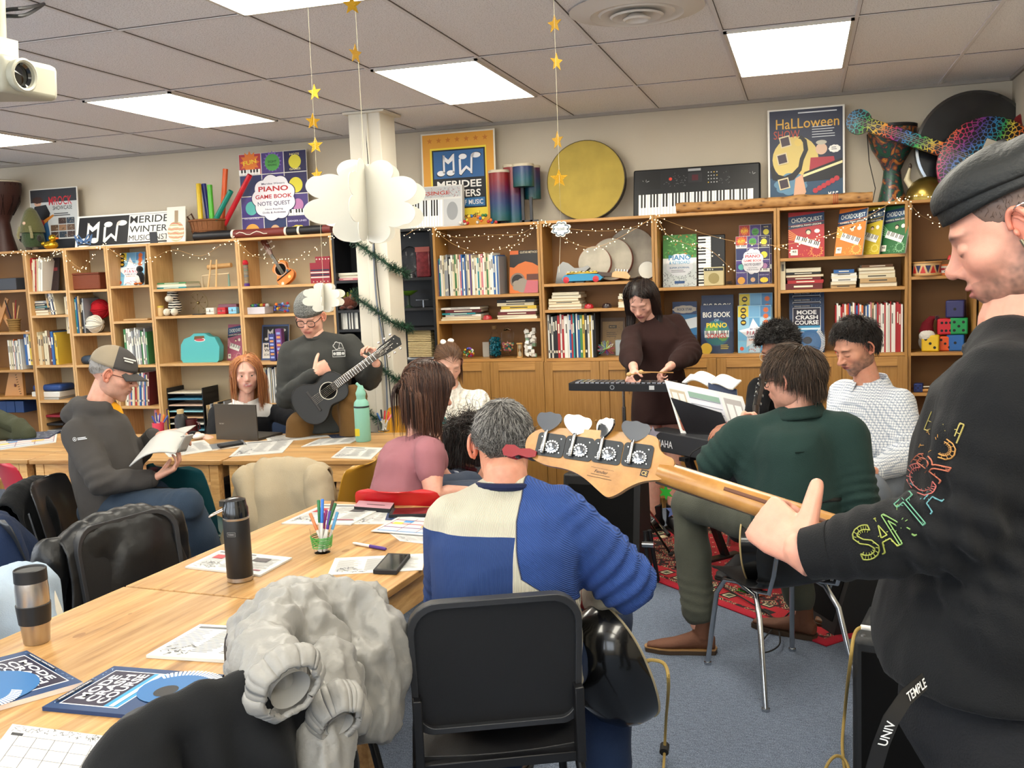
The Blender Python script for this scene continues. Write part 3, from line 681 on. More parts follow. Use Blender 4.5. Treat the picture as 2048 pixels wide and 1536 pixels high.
def shoe(parent,an,fwd,m,L=.27,boot=0,name='shoe',sole='#1c1a18',welt=None):
 """foot under ankle point an (ground z=an.z-.09)"""
 f=Vector((fwd[0],fwd[1],0)).normalized();s=f.cross(UPV);g=Vector((an[0],an[1],max(an[2]-.09,0)));mb=MB()
 R=[]
 for y,w,h0,h1 in ((-.07,.028,.02,.07),(-.05,.036,.016,.095),(0,.038,.016,.11),(.05,.041,.016,.085),(.11,.046,.016,.062),(.16,.044,.016,.052),(L-.075,.022,.018,.038)):
  c=g+f*y;R.append([c+s*w*math.cos(a)+UPV*((h0+h1)/2+(h1-h0)/2*math.sin(a)) for a in [2*PI*j/16 for j in range(16)]])
 mb.rings(R)
 if boot: mb.tube([g+UPV*.07-f*.02,g+UPV*.12-f*.015,g+UPV*(.12+boot)-f*.01],[.042,.043,.047],16)
 v,fc,nr=remesh(mb,.006,3);o=obj_from(name,v,fc,[m],parent)
 sb=MB();pts=[(-.078,.0),(-.07,.03),(-.03,.038),(.05,.042),(.12,.05),(.17,.044),(L-.07,.02),(L-.065,0)];poly=[(y,x) for y,x in pts]+[(y,-x) for y,x in pts[::-1][1:-1]]
 M=frame(g,f,UPV);sb.prism(poly,0,.022,mat(sole,.7),M=M)
 if welt: sb.prism([(a*1.01,b*1.03) for a,b in poly],.018,.024,mat(welt,.6),M=M)
 ob=build_w(sb,'sole',parent,bevel=.002);return o
def p_cap():
 t=person('person in charcoal hoodie, glasses and two-tone cap reading an open booklet',PZ(225,1290,0))
 hd=dirp(8,-20);Hc=P(226,747,4.62);Mh=headM(Hc,hd);skin='#cf9a84'
 H_=make_head(Mh,dict(stubble=.35,beard='#8a7468',w=1.02,browk=.5,lip='#b07468',ear=1.05),skin,6)
 sf=dirp(15);side=dirp(-75)
 hip=P(225,1020,4.6);neck=P(197,812,4.62);shR=P(158,868,4.47);shL=P(205,850,4.83)
 elR=P(205,965,4.36);wR=P(300,958,4.42);elL=P(262,930,4.85);wL=P(306,872,4.72)
 knR=P(370,1012,4.3);anR=P(425,1130,4.5);knL=P(330,985,4.75);anL=P(330,1200,4.6);anL.z=.12
 co=MB();torso(co,hip,neck,side,sf,k=.9);legb(co,hip+side*.08,knR,anR,(.08,.06,.05,.04));legb(co,hip-side*.08,knL,anL,(.08,.06,.05,.04))
 fi=MB();limb(fi,[neck,Hc-hd*.035-V(0,0,.06)],[.062,.058]);limb(fi,[elR,wR],[.04,.03]);limb(fi,[elL,wL],[.04,.03])
 hand(fi,wR+dirp(10,12)*.02,dirp(20,20),dirp(180,65),-1,(35,40,25));hand(fi,wL+dirp(0)*.02,dirp(-5,12),V(0,0,-1),1,(35,35,25))
 body(t,H_,co,fi,skin)
 g=MB();torso(g,hip,neck,side,sf,hw=.175,hd=.14,ww=.17,wd=.15,cw=.18,cd=.145,belly=.01,sw=.165,low=.05)
 trap(g,neck,shL,shR,.062)
 arm(g,shR,elR,wR,(.078,.066,.055,.042));arm(g,shL,elL,wL,(.075,.062,.052,.04))
 hc=neck-hd*.06+V(0,0,-.005)
 for a in range(-5,6):
  an_=math.radians(a*22);p=neck+(-sf*math.cos(an_)*.085+side*math.sin(an_)*.10)+V(0,0,.015-.02*abs(a)/5);g.ell(tuple(p),(.046,.046,.04),10)
 g.ell(tuple(neck-sf*.10-V(0,0,.03)),(.07,.07,.055),12)
 garment('hoodie',t,g,cloth('#44413f',.2,500),.012,4,.007,8,[(elR,(elR-shR).normalized(),.10,.006),(elL,(elL-shL).normalized(),.1,.005)],seed=2)
 for w_ in (wR,wL):
  c=MB();dd=(w_-(elR if w_ is wR else elL)).normalized();c.tube([w_-dd*.05,w_+dd*.012],[.046,.040],16,cloth('#3b3937'));build_w(c,'cuff',t)
 tee=MB();tee.ell(tuple(neck+sf*.055-V(0,0,.05)),(.055,.05,.07),14,cloth('#d99a1f'));build_w(tee,'undershirt',t)
 b=MB();M=frame(P(146,884,4.365),dirp(-4,6),dirp(268));cv=CV(b,M,.07,.022);M_w='#e8e8e8'
 cv.circ(.14,.5,.13,M_w);cv.circ(.14,.5,.105,'#44413f');cv.star(.14,.5,.08,M_w,.03,3);
 cv.rect(.34,.55,.55,.16,M_w);cv.rect(.34,.25,.62,.16,M_w);build_w(b,'sleeve_badge',t)
 cp=MB();M2=Mh
 def dome(u,v):
  a=2*PI*u;e=PI/2*v;r=1.0;x=.083*math.cos(e)*math.sin(a);y=-.006+.106*math.cos(e)*math.cos(a);z=.037+.092*math.sin(e)**.9
  return Mh@Vector((x,y,z-.004*math.cos(a)*(1-v)))
 v1=MB();lt=cloth('#9a8d78',.2,400);dk=cloth('#4b4846',.2,400)
 v1.mats=[lt,dk]
 g0=[[dome(i/40,j/12) for j in range(13)] for i in range(41)]
 vs=[p for r in g0 for p in r];fs=[];mi=[]
 for i in range(40):
  for j in range(12): fs.append((i*13+j,(i+1)*13+j,(i+1)*13+j+1,i*13+j+1));mi.append(1 if (i<9 or i>=31) else 0)
 v1.v=[tuple(p) for p in vs];v1.f=fs;v1.m=mi
 cpo=build_w(v1,'cap',t,angle=180,solid=.003)
 br=MB();br.sheet(lambda u,v:Mh@Vector(((u-.5)*.15*(1-.25*v*v*0),.088-.02*abs(u-.5)*2*1.6+v*(.075-.05*(2*u-1)**2),.036-.024*v-.018*(2*u-1)**2)),16,8,dk,th=.004);build_w(br,'cap_brim',t,angle=180)
 lb=MB();M=Mh@frame((.079,.045,.078),(-.55,.83,-.05),(.75,.5,.45));cv=CV(lb,M,.06,.03);cv.rect(0,.55,1,.2,'#d8d4cc');cv.rect(.1,.15,.7,.2,'#d8d4cc');build_w(lb,'cap_lettering',t)
 hair(t,Mh,['#8d8883','#77716b'],260,.018,.003,.0009,front=.9,side=-.05,back=-.55,seed=5,steps=3,shell=.99)
 glasses(t,Mh,'#4a2018',.021,.8)
 g=MB();hb=P(215,1030,4.6);
 leg(g,hip+side*.075,knR,anR,(.105,.085,.082,.07));leg(g,hip-side*.075,knL,anL,(.1,.082,.075,.065));g.ell(tuple(hip),(.16,.16,.1),14)
 garment('jeans',t,g,cloth('#2c3949',.3,300),.013,4,.006,7,[(knR,(knR-hip).normalized(),.1,.006)],seed=4)
 shoe(t,anR+V(0,0,.02),dirp(-10),mat('#3a332d',.6));shoe(t,(anL.x,anL.y,.09),dirp(5),mat('#3a332d',.6))
p_cap()
def p_red():
 t=person('smiling person with long ginger hair, white collar and black cardigan holding out a striped shaker',PZ(505,1112,0))
 hd=dirp(286,-4);Hc=P(493,748,6.02);Mh=headM(Hc,hd,math.radians(-8));skin='#dcab98'
 H_=make_head(Mh,dict(smile=1,open=1,w=.96,jaw=.9,nose=.9,browk=.5,brow='#7a4a30',lip='#b8505a',iris='#4d3a2c'),skin,5)
 sf=dirp(282);side=sf.cross(UPV)
 hip=P(500,960,6.1);neck=P(492,803,6.05);shR=P(436,828,6.05);shL=P(556,826,6.1)
 elR=P(425,905,5.85);wR=P(418,868,5.55);elL=P(606,848,5.95);wL=P(622,808,5.65)
 wR=P(396,872,5.75)
 co=MB();torso(co,hip,neck,side,sf,k=.82);legb(co,hip+side*.08,hip+side*.1+sf*.42,hip+side*.1+sf*.42-V(0,0,.42));legb(co,hip-side*.08,hip-side*.1+sf*.42,hip-side*.1+sf*.42-V(0,0,.42))
 fi=MB();limb(fi,[neck,Hc-V(0,0,.07)],[.05,.046]);limb(fi,[elR,wR],[.036,.027]);limb(fi,[elL,P(606,812,5.72)],[.036,.027])
 hand(fi,P(608,811,5.72),dirp(-5,8),dirp(260,10),-1,(45,55,35),.92);hand(fi,wR,dirp(-20,-8),V(0,0,-1),-1,(15,20,15),.92)
 body(t,H_,co,fi,skin,vf=.004)
 g=MB();torso(g,hip,neck-V(0,0,.0),side,sf,k=.9,hw=.18,sw=.16);trap(g,neck,shL,shR,.044,.03);g.tube([neck-V(0,0,.05),neck-V(0,0,.01)],[.075,.06],14)
 garment('white_shirt',t,g,cloth('#d9d6d2',.1,300),.012,4,.004,10)
 c=MB()
 for s in(-1,1):
  c.sheet(lambda u,v:neck+side*s*(.012+.075*u)+sf*(.062-.075*u*u+.02*v)+V(0,0,.022-.01*v*0-(.055+.035*(1-u))*v-.02*(1-u)),8,4,mat('#e6e3df',.8),th=.002)
 build_w(c,'collar',t)
 g=MB();
 seclimb(g,[(hip-V(0,0,.03),side,sf,.178,.13),(hip.lerp(neck,.45),side,sf,.152,.122),(hip.lerp(neck,.75),side,sf,.158,.118),(neck-V(0,0,.05)-sf*.01,side,sf,.12,.085)])
 trap(g,neck,shL,shR,.042,.045)
 arm(g,shR,elR,wR-dirp(-20)*.03,(.062,.052,.044,.036));arm(g,shL,elL,P(604,813,5.73),(.062,.054,.046,.034))
 v,f,nr=remesh(g,.012,4);v=folds(v,nr,.005,10,[(elL,(elL-shL).normalized(),.08,.004)])
 keep=[]
 for q in f:
  cc=Vector(v[list(q)].mean(axis=0));d=cc-neck;sx=abs(d.dot(side));down=-d.z
  if d.dot(sf)>.02 and sx<.045+max(0,(.0))+.03*math.exp(-down*6) and sx<.09 and down<.5: continue
  keep.append(q)
 o=obj_from('cardigan',v,keep,[cloth('#17181c',.2,300)],t)
 g=MB();leg(g,hip+side*.08,hip+side*.1+sf*.42,hip+side*.1+sf*.42-V(0,0,.38));leg(g,hip-side*.08,hip-side*.1+sf*.42,hip-side*.1+sf*.42-V(0,0,.38));g.ell(tuple(hip),(.15,.15,.1));garment('black_trousers',t,g,cloth('#1c1d22'),.018,3,.003)
 for s in(-1,1): shoe(t,tuple((hip+side*s*.1+sf*.42).xy)+(.09,),sf,mat('#222225',.6))
 hair(t,Mh,['#a8683c','#8d5230','#c08350'],1500,.34,.010,.0016,front=.66,side=.1,back=-.55,grav=.30,curl=.12,seed=3,steps=11,part=.15,hug=1,scale=1.0,whorl=(0,.2,.95),z_face=.05,facelim=.62,falloff=lambda d:.5+.5*(d.x<.2)+.1)
 e=MB().use(mat('#c9b98f',.3,1));
 for s in(-1,1): e.tube([Mh@Vector((s*.082,-.004+.012*math.cos(a),-.045+.014*math.sin(a))) for a in [2*PI*i/12 for i in range(12)]],.002,6,closed=True)
 build_w(e,'hoop_earring',t)
TS[0]=0.33;p_red();TS[0]=0
def p_beanie():
 t=person('person in grey beanie, dark glasses and charcoal sweatshirt strumming a small black guitar',PZ(655,1125,0))
 hd=dirp(262,-24);Hc=P(620,634,5.72);Mh=headM(Hc,hd,math.radians(-6));skin='#d9a590'
 H_=make_head(Mh,dict(w=1.0,jaw=1.05,nose=.95,lip='#b5655e',browk=.7),skin,5)
 sf=dirp(275);side=sf.cross(UPV)
 hip=P(655,850,5.75);neck=P(632,674,5.76);shR=P(583,706,5.76);shL=P(697,692,5.76)
 elR=P(573,795,5.7);wR=P(628,747,5.5);elL=P(740,757,5.72);wL=P(752,728,5.56)
 knL=P(706,798,5.58);anL=P(704,950,5.6);knR=P(600,850,5.62);anR=P(592,965,5.66)
 co=MB();torso(co,hip,neck,side,sf,k=.92);legb(co,hip+side*.08,knR,anR,(.08,.06,.05,.04));legb(co,hip-side*.08,knL,anL,(.08,.06,.05,.04))
 fi=MB();limb(fi,[neck,Hc-hd*.03-V(0,0,.07)],[.058,.055]);limb(fi,[elR,wR],[.04,.031]);limb(fi,[elL,wL],[.04,.03])
 hand(fi,wR,dirp(25,25),dirp(110,-5),1,(75,85,50),.98,tcurl=(25,25));hand(fi,wL+V(0,0,.0),dirp(120,70),dirp(200,10),-1,(60,60,40),.98)
 body(t,H_,co,fi,skin,vf=.004)
 g=MB();torso(g,hip,neck-V(0,0,.01),side,sf,hw=.195,hd=.15,ww=.18,wd=.14,cw=.195,cd=.145,sw=.175)
 trap(g,neck,shL,shR,.062,.03)
 arm(g,shR,elR,wR-(wR-elR).normalized()*.01,(.082,.072,.058,.042));arm(g,shL,elL,wL-(wL-elL).normalized()*.02,(.082,.076,.06,.045))
 m_=cloth('#3c3d3b',.25,350)
 garment('sweatshirt',t,g,m_,.012,4,.007,9,[(elR,(elR-shR).normalized(),.1,.006),(elL,(elL-shL).normalized(),.1,.006)],seed=8)
 c=MB();c.tube([neck+(side*math.cos(a)*.072+sf*math.sin(a)*.066)+V(0,0,.006-.018*math.sin(a)) for a in [2*PI*i/20 for i in range(20)]],.009,8,cloth('#353634'),closed=True);build_w(c,'collar',t)
 c=MB();M=frame(P(664,715,5.575),dirp(0),dirp(270));cv=CV(c,M,.085,.10);W='#c8c8c4'
 cv.rect(.05,.02,.9,.42,W);cv.rect(.08,.05,.84,.36,'#33342f');cv.circ(.2,.22,.1,W);cv.circ(.8,.22,.1,W);cv.rect(.33,.12,.34,.2,W);cv.blob(.42,.7,.24,.2,W,5,.3);cv.blob(.42,.7,.2,.16,'#33342f',5,.3);cv.poly([(.5,.55),(.9,.5),(.75,.85),(.6,.9)],W);cv.poly([(.54,.58),(.85,.54),(.72,.82),(.62,.85)],'#33342f')
 build_w(c,'chest_print',t)
 g=MB();leg(g,hip+side*.08,knR,anR,(.11,.088,.075,.065));leg(g,hip-side*.08,knL,anL,(.11,.09,.08,.07));g.ell(tuple(hip-V(0,0,.02)),(.17,.15,.11),14)
 garment('khaki_trousers',t,g,cloth('#6b4f2c',.25,300),.013,4,.007,8,[(knL,(knL-hip).normalized(),.1,.006)],seed=3)
 shoe(t,anR+V(0,0,.02),dirp(265),mat('#2a2622',.6));shoe(t,anL+V(0,0,.02),dirp(275),mat('#2a2622',.6))
 def dome(u,v):
  a=2*PI*u;e=PI/2*v;k=1+.02*math.sin(a*26)*(1-v);bulge=1.07+.07*math.sin(v*PI)
  return Mh@Vector((.080*math.cos(e)**.8*math.sin(a)*k*bulge,-.012+.100*math.cos(e)**.8*math.cos(a)*k*bulge-.035*v,.038+.115*math.sin(e)+.012*math.cos(a)*(1-v)))
 def kn(nt,co):
  n=N(nt,'TexNoise',s_Scale=190,s_Detail=3);nt.links.new(co,n.inputs['Vector']);return ramp(nt,n.outputs[0],[(.35,'#4e4f4c'),(.65,'#8f908c')]),n.outputs[0]
 mk=nodemat('heather_knit',kn,.95,0,.5)
 b=MB();b.sheet(dome,80,14,mk);o=build_w(b,'beanie',t,angle=180,solid=.004)
 b=MB();b.sheet(lambda u,v:Mh@Vector(((.0865)*math.sin(2*PI*u)*(1+.015*math.sin(u*2*PI*28)),-.012+.108*math.cos(2*PI*u)*(1+.015*math.sin(u*2*PI*28)),.028+.045*v+.012*math.cos(2*PI*u))),90,3,mk,th=-.006);build_w(b,'beanie_cuff',t,angle=180)
 glasses(t,Mh,'#1e1a1c',.0245,.75,th=.0024)
TS[0]=0.36;p_beanie();TS[0]=0
def p_pink():
 t=person('person with brown bob and dusty-pink t-shirt seen from behind, seated on red chair',PZ(835,1345,0))
 hd=dirp(22,-22);Hc=P(857,783,4.12);Mh=headM(Hc,hd);skin='#cf9a86'
 H_=make_head(Mh,dict(w=.96,nose=.9,jaw=.95,lip='#b5655e'),skin,5)
 sf=dirp(35);side=sf.cross(UPV)
 hip=P(800,1010,4.1);neck=P(835,868,4.12);shR=P(858,905,3.94);shL=P(838,890,4.3)
 elR=P(868,990,3.9);wR=P(935,985,4.05);elL=P(890,960,4.45);wL=P(950,985,4.4)
 co=MB();torso(co,hip,neck,side,sf,k=.85);kn=hip+sf*.42;legb(co,hip+side*.08,kn+side*.1,kn+side*.1-V(0,0,.43),(.08,.06,.05,.04));legb(co,hip-side*.08,kn-side*.1,kn-side*.1-V(0,0,.43),(.08,.06,.05,.04))
 fi=MB();limb(fi,[neck,Hc-hd*.03-V(0,0,.07)],[.052,.048]);limb(fi,[shR,shR.lerp(elR,.5),elR,elR.lerp(wR,.4),wR],[.052,.05,.043,.04,.028]);limb(fi,[shL,elL,wL],[.05,.042,.028])
 hand(fi,wR,dirp(15,-5),V(0,0,-1),-1,(20,25,20),.93);hand(fi,wL,dirp(-15,-5),V(0,0,-1),1,(20,25,20),.93)
 body(t,H_,co,fi,skin,vf=.005)
 g=MB();torso(g,hip,neck,side,sf,hw=.165,hd=.13,ww=.15,wd=.125,cw=.16,cd=.13,sw=.15,low=.08);g.ell(tuple(hip.lerp(neck,.62)+sf*.09+side*.05),(.065,.065,.07),12)
 trap(g,neck,shL,shR,.046,.04)
 limb(g,[shR,shR.lerp(elR,.45)],[.068,.062]);limb(g,[shL,shL.lerp(elL,.45)],[.066,.06])
 garment('tshirt',t,g,cloth('#936168',.15,400),.010,4,.0065,9,seed=6,aniso=(1,1,.8))
 g=MB();leg(g,hip+side*.08,kn+side*.1,kn+side*.1-V(0,0,.40),(.1,.08,.07,.06));leg(g,hip-side*.08,kn-side*.1,kn-side*.1-V(0,0,.40),(.1,.08,.07,.06));g.ell(tuple(hip-V(0,0,.05)),(.16,.15,.1),14)
 garment('jeans',t,g,cloth('#3a4354',.3,300),.015,4,.004)
 for s in(-1,1): shoe(t,tuple((kn+side*s*.1).xy)+(.09,),sf,mat('#d8d4cc',.6))
 hair(t,Mh,['#3a241b','#4b3024','#2d1b15','#5d3d2c'],3400,.25,.016,.0018,front=.6,side=.15,back=-.5,grav=.28,curl=.08,seed=11,steps=11,part=.0,hug=1,whorl=(0,.1,.95),z_face=.06,facelim=.55,Lvar=.12,R=(.092,.114,.102),falloff=lambda d:1 if d.z<.75 else 1.1)
TS[0]=.2;p_pink();TS[0]=0
def p_cream():
 t=person('person in cream cable-knit sweater with white hair clip looking down behind the table',PZ(915,1120,0))
 hd=dirp(285,-28);Hc=P(897,727,5.72);Mh=headM(Hc,hd,math.radians(5));skin='#dcab96'
 H_=make_head(Mh,dict(w=.95,jaw=.92,nose=.92,lip='#b5655e'),skin,5)
 sf=dirp(280);side=sf.cross(UPV);hip=P(925,935,5.8);neck=P(905,783,5.8);shR=P(850,815,5.78);shL=P(958,800,5.82)
 elR=P(830,900,5.6);wR=P(868,868,5.4);elL=P(962,890,5.65);wL=P(905,862,5.4)
 co=MB();torso(co,hip,neck,side,sf,k=.82);fi=MB();limb(fi,[neck,Hc-hd*.02-V(0,0,.07)],[.05,.046]);limb(fi,[elR,wR],[.036,.027]);limb(fi,[elL,wL],[.036,.027])
 for s in(-1,1): legb(co,hip+side*s*.08,hip+side*s*.09+sf*.4,hip+side*s*.09+sf*.4-V(0,0,.42),(.08,.06,.05,.04))
 hand(fi,wR,dirp(-10,-15),V(0,0,-1),-1,(40,40,25),.92);hand(fi,wL,dirp(190,-10),V(0,0,-1),1,(40,40,25),.92)
 body(t,H_,co,fi,skin,vf=.005)
 def kn(nt,co_):
  w=N(nt,'TexWave',s_Scale=9,s_Distortion=3.5,s_Detail=1);w.bands_direction='X';w.inputs['Detail Scale'].default_value=3;nt.links.new(co_,w.inputs['Vector'])
  n=N(nt,'TexVoronoi',s_Scale=120);nt.links.new(mapping(nt,co_,(1,1,.6)),n.inputs['Vector'])
  h=math2(nt,'ADD',w.outputs[0],math2(nt,'MULTIPLY',n.outputs[0],.5));return ramp(nt,h,[(0,'#cfc8ba'),(.7,'#e9e4da')]),h
 mk=nodemat('cable_knit',kn,.95,0,.9)
 g=MB();torso(g,hip,neck,side,sf,k=.93,sw=.165);trap(g,neck,shL,shR,.05);arm(g,shR,elR,wR-(wR-elR)*.08,(.07,.062,.054,.045));arm(g,shL,elL,wL-(wL-elL)*.08,(.07,.062,.054,.045));limb(g,[neck-V(0,0,.02),neck+V(0,0,.028)],[.07,.056])
 garment('cable_sweater',t,g,mk,.011,4,.005,9)
 g=MB();
 for s in(-1,1): leg(g,hip+side*s*.08,hip+side*s*.09+sf*.4,hip+side*s*.09+sf*.4-V(0,0,.42))
 garment('trousers',t,g,cloth('#2a2c33'),.02,3,.003)
 for s in(-1,1): shoe(t,tuple((hip+side*s*.09+sf*.4).xy)+(.09,),sf,mat('#222225',.6))
 hair(t,Mh,['#6b4c36','#7f5d43','#583c2b'],1100,.17,.005,.0015,front=.66,side=.2,back=-.5,grav=.05,curl=.03,seed=9,steps=8,hug=1,whorl=(0,.85,.5),z_face=.05,facelim=.7)
 b=MB().use(mat('#6b4c36',.5));b.ell((0,-.115,.03),(.035,.04,.04),14);b.v=[tuple(Mh@Vector(v)) for v in b.v];build_w(b,'hair_bun',t)
 b=MB().use(mat('#efe9e2',.4));b.ell((.03,-.045,.128),(.018,.022,.015),12);b.ell((-.02,-.06,.125),(.02,.018,.013),12);b.v=[tuple(Mh@Vector(v)) for v in b.v];build_w(b,'hair_clip',t)
TS[0]=0.28;p_cream();TS[0]=0
def p_curly():
 t=person('person with curly black hair and beard, navy shirt with maroon collar, sitting low',PZ(950,1262,0))
 hd=dirp(20,-12);Hc=P(937,885,4.62);Mh=headM(Hc,hd);skin='#a8735c'
 H_=make_head(Mh,dict(stubble=1,beard='#120d0c',nose=1.1,brow='#120d0c'),skin,5)
 sf=dirp(20);side=sf.cross(UPV);hip=P(905,1110,4.65);neck=P(920,935,4.65);shR=P(912,965,4.5);shL=P(935,955,4.85)
 co=MB();torso(co,hip,neck,side,sf,k=.9);fi=MB();limb(fi,[neck,Hc-V(0,0,.06)],[.06,.055]);elR=P(893,1010,4.38);wR=P(950,972,4.42);limb(fi,[shR,elR],[.05,.045]);limb(fi,[elR,elR.lerp(wR,.5),wR],[.045,.04,.03]);hand(fi,wR,dirp(8,12),dirp(90),1,(30,30,20));wL=P(965,960,4.8);limb(fi,[shL,P(945,1010,4.85),wL],[.05,.042,.03]);hand(fi,wL,dirp(0),dirp(270),-1,(30,30,20))
 kn=hip+sf*.42
 for s in(-1,1): legb(co,hip+side*s*.08,kn+side*s*.1,V(kn.x,kn.y,.1)+side*s*.1,(.08,.06,.05,.04))
 body(t,H_,co,fi,skin,vf=.005)
 g=MB();torso(g,hip,neck,side,sf,k=1);trap(g,neck,shL,shR,.05);limb(g,[shR,shR.lerp(elR,.6)],[.07,.062]);limb(g,[shL,shL-V(0,0,.12)],[.07,.062]);garment('navy_shirt',t,g,cloth('#1f2536'),.013,4,.005)
 c=MB();c.tube([neck+(side*math.cos(a)*.07+sf*(.0+math.sin(a)*.075))+V(0,0,.012-.03*math.sin(a)) for a in [2*PI*i/20 for i in range(20)]],(.013),8,cloth('#5a1f28'),closed=True);build_w(c,'collar',t)
 g=MB()
 for s in(-1,1): leg(g,hip+side*s*.08,kn+side*s*.1,V(kn.x,kn.y,.1)+side*s*.1)
 g.ell(tuple(hip),(.15,.15,.1));garment('trousers',t,g,cloth('#23262c'),.02,3,.003)
 for s in(-1,1): shoe(t,tuple((kn+side*s*.1).xy)+(.09,),sf,mat('#222225',.6))
 hair(t,Mh,['#110c0b','#1d1411','#2a1c17'],2400,.15,.024,.0016,front=.55,side=.0,back=-.7,grav=.06,curl=1.05,hug=.25,seed=12,steps=10,z_face=.05,facelim=.6)
TS[0]=0.34;p_curly();TS[0]=0
def p_grey():
 t=person('grey-haired person seen from behind in ribbed white and blue colour-block sweater',PZ(1015,1740,0))
 hd=dirp(93,-8);Hc=P(1007,888,2.80);Mh=headM(Hc,hd,math.radians(-4));skin='#cf9278'
 H_=make_head(Mh,dict(ear=1.12,w=1.02),skin,5)
 sf=dirp(75);side=sf.cross(UPV)
 hip=P(1020,1330,2.72);neck=P(1012,972,2.75);shL=P(912,1045,2.75);shR=P(1112,1030,2.72)
 elL=P(905,1190,2.88);wL=P(975,1170,3.15);elR=P(1250,1160,2.72);wR=P(1165,1205,3.02)
 co=MB();torso(co,hip,neck,side,sf,k=.9,mid=hip.lerp(neck,.5)-sf*.03)
 kR=hip+sf*.40+side*.2;kL=hip+sf*.42-side*.14;aR=P(1215,1560,2.9);aR.z=.1;aL=V(kL.x,kL.y,.1)
 legb(co,hip+side*.09,kR,aR,(.08,.06,.05,.04));legb(co,hip-side*.09,kL,aL,(.08,.06,.05,.04))
 fi=MB();limb(fi,[neck-V(0,0,.03),neck+V(0,0,.04),Hc-V(0,0,.06)-hd*.02],[.068,.062,.06]);limb(fi,[elL,wL],[.04,.03]);limb(fi,[elR,wR],[.04,.03]);hand(fi,wL,dirp(60,10),dirp(0),1,(50,50,30));hand(fi,wR,dirp(150,-10),dirp(180),-1,(40,40,30))
 body(t,H_,co,fi,skin,vf=.0045)
 g=MB();torso(g,hip,neck,side,sf,hw=.20,hd=.15,ww=.205,wd=.155,cw=.215,cd=.155,sw=.185,low=.05,mid=hip.lerp(neck,.5)-sf*.03)
 trap(g,neck,shL,shR,.068,.03)
 arm(g,shL+V(0,0,-.01),elL,wL-(wL-elL)*.1,(.092,.088,.07,.05));arm(g,shR+V(0,0,-.01),elR,wR-(wR-elR)*.1,(.095,.088,.072,.05));g.ell(tuple(elL-V(0,0,.02)),(.085,.085,.07),12)
 zy=P(960,1075,2.60).z;I=MTX[t.name].inverted();nl=I@Vector(neck);zyl=(I@V(0,0,zy)).z
 def swt(nt,co):
  sx=N(nt,'SeparateXYZ');nt.links.new(co,sx.inputs[0])
  def dot(v): return math2(nt,'ADD',math2(nt,'MULTIPLY',math2(nt,'SUBTRACT',sx.outputs[0],nl.x),v.x),math2(nt,'MULTIPLY',math2(nt,'SUBTRACT',sx.outputs[1],nl.y),v.y))
  x=dot(side);dz=math2(nt,'SUBTRACT',nl.z,sx.outputs[2]);z=sx.outputs[2]
  def lt(a,b): return math2(nt,'LESS_THAN',a,b)
  rag=math2(nt,'ADD',.062,math2(nt,'MULTIPLY',math2(nt,'POWER',math2(nt,'MAXIMUM',math2(nt,'SUBTRACT',dz,.02),0),1.6),.42))
  low=math2(nt,'GREATER_THAN',dz,.20);rag2=math2(nt,'ADD',rag,math2(nt,'MULTIPLY',math2(nt,'MAXIMUM',math2(nt,'SUBTRACT',dz,.20),0),1.25))
  slv=math2(nt,'GREATER_THAN',x,rag2);up=math2(nt,'GREATER_THAN',z,zyl)
  ba,wa,ra=(lin('#24437f'),lin('#d8d2bf'),lin('#ad1d1a'))
  lo=mixc(nt,lt(x,.066),mixc(nt,lt(x,.135),mixc(nt,lt(x,.185),wa,ra),wa),ba)
  c=mixc(nt,up,lo,wa);c=mixc(nt,slv,c,lin('#294c94'))
  wv=N(nt,'TexWave',s_Scale=105,s_Distortion=.4);nt.links.new(mapping(nt,co,(1,1,1),(0,0,-math.atan2(side.y,side.x))),wv.inputs['Vector'])
  ws=N(nt,'TexWave',s_Scale=80,s_Distortion=.4);nt.links.new(mapping(nt,co,(1,1,1),(0,math.radians(50),-math.atan2(side.y,side.x))),ws.inputs['Vector'])
  h=mixc(nt,slv,wv.outputs[0],ws.outputs[0]);seam=math2(nt,'MINIMUM',math2(nt,'MULTIPLY',math2(nt,'ABSOLUTE',math2(nt,'SUBTRACT',x,rag2)),260),1)
  c=mixc(nt,seam,lin('#141c3a'),c);return mixc(nt,math2(nt,'MULTIPLY',math2(nt,'SUBTRACT',1,h),.45),c,(0,0,0,1)),h
 MSW=nodemat('colour_block_rib',swt,.9,0,.5)
 mN=cloth('#1d2340');garment('colour_block_sweater',t,g,MSW,.009,4,.009,6,[(elR,(elR-shR).normalized(),.13,.010),(shR.lerp(elR,.15),(elR-shR).normalized(),.09,.006),(elL,(elL-shL).normalized(),.1,.007)],seed=14,aniso=(1,1,.7))
 c=MB();c.tube([neck+(side*math.cos(a)*.080+sf*(math.sin(a)*.072+.004))+V(0,0,.001-.010*math.sin(a)) for a in [2*PI*i/24 for i in range(24)]],.011,8,mN,closed=True);build_w(c,'collar',t)
 g=MB();leg(g,hip+side*.09,kR,aR,(.11,.09,.075,.07));leg(g,hip-side*.09,kL,aL,(.11,.085,.07,.06));g.ell(tuple(hip),(.18,.16,.12),14)
 garment('jeans',t,g,cloth('#1c2a45',.3,300),.013,4,.006,8,seed=2)
 shoe(t,tuple(aR.xy)+(.09,),dirp(50),mat('#5a4636',.7));shoe(t,tuple(aL.xy)+(.09,),sf,mat('#5a4636',.7))
 hair(t,Mh,['#4c4a48','#6d6a67','#8d8a86','#2e2b2a','#a5a29d'],5200,.030,.007,.0009,front=.6,side=.12,back=-.66,grav=.12,curl=.22,seed=15,steps=5,whorl=(0,-.25,.95),R=(.080,.103,.095),shell=1.02)
p_grey()
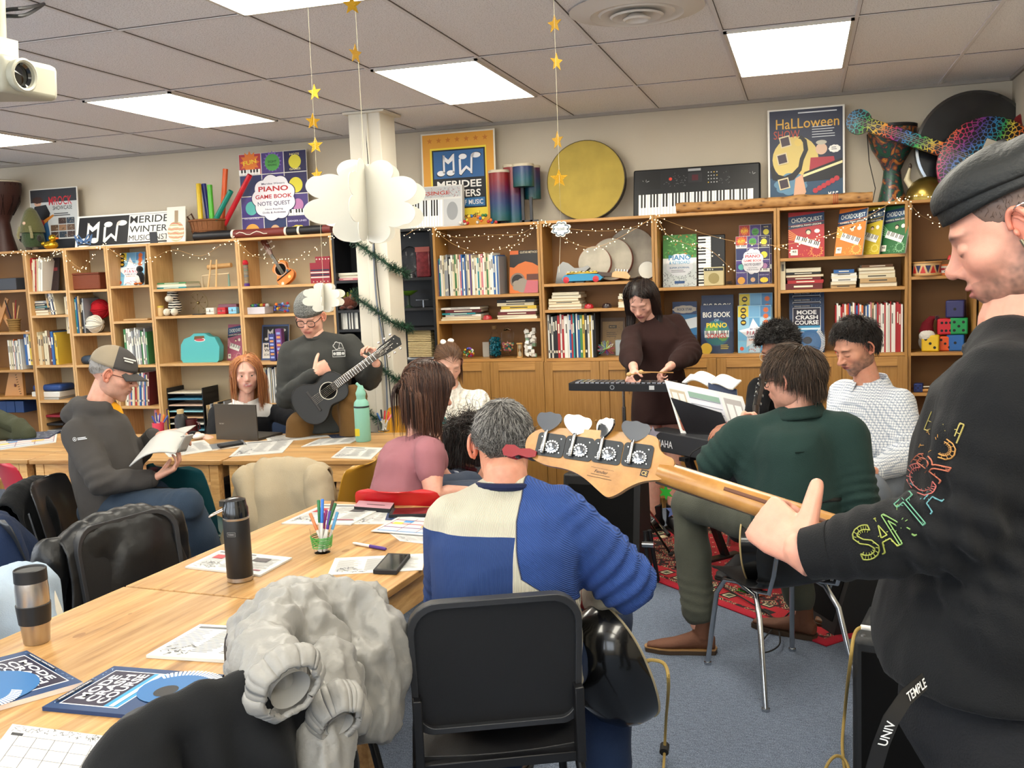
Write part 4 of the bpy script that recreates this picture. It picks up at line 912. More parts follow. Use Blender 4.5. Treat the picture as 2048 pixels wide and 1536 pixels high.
def p_stand():
 t=person('standing person with long dark hair and dark brown dress holding two mallets over the bars',PZ(1322,1040,0))
 hd=dirp(245,-38);Hc=P(1283,600,6.12);Mh=headM(Hc,hd,math.radians(4));skin='#d7a492'
 H_=make_head(Mh,dict(w=.94,jaw=.9,nose=.95,lip='#a85a5c',brow='#1d1512'),skin,5)
 sf=dirp(248);side=sf.cross(UPV);hip=P(1322,788,6.2);neck=P(1308,640,6.2);shR=P(1262,668,6.15);shL=P(1350,645,6.28)
 elR=P(1262,715,5.95);wR=P(1268,739,5.75);elL=P(1378,706,6.1);wL=P(1338,734,5.85)
 aR=P(1307,985,6.24);aR.z=.12;aL=P(1347,990,6.22);aL.z=.12;kR=P(1305,890,6.2);kL=P(1345,890,6.2)
 co=MB();torso(co,hip,neck,side,sf,k=.8);
 fi=MB();legb(fi,hip+side*.08,kR,aR,(.08,.055,.05,.035));legb(fi,hip-side*.08,kL,aL,(.08,.055,.05,.035))
 limb(fi,[neck-V(0,0,.03),Hc-hd*.03-V(0,0,.06)],[.05,.045]);limb(fi,[elR,wR],[.034,.026]);limb(fi,[elL,wL],[.034,.026])
 hand(fi,wR,dirp(235,-35),dirp(20,-20),1,(60,70,45),.9);hand(fi,wL,dirp(205,-30),dirp(250,-60),-1,(55,75,45),.9)
 body(t,H_,co,fi,skin,vf=.005)
 g=MB();seclimb(g,[(P(1322,842,6.2),side,sf,.185,.155),(P(1322,815,6.2),side,sf,.185,.155),(hip,side,sf,.18,.145),(hip.lerp(neck,.45),side,sf,.15,.125),(hip.lerp(neck,.75),side,sf,.175,.135),(hip.lerp(neck,.92),side,sf,.13,.1),(neck+V(0,0,.02),side,sf,.06,.058)])
 trap(g,neck,shL,shR,.048,.04);limb(g,[shR,shR.lerp(elR,.6),elR,elR.lerp(wR,.6)],[.06,.068,.075,.04]);limb(g,[shL,shL.lerp(elL,.5),elL,elL.lerp(wL,.5),elL.lerp(wL,.85)],[.062,.072,.085,.062,.036])
 garment('brown_dress',t,g,cloth('#2c1a18',.2,350),.012,4,.008,8,[(elL,(elL-shL).normalized(),.1,.008)],seed=4)
 for a,d in ((aR,215),(aL,285)):
  shoe(t,(a.x,a.y,.09),dirp(d),mat('#17171a',.35,coat=.4),.255,boot=.06,name='ankle_boot',sole='#0f0f10')
 hair(t,Mh,['#1d1412','#2a1c18','#140e0d','#33231c'],2400,.60,.010,.0016,front=.64,side=.1,back=-.55,grav=.30,curl=.07,seed=22,steps=14,part=.1,hug=1,whorl=(0,.1,.95),z_face=.07,facelim=.68,ymax=.03,fwd=.22,R=(.079,.1,.094))
p_stand()
def p_afro():
 t=person('person with short black afro and clear-framed glasses, black t-shirt, behind the sheet music',PZ(1560,1125,0))
 hd=dirp(222,-18);Hc=P(1556,702,5.35);Mh=headM(Hc,hd);skin='#96614a'
 H_=make_head(Mh,dict(nose=1.05,brow='#120d0c',lip='#6a3a34'),skin,5)
 sf=dirp(225);side=sf.cross(UPV);hip=P(1580,900,5.5);neck=P(1572,752,5.42);shR=P(1520,778,5.4);shL=P(1622,775,5.45)
 elR=P(1508,850,5.25);wR=P(1470,850,5.0);elL=P(1600,870,5.2);wL=P(1540,872,5.0)
 co=MB();torso(co,hip,neck,side,sf,k=.86);kn=hip+sf*.4
 for s in(-1,1): legb(co,hip+side*s*.08,kn+side*s*.09,kn+side*s*.09-V(0,0,.42),(.08,.06,.05,.04))
 fi=MB();limb(fi,[neck-V(0,0,.02),Hc-V(0,0,.06)],[.054,.05]);limb(fi,[shR,elR,wR],[.045,.04,.028]);limb(fi,[shL,elL,wL],[.045,.04,.028]);hand(fi,wR,dirp(200,-5),V(0,0,-1),1,(20,25,20),.95);hand(fi,wL,dirp(200,-5),V(0,0,-1),-1,(20,25,20),.95)
 body(t,H_,co,fi,skin,vf=.005)
 g=MB();torso(g,hip,neck,side,sf,k=.98);trap(g,neck,shL,shR,.052);limb(g,[shR,shR.lerp(elR,.65)],[.07,.062]);limb(g,[shL,shL.lerp(elL,.65)],[.07,.062]);garment('black_tshirt',t,g,cloth('#15161a'),.013,4,.005)
 g=MB()
 for s in(-1,1): leg(g,hip+side*s*.08,kn+side*s*.09,kn+side*s*.09-V(0,0,.4))
 g.ell(tuple(hip),(.15,.15,.1));garment('trousers',t,g,cloth('#1d1f25'),.02,3,.003)
 for s in(-1,1): shoe(t,tuple((kn+side*s*.09).xy)+(.09,),sf,mat('#222225',.6))
 hair(t,Mh,['#100c0b','#1a1311'],5200,.032,.01,.0014,front=.36,side=.02,back=-.6,grav=0,curl=1.6,seed=31,steps=6,shell=1.0,push=0,R=(.108,.125,.112),cen=(0,-.015,.048))
 glasses(t,Mh,'#c9c4ba',.024,.9,th=.0016)
p_afro()
def p_green():
 t=person('person with tousled brown hair in dark green overshirt playing acoustic guitar, back to the camera',PZ(1575,1370,0))
 hd=dirp(140,-8);Hc=P(1585,758,3.86);Mh=headM(Hc,hd,math.radians(0));skin='#d8a08a'
 H_=make_head(Mh,dict(ear=1.0,stubble=.25),skin,5)
 sf=dirp(138);side=sf.cross(UPV);hip=P(1600,1035,3.85);neck=P(1600,826,3.86);shL=P(1492,872,3.92);shR=P(1690,868,3.80)
 elL=P(1432,925,3.95);wL=P(1478,868,4.15);elR=P(1715,1000,3.75);wR=P(1600,1010,4.05)
 kL=P(1378,1010,4.3);aL=P(1396,1195,4.26);aL.z=.13;kR=P(1560,1040,4.35);aR=P(1600,1190,4.4);aR.z=.12
 co=MB();torso(co,hip,neck,side,sf,k=.88);legb(co,hip-side*.08,kL,aL,(.08,.06,.05,.04));legb(co,hip+side*.08,kR,aR,(.08,.06,.05,.04))
 fi=MB();limb(fi,[neck-V(0,0,.03),Hc-V(0,0,.06)-hd*.02],[.06,.056]);limb(fi,[elL,wL],[.04,.03]);limb(fi,[elR,wR],[.04,.03])
 hand(fi,wL-V(0,0,.0)+dirp(0)*.0,dirp(50,55),dirp(-10,10),1,(70,60,40),.98);hand(fi,wR,dirp(160,-10),dirp(200,-20),-1,(35,40,30),.98)
 body(t,H_,co,fi,skin,vf=.005)
 g=MB();torso(g,hip,neck,side,sf,hw=.215,hd=.17,ww=.21,wd=.165,cw=.205,cd=.155,sw=.185,low=.02);lat(g,shL,neck,hip,.10,.2);lat(g,shR,neck,hip,.10,.2);trap(g,neck,shL,shR,.066,.03)
 arm(g,shL,elL,wL-(wL-elL)*.12,(.088,.085,.068,.046));arm(g,shR,elR,wR-(wR-elR)*.1,(.09,.085,.07,.05));g.ell(tuple(elR-V(0,0,.0)),(.08,.08,.09),12)
 garment('green_overshirt',t,g,cloth('#1f3330',.25,280),.011,13,.010,6.5,[(elL,(elL-shL).normalized(),.11,.009),(elR,(elR-shR).normalized(),.11,.008)],seed=17)
 c=MB();
 def colr(u,v):
  a=math.radians(-150+300*u)+PI;r=.078+.022*v;return neck+(-sf*math.cos(a-PI)*r*1.0+side*math.sin(a-PI)*r*1.02)+V(0,0,.040-.045*v-.012*(1-math.cos(a-PI)))
 c.sheet(colr,30,4,cloth('#1c2e2b'),th=.004);build_w(c,'collar',t,angle=180)
 s_=MB();sm_=mat('#12201e',.9)
 yk=[]
 for i in range(19):
  u=i/18-.5;p=hip.lerp(neck,.74)-V(0,0,.02*abs(u))+side*u*.40;yk.append(p-sf*(.143*math.sqrt(max(.05,1-(u*1.72)**2))+.004))
 s_.tube(yk,.0025,6,sm_);s_.tube([yk[9]-V(0,0,.0),yk[9]-V(0,0,.05)-sf*.008,yk[9]-V(0,0,.11)-sf*.006],.0028,6,sm_);build_w(s_,'back_yoke_seam',t)
 g=MB();leg(g,hip-side*.08,kL,aL+V(0,0,.06),(.11,.088,.078,.072));leg(g,hip+side*.08,kR,aR+V(0,0,.06),(.11,.088,.078,.072));g.ell(tuple(hip),(.18,.17,.12),14)
 garment('olive_trousers',t,g,cloth('#4a4c43',.3,280),.012,4,.009,7,[(aL+V(0,0,.12),UPV,.1,.006)],seed=9)
 m_=mat('#5e3a28',.75,var=.12,bump=.2)
 shoe(t,(aL.x,aL.y,.09),dirp(168),m_,.30,boot=.09,name='brown_boot',sole='#3a2a1c',welt='#8d6a42');shoe(t,(aR.x,aR.y,.09),dirp(140),m_,.30,boot=.09,name='brown_boot',sole='#3a2a1c')
 hair(t,Mh,['#33261c','#44342a','#261b14','#564436'],4200,.085,.026,.0013,front=.5,side=.15,back=-.72,grav=.18,curl=.34,seed=33,steps=7,whorl=(.1,-.45,.9),part=None,hug=.5,R=(.080,.103,.096))
 glasses(t,Mh,'#3a3430',.023,.8)
p_green()
def p_check():
 t=person('person with dark wavy hair and moustache in light checked shirt sitting at the right',PZ(1750,1225,0))
 hd=dirp(200,-26);Hc=P(1712,693,4.58);Mh=headM(Hc,hd);skin='#c98f76'
 H_=make_head(Mh,dict(stubble=.75,beard='#4b3a33',brow='#1d1512',nose=1.1,w=1.02,ear=1.05),skin,6)
 sf=dirp(212);side=sf.cross(UPV);hip=P(1762,965,4.6);neck=P(1740,768,4.62);shR=P(1692,790,4.72);shL=P(1795,810,4.5)
 elL=P(1812,915,4.4);wL=P(1745,945,4.25);elR=P(1680,880,4.6);wR=P(1690,925,4.35)
 kL=P(1745,962,4.15);aL=P(1790,1150,4.85);aL.z=.10;kR=P(1660,960,4.4);aR=P(1690,1140,4.6);aR.z=.1;kL=P(1735,985,4.25)
 co=MB();torso(co,hip,neck,side,sf,k=.88);legb(co,hip-side*.08,kL,aL,(.08,.06,.05,.04));legb(co,hip+side*.08,kR,aR,(.08,.06,.05,.04))
 fi=MB();limb(fi,[neck-V(0,0,.03),Hc-V(0,0,.065)-hd*.03],[.06,.056]);limb(fi,[elL,wL],[.04,.03]);limb(fi,[elR,wR],[.04,.03]);hand(fi,wL,dirp(190,-20),dirp(270,-60),1,(30,35,25));hand(fi,wR,dirp(210,-20),dirp(270,-60),-1,(30,35,25))
 body(t,H_,co,fi,skin,vf=.005)
 ang=-math.atan2(side.y,side.x)
 def gh(nt,co_):
  c=mapping(nt,co_,(1,1,1),(0,0,ang));sx=N(nt,'SeparateXYZ');nt.links.new(c,sx.inputs[0])
  def st(o_): return math2(nt,'LESS_THAN',math2(nt,'FRACT',math2(nt,'MULTIPLY',o_,88)),.3)
  s=math2(nt,'ADD',math2(nt,'MAXIMUM',st(sx.outputs[0]),st(sx.outputs[1])),st(sx.outputs[2]))
  n=N(nt,'TexNoise',s_Scale=200);nt.links.new(co_,n.inputs['Vector'])
  return ramp(nt,math2(nt,'MULTIPLY',s,.5),[(0,'#dfe1e4'),(.5,'#b3bac6'),(1,'#7f8ba0')]),n.outputs[0]
 mg=nodemat('gingham',gh,.85,0,.15)
 g=MB();torso(g,hip,neck,side,sf,hw=.20,hd=.165,ww=.195,wd=.165,cw=.195,cd=.155,belly=.02,sw=.175,low=.06);lat(g,shL,neck,hip,.095,.2);lat(g,shR,neck,hip,.095,.2);trap(g,neck,shL,shR,.064,.03)
 arm(g,shL,elL,wL-(wL-elL)*.1,(.085,.08,.062,.046));arm(g,shR,elR,wR-(wR-elR)*.1,(.085,.08,.062,.046))
 garment('checked_shirt',t,g,mg,.010,9,.009,7,[(elL,(elL-shL).normalized(),.11,.008)],seed=27)
 c=MB()
 def colr(u,v):
  a=math.radians(-165+330*u);r=.074+.026*v;return neck+(-sf*math.cos(a)*r+side*math.sin(a)*r)+V(0,0,.045-.05*v-.034*(1-math.cos(a))*.5)
 c.sheet(colr,30,4,mg,th=.003);build_w(c,'collar',t,angle=180)
 b=MB().use(mat('#e8e6e0',.4)) # shirt buttons
 for k in range(4): q_=neck.lerp(hip,.18+.15*k)+sf*(.135+.02*min(k,2));b.ell(tuple(q_),(.006,.006,.006),8)
 g=MB();leg(g,hip-side*.08,kL,aL+V(0,0,.05),(.115,.095,.08,.075));leg(g,hip+side*.08,kR,aR+V(0,0,.05),(.115,.095,.08,.075));g.ell(tuple(hip),(.18,.17,.12),14)
 garment('grey_jeans',t,g,cloth('#6f7681',.3,280),.013,4,.007,8,seed=3)
 shoe(t,(aL.x,aL.y,.09),dirp(190),mat('#5a3a22',.5),name='brown_shoe',sole='#3a2a1c');shoe(t,(aR.x,aR.y,.09),dirp(215),mat('#5a3a22',.5),name='brown_shoe',sole='#3a2a1c')
 hair(t,Mh,['#16110f','#211916','#2e2420'],3000,.06,.026,.0014,front=.55,side=.15,back=-.62,grav=.02,curl=.5,seed=41,steps=7,whorl=(.1,-.75,.6),hug=.4)
p_check()
def p_bass():
 t=person('standing person in black cap and black long-sleeved shirt playing bass, closest of all',(2.10,-5.05,0))
 hd=dirp(152,-24);Hc=P(2042,456,1.58);Mh=headM(Hc,hd,math.radians(2))@Matrix.Scale(1.09,4);skin='#c98f7a'
 H_=make_head(Mh,dict(stubble=.8,beard='#5a463b',brow='#2a1e18',browk=.9,w=1.0,ear=1.0,nose=.86,jaw=1.06,lip='#a8605a'),skin,7)
 sf=dirp(165);side=sf.cross(UPV)
 hip=P(2040,1440,1.54);neck=P(2040,668,1.60);shL=P(2012,792,1.43);shR=P(2110,760,1.85)
 elL=P(1935,1052,1.40);wL=P(1612,1108,1.535);
 el2=elL
 co=MB();torso(co,hip,neck,side,sf,k=.85)
 aL=V(2.02,-5.1,.1)+sf*.06-side*.06;aR=V(2.2,-4.95,.1);kL=hip.lerp(aL,.5)+sf*.04-side*.05;kR=hip.lerp(aR,.5)+sf*.04
 legb(co,hip-side*.08,kL,aL,(.09,.065,.05,.04));legb(co,hip+side*.08,kR,aR,(.09,.065,.05,.04))
 fi=MB();limb(fi,[neck-V(0,0,.06),neck+V(0,0,.02),Hc-V(0,0,.07)-hd*.035],[.07,.064,.06])
 dH=(P(1508,1022,1.62)-wL).normalized();limb(fi,[elL.lerp(wL,.6),elL.lerp(wL,.85),wL,wL+dH*.012],[.044,.036,.030,.029])
 pn=(P(1552,1010,1.76)-P(1545,1030,1.60)).normalized()
 hand(fi,wL,dH,pn,-1,[(78,75,50),(80,80,50),(82,80,50),(84,80,50)],1.06,3,thumb=(.90,.45,.12),tcurl=(6,4),tk=.74)
 elR=P(2200,1100,1.8);wR=P(2080,1200,2.0)
 limb(fi,[elR,wR],[.04,.03]);hand(fi,wR,dirp(170,-20),dirp(230),-1,(40,50,30))
 body(t,H_,co,fi,skin,vf=.0028,fs=4)
 g=MB();torso(g,hip,neck-V(0,0,.02),side,sf,hw=.215,hd=.215,ww=.20,wd=.18,cw=.205,cd=.155,sw=.18,low=-.085,mid=hip.lerp(neck,.5));lat(g,shL,neck,hip+V(0,0,.22),.10);trap(g,neck,shL,shR,.07,.03)
 limb(g,[shL,shL.lerp(elL,.5),elL,elL.lerp(wL,.35),elL.lerp(wL,.7),elL.lerp(wL,.90)],[.088,.080,.066,.060,.050,.043]);limb(g,[shR,elR,wR],[.09,.075,.05])
 mk=cloth('#121315',.25,420)
 garment('black_shirt',t,g,mk,.008,4,.009,7,[(elL,(wL-elL).normalized(),.12,.008),(elL.lerp(wL,.75),(wL-elL).normalized(),.06,.004),(elL,(elL-shL).normalized(),.12,.007)],seed=52)
 c=MB();d_=(wL-elL).normalized();c.tube([elL.lerp(wL,.80),elL.lerp(wL,.86),elL.lerp(wL,.985)],[.046,.043,.041],28,mk);build_w(c,'cuff',t)
 c=MB();c.tube([neck+(side*math.cos(a)*.078+sf*(math.sin(a)*.075))+V(0,0,-.005-.02*math.sin(a)) for a in [2*PI*i/28 for i in range(28)]],.012,8,mk,closed=True);build_w(c,'collar',t)
 word='SANTA CRUZ'
 A=P(1722,1092,1.345);B=P(1850,965,1.262);C_=P(1868,852,1.30)
 pr=MB();cols=['#7d8238','#868c3c','#6b8c50','#52866f','#4c7f86','','#9c4f4a','#a35a42','#a3763c','#938648']
 pth=[(1732,1085),(1766,1068),(1798,1050),(1826,1022),(1848,990),(0,0),(1838,962),(1862,930),(1878,893),(1888,855)]
 from mathutils.bvhtree import BVHTree
 gm=[o for o in t.children if o.name.startswith('black_shirt')][0];bv=BVHTree.FromPolygons([tuple(v.co+MTX[t.name].translation) for v in gm.data.vertices],[tuple(p.vertices) for p in gm.data.polygons])
 def proj(x,y):
  d=ray(x,y).normalized();h=bv.ray_cast(C0,d);return (h[0]-d*.0025) if h[0] else None
 for ch,cc,(x,y),an in zip(word,cols,pth,(-25,-28,-32,-40,-48,0,-40,-52,-62,-68)):
  if ch==' ': continue
  pr=MB()
  v,f,b=text_geo(ch,.0);hh=70;k=hh/(b[3]-b[2]);kx=40/(b[1]-b[0]);a=math.radians(an);cx=(b[0]+b[1])/2;cy=(b[2]+b[3])/2;mm=mat(cc,.7)
  def tr(px_,py_):
   X=(px_-cx)*kx;Y=(py_-cy)*k;return (x+X*math.cos(a)+Y*math.sin(a)*1, y+X*math.sin(a)-Y*math.cos(a))
  from collections import Counter
  ec=Counter()
  for q in f:
   for i in range(len(q)): ec[tuple(sorted((q[i],q[(i+1)%len(q)])))]+=1
  for (i,j),n in ec.items():
   if n==1:
    p,q=proj(*tr(*v[i])),proj(*tr(*v[j]))
    if p is not None and q is not None and (p-q).length<.05: pr.tube([p,q],.0011,4,mm)
  for (i,j),n in ec.items():
   if n==1:
    mx,my=(v[i][0]+v[j][0])/2,(v[i][1]+v[j][1])/2;p,q=proj(*tr(mx,my)),proj(*tr(cx+(mx-cx)*.72,cy+(my-cy)*.8))
    if p is not None and q is not None and (p-q).length<.05: pr.tube([p,q],.0006,3,mm)
  if pr.v: build_w(pr,'sleeve_letter',t)
 g=MB();leg(g,hip-side*.085,kL,aL,(.125,.10,.085,.08));leg(g,hip+side*.085,kR,aR,(.125,.10,.085,.08));g.ell(tuple(hip+V(0,0,.02)),(.185,.18,.16),14)
 garment('black_jeans',t,g,mat('#1a1b1e',.85,bump=.3,bscale=260,var=.2,vscale=5),.011,4,.006,8,seed=6)
 for a in (aL,aR): shoe(t,(a.x,a.y,.09),sf,mat('#202024',.6))
 mc=mat('#131515',.62,bump=.25,bscale=120,var=.1)
 def dome(u,v):
  a=2*PI*u;e=PI/2*v;f_=math.cos(a);k=1.06+.08*math.sin(PI*min(1,v*1.15))
  return Mh@Vector((.079*math.cos(e)**.75*math.sin(a)*k,-.014+.104*math.cos(e)**.75*f_*k-.018*v,  .064+.006*f_+.058*math.sin(e)+.004*math.sin(a*5)*math.sin(PI*v)))
 b=MB();b.sheet(dome,64,16,mc);build_w(b,'cap',t,angle=180,solid=.003)
 b=MB();b.sheet(lambda u,v:Mh@Vector((.0855*math.sin(2*PI*u),-.014+.1085*math.cos(2*PI*u),.046+.030*v+.004*math.cos(2*PI*u)+.003*math.sin(6*PI*u))),64,4,mc,th=-.004);build_w(b,'cap_band',t,angle=180)
 hair(t,Mh,['#5a463c','#473730'],1500,.007,.001,.0005,front=.9,side=-.1,back=-.62,seed=61,steps=2,shell=.985,curl=.5)
 b=MB().use(mat('#c8c6c2',.2,1));b.tube([Mh@Vector((-.093-.006*math.cos(a),-.012+.010*math.sin(a),.024+.004*math.cos(a))) for a in [2*PI*i/16 for i in range(16)]],.0013,6,closed=True);build_w(b,'ear_ring',t)
 b=MB().use(mat('#6f6a5a',.3,.8));b.tube([Mh@Vector((-.0895,.006,-.017)),Mh@Vector((-.0905,.004,-.035))],(.0028),8);build_w(b,'ear_plug',t)
p_bass()
def pine(nt,co):
 n=N(nt,'TexNoise',s_Scale=3,s_Detail=6,s_Roughness=.62,s_Distortion=.3);nt.links.new(mapping(nt,co,(16,1.0,16)),n.inputs['Vector'])
 sx=N(nt,'SeparateXYZ');nt.links.new(co,sx.inputs[0])
 st=math2(nt,'FLOOR',math2(nt,'MULTIPLY',sx.outputs[0],24));w=N(nt,'TexWhiteNoise',noise_dimensions='1D');nt.links.new(st,w.inputs['W'])
 a=ramp(nt,n.outputs[0],[(.25,'#7d5629'),(.42,'#a87d48'),(.55,'#b58d5a'),(.75,'#c8a36f')])
 hs=N(nt,'HueSaturation');nt.links.new(a,hs.inputs['Color']);mr=N(nt,'MapRange',i1=0.,i2=1.,i3=.74,i4=1.12);nt.links.new(w.outputs[0],mr.inputs[0]);nt.links.new(mr.outputs[0],hs.inputs['Value'])
 v=N(nt,'TexVoronoi',s_Scale=8);nt.links.new(mapping(nt,co,(1.0,.55,1)),v.inputs['Vector']);dn=N(nt,'TexNoise',s_Scale=9);nt.links.new(co,dn.inputs['Vector'])
 k=math2(nt,'LESS_THAN',math2(nt,'ADD',v.outputs[0],math2(nt,'MULTIPLY',dn.outputs[0],.05)),.115);k2=math2(nt,'MULTIPLY',k,.7)
 fr=math2(nt,'FRACT',math2(nt,'MULTIPLY',sx.outputs[0],24));ln=math2(nt,'MULTIPLY',math2(nt,'LESS_THAN',fr,.03),.25)
 c=mixc(nt,k2,hs.outputs[0],lin('#7d5226'));return mixc(nt,ln,c,lin('#8a6233')),n.outputs[0]
M_PINE=nodemat('pine_top',pine,.42,0,.03)
M_PINE2=wood('pine_frame','#b98a50','#d2a467','#e0b87c',(9,1.2,9),.5)
def table(M,L,W,label):
 t=thing('pine_table',label,'table',M,group='pine tables pushed together')
 m=MB();m.b2(-W/2,W/2,-L/2,L/2,.715,.74,M_PINE);m.build('tabletop',t,bevel=.003)
 for x,y,dx,dy in ((0,-L/2+.07,W-.16,.02),(0,L/2-.07,W-.16,.02),(-W/2+.03,0,.02,L-.16),(W/2-.03,0,.02,L-.16)):
  m=MB();m.b2(x-dx/2,x+dx/2,y-dy/2,y+dy/2,.62,.715,M_PINE2);m.build('apron',t,bevel=.001)
 for sx in(-1,1):
  for sy in(-1,1):
   m=MB();x=sx*(W/2-.045);y=sy*(L/2-.05);m.b2(x-.026,x+.026,y-.026,y+.026,0,.715,M_PINE2);m.build('leg',t,bevel=.002)
 return t
AW=math.radians(-4.8);eL=V(.0843,.9964,0);eW=V(.9964,-.0843,0)
nlA=V(-.306,-4.167,0);W_=.855
cA=nlA+eL*.59+eW*W_/2;cB=nlA-eL*.605+eW*W_/2
table(T(*cA)@RZ(-4.83),1.175,W_,'pine table with the marker cup and black drink bottle, nearer than the back row')
table(T(*cB)@RZ(-4.83),1.20,W_,'closest pine table carrying the steel travel mug and blue music books')
def far_table(x0,y0,x1,y1,label,W=.86):
 a=V(x0,y0,0);b=V(x1,y1,0);d=(b-a).normalized();n_=V(-d.y,d.x,0);c=(a+b)/2+n_*W/2;return table(T(*c)@RZ(math.degrees(math.atan2(d.y,d.x))-90),(b-a).length-.004,W,label)
far_table(-1.222,-2.195,-.045,-2.075,'pine table carrying the mint green bottle in the back row')
far_table(-2.425,-2.265,-1.236,-2.195,'pine table carrying the open laptop in the back row')
far_table(-3.64,-2.26,-2.437,-2.262,'pine table carrying the paper cup, farthest left of the back row')
CH=mat('#b9bcc0',.22,1);M_BP=mat('#141416',.5,bump=.1,bscale=300)
def school_chair(M,color,label,slots=False,sc=1,group=None,tubeback=True):
 t=thing('plastic_chair',label,'chair',M@Matrix.Scale(sc,4),group)
 pl=mat(color,.38,coat=.2);pr=[(.205,.415),(.19,.432),(.10,.432),(0,.425),(-.11,.428),(-.165,.45),(-.19,.50),(-.205,.57),(-.222,.65),(-.245,.74),(-.262,.79),(-.275,.803)]
 def fn(u,v):
  x=v*(len(pr)-1);i=min(int(x),len(pr)-2);f=x-i;y=pr[i][0]*(1-f)+pr[i+1][0]*f;z=pr[i][1]*(1-f)+pr[i+1][1]*f
  w=.20 if v<.5 else .20-.02*(v-.5)*2;w*=(1-.35*max(0,(v-.86)/.14)**2.2)*(1-.12*max(0,(.1-v)/.1)**2)*(1-.12*math.exp(-((v-.52)/.08)**2));s=2*u-1
  cup=.03*abs(s)**2.4
  if v<.5: z+=cup*.8*(1-abs(v-.25)*1)
  else: y+=cup*1.2
  return (s*w,y,z)
 m=MB()
 m.sheet(fn,16,34,pl,th=-.005)
 if slots: m.f=[f for f in m.f]
 m.build('shell',t,angle=60)
 if slots:
  for x in(-.04,.0,.04): m=MB();m.b2(x-.007,x+.007,-.215,-.185,.50,.60,mat('#1b0a0c',.6));m.build('slot',t)
 for sx in(-1,1):
  m=MB();m.tube([(sx*.15,.05,.415),(sx*.165,.14,.40),(sx*.18,.19,.33),(sx*.205,.235,.01)],.0115,10,CH);m.build('leg',t)
  m=MB();m.tube([(sx*.15,.05,.415),(sx*.155,-.10,.405),(sx*.175,-.16,.33),(sx*.205,-.25,.01)],.0115,10,CH);m.build('leg',t)
  m=MB();m.tube([(sx*.205,.235,0),(sx*.205,.235,.012)],.016,10,CH);m.build('foot_cap',t);m=MB();m.tube([(sx*.205,-.25,0),(sx*.205,-.25,.012)],.016,10,CH);m.build('foot_cap',t)
 if tubeback:
  m=MB();m.tube([(-.15,-.05,.41),(-.15,-.19,.44),(-.15,-.225,.52),(-.145,-.262,.68),(-.12,-.272,.70),(.12,-.272,.70),(.145,-.262,.68),(.15,-.225,.52),(.15,-.19,.44),(.15,-.05,.41)],.009,8,CH);m.build('back_tube',t)
 return t
def band_chair(M,label,w=.42,zt=.88,chrome=False,zb=.53):
 t=thing('band_chair',label,'chair',M)
 h=zt-zb;R=.085
 def rr(k,yo):  # rounded rectangle outline in x,z with curved back
  pts=[];a,b=w/2-k,h/2-k;r=R-k*.7
  for cx,cz,a0 in ((a-r,b-r,0),(-a+r,b-r,90),(-a+r*.6,-b+r*.5,180),(a-r*.6,-b+r*.5,270)):
   rr_=r if cz>0 else r*.55
   for i in range(7):
    an=math.radians(a0+15*i);x=cx+rr_*math.cos(an);z=cz+rr_*math.sin(an);y=-.215-.12*(z+h/2)+.035*(2*x/w)**2+yo;pts.append((x,y,z+zb+h/2))
  return pts
 m=MB();m.rings([rr(.012,.014),rr(.012,.010),rr(.014,.002)],M_BP);m.build('back_panel',t,bevel=.001)
 m=MB();A=rr(0,-.012);B=rr(.0,.024);C=rr(.017,.024);D=rr(.017,-.012);m.rings([A,B,C,D],mat('#2a2b2e',.42),closed=True);m.build('back_rim',t,bevel=.002,angle=50)
 m=MB();m.sheet(lambda u,v:((u-.5)*w*.98,-.19+.40*v,.455+.012*abs(2*u-1)**2-.02*max(0,(v-.8)/.2)**2),14,12,M_BP,th=.022);m.build('seat',t,bevel=.002)
 for sx in(-1,1):
  x=sx*(w/2-.015);mm=CH if chrome else mat('#1a1a1c',.35,.3)
  m=MB();m.tube([(x,-.17,.44),(x*1.03,-.19,.38),(x*1.15,-.30,.0)],.0125,10,mm);m.build('leg',t)
  m=MB();m.tube([(x,.15,.43),(x*1.03,.17,.38),(x*1.12,.24,.0)],.0125,10,mm);m.build('leg',t)
  m=MB();m.b2(x-.012,x+.012,-.235,-.19,.43,zb+.1,mat('#1a1a1c',.35,.3));m.build('back_bracket',t,bevel=.003)
 m=MB();m.b2(-w/2,w/2,-.215,-.18,.425,.452,mat('#1a1a1c',.35,.3));m.build('rear_rail',t,bevel=.003)
 return t
def chair_at(a,b,flip=1,back=.22):
 """floor matrix of a chair whose back's top edge runs from a to b (seen left to right from behind)"""
 a=V(a[0],a[1],0);b=V(b[0],b[1],0);d=(b-a).normalized();n_=V(-d.y,d.x,0)*flip;c=(a+b)/2+n_*back
 return T(*c)@RZ(math.degrees(math.atan2(n_.y,n_.x))-90)
MH=chair_at((.856,-4.571),(1.22,-4.417),back=.255);ch_h=band_chair(MH,'black band chair of the grey-haired person, its wide back nearest the camera',w=.44,zt=.885)
MI=chair_at((.44,-4.75),(.69,-4.357),back=.255);band_chair(MI,'black band chair under the pale grey puffer jacket')
MJ=chair_at((.43,-5.16),(.70,-4.82),back=.255);band_chair(MJ,'black chair under the black coat at the bottom edge',zt=.82,zb=.5)
MG=chair_at((-.56,-3.56),(-.68,-3.99),back=.25);
MG=chair_at((-.68,-3.99),(-.56,-3.58),flip=-1,back=.25);band_chair(MG,'black chair under the shiny leather jacket left of the table',zt=.86)
MK=T(1.52,-2.70,0)@RZ(28);
school_chair(T(1.66,-2.76,0)@RZ(32),'#17181a','black plastic chair on chrome legs under the person in green',sc=.98)
school_chair(T(2.12,-1.98,0)@RZ(80),'#17181a','black chair under the person in the checked shirt')
school_chair(chair_at((-1.25,-2.70),(-.95,-2.77),back=.2),'#0f3f45','teal plastic chair with chrome back tube beside the reading person',sc=1.04)
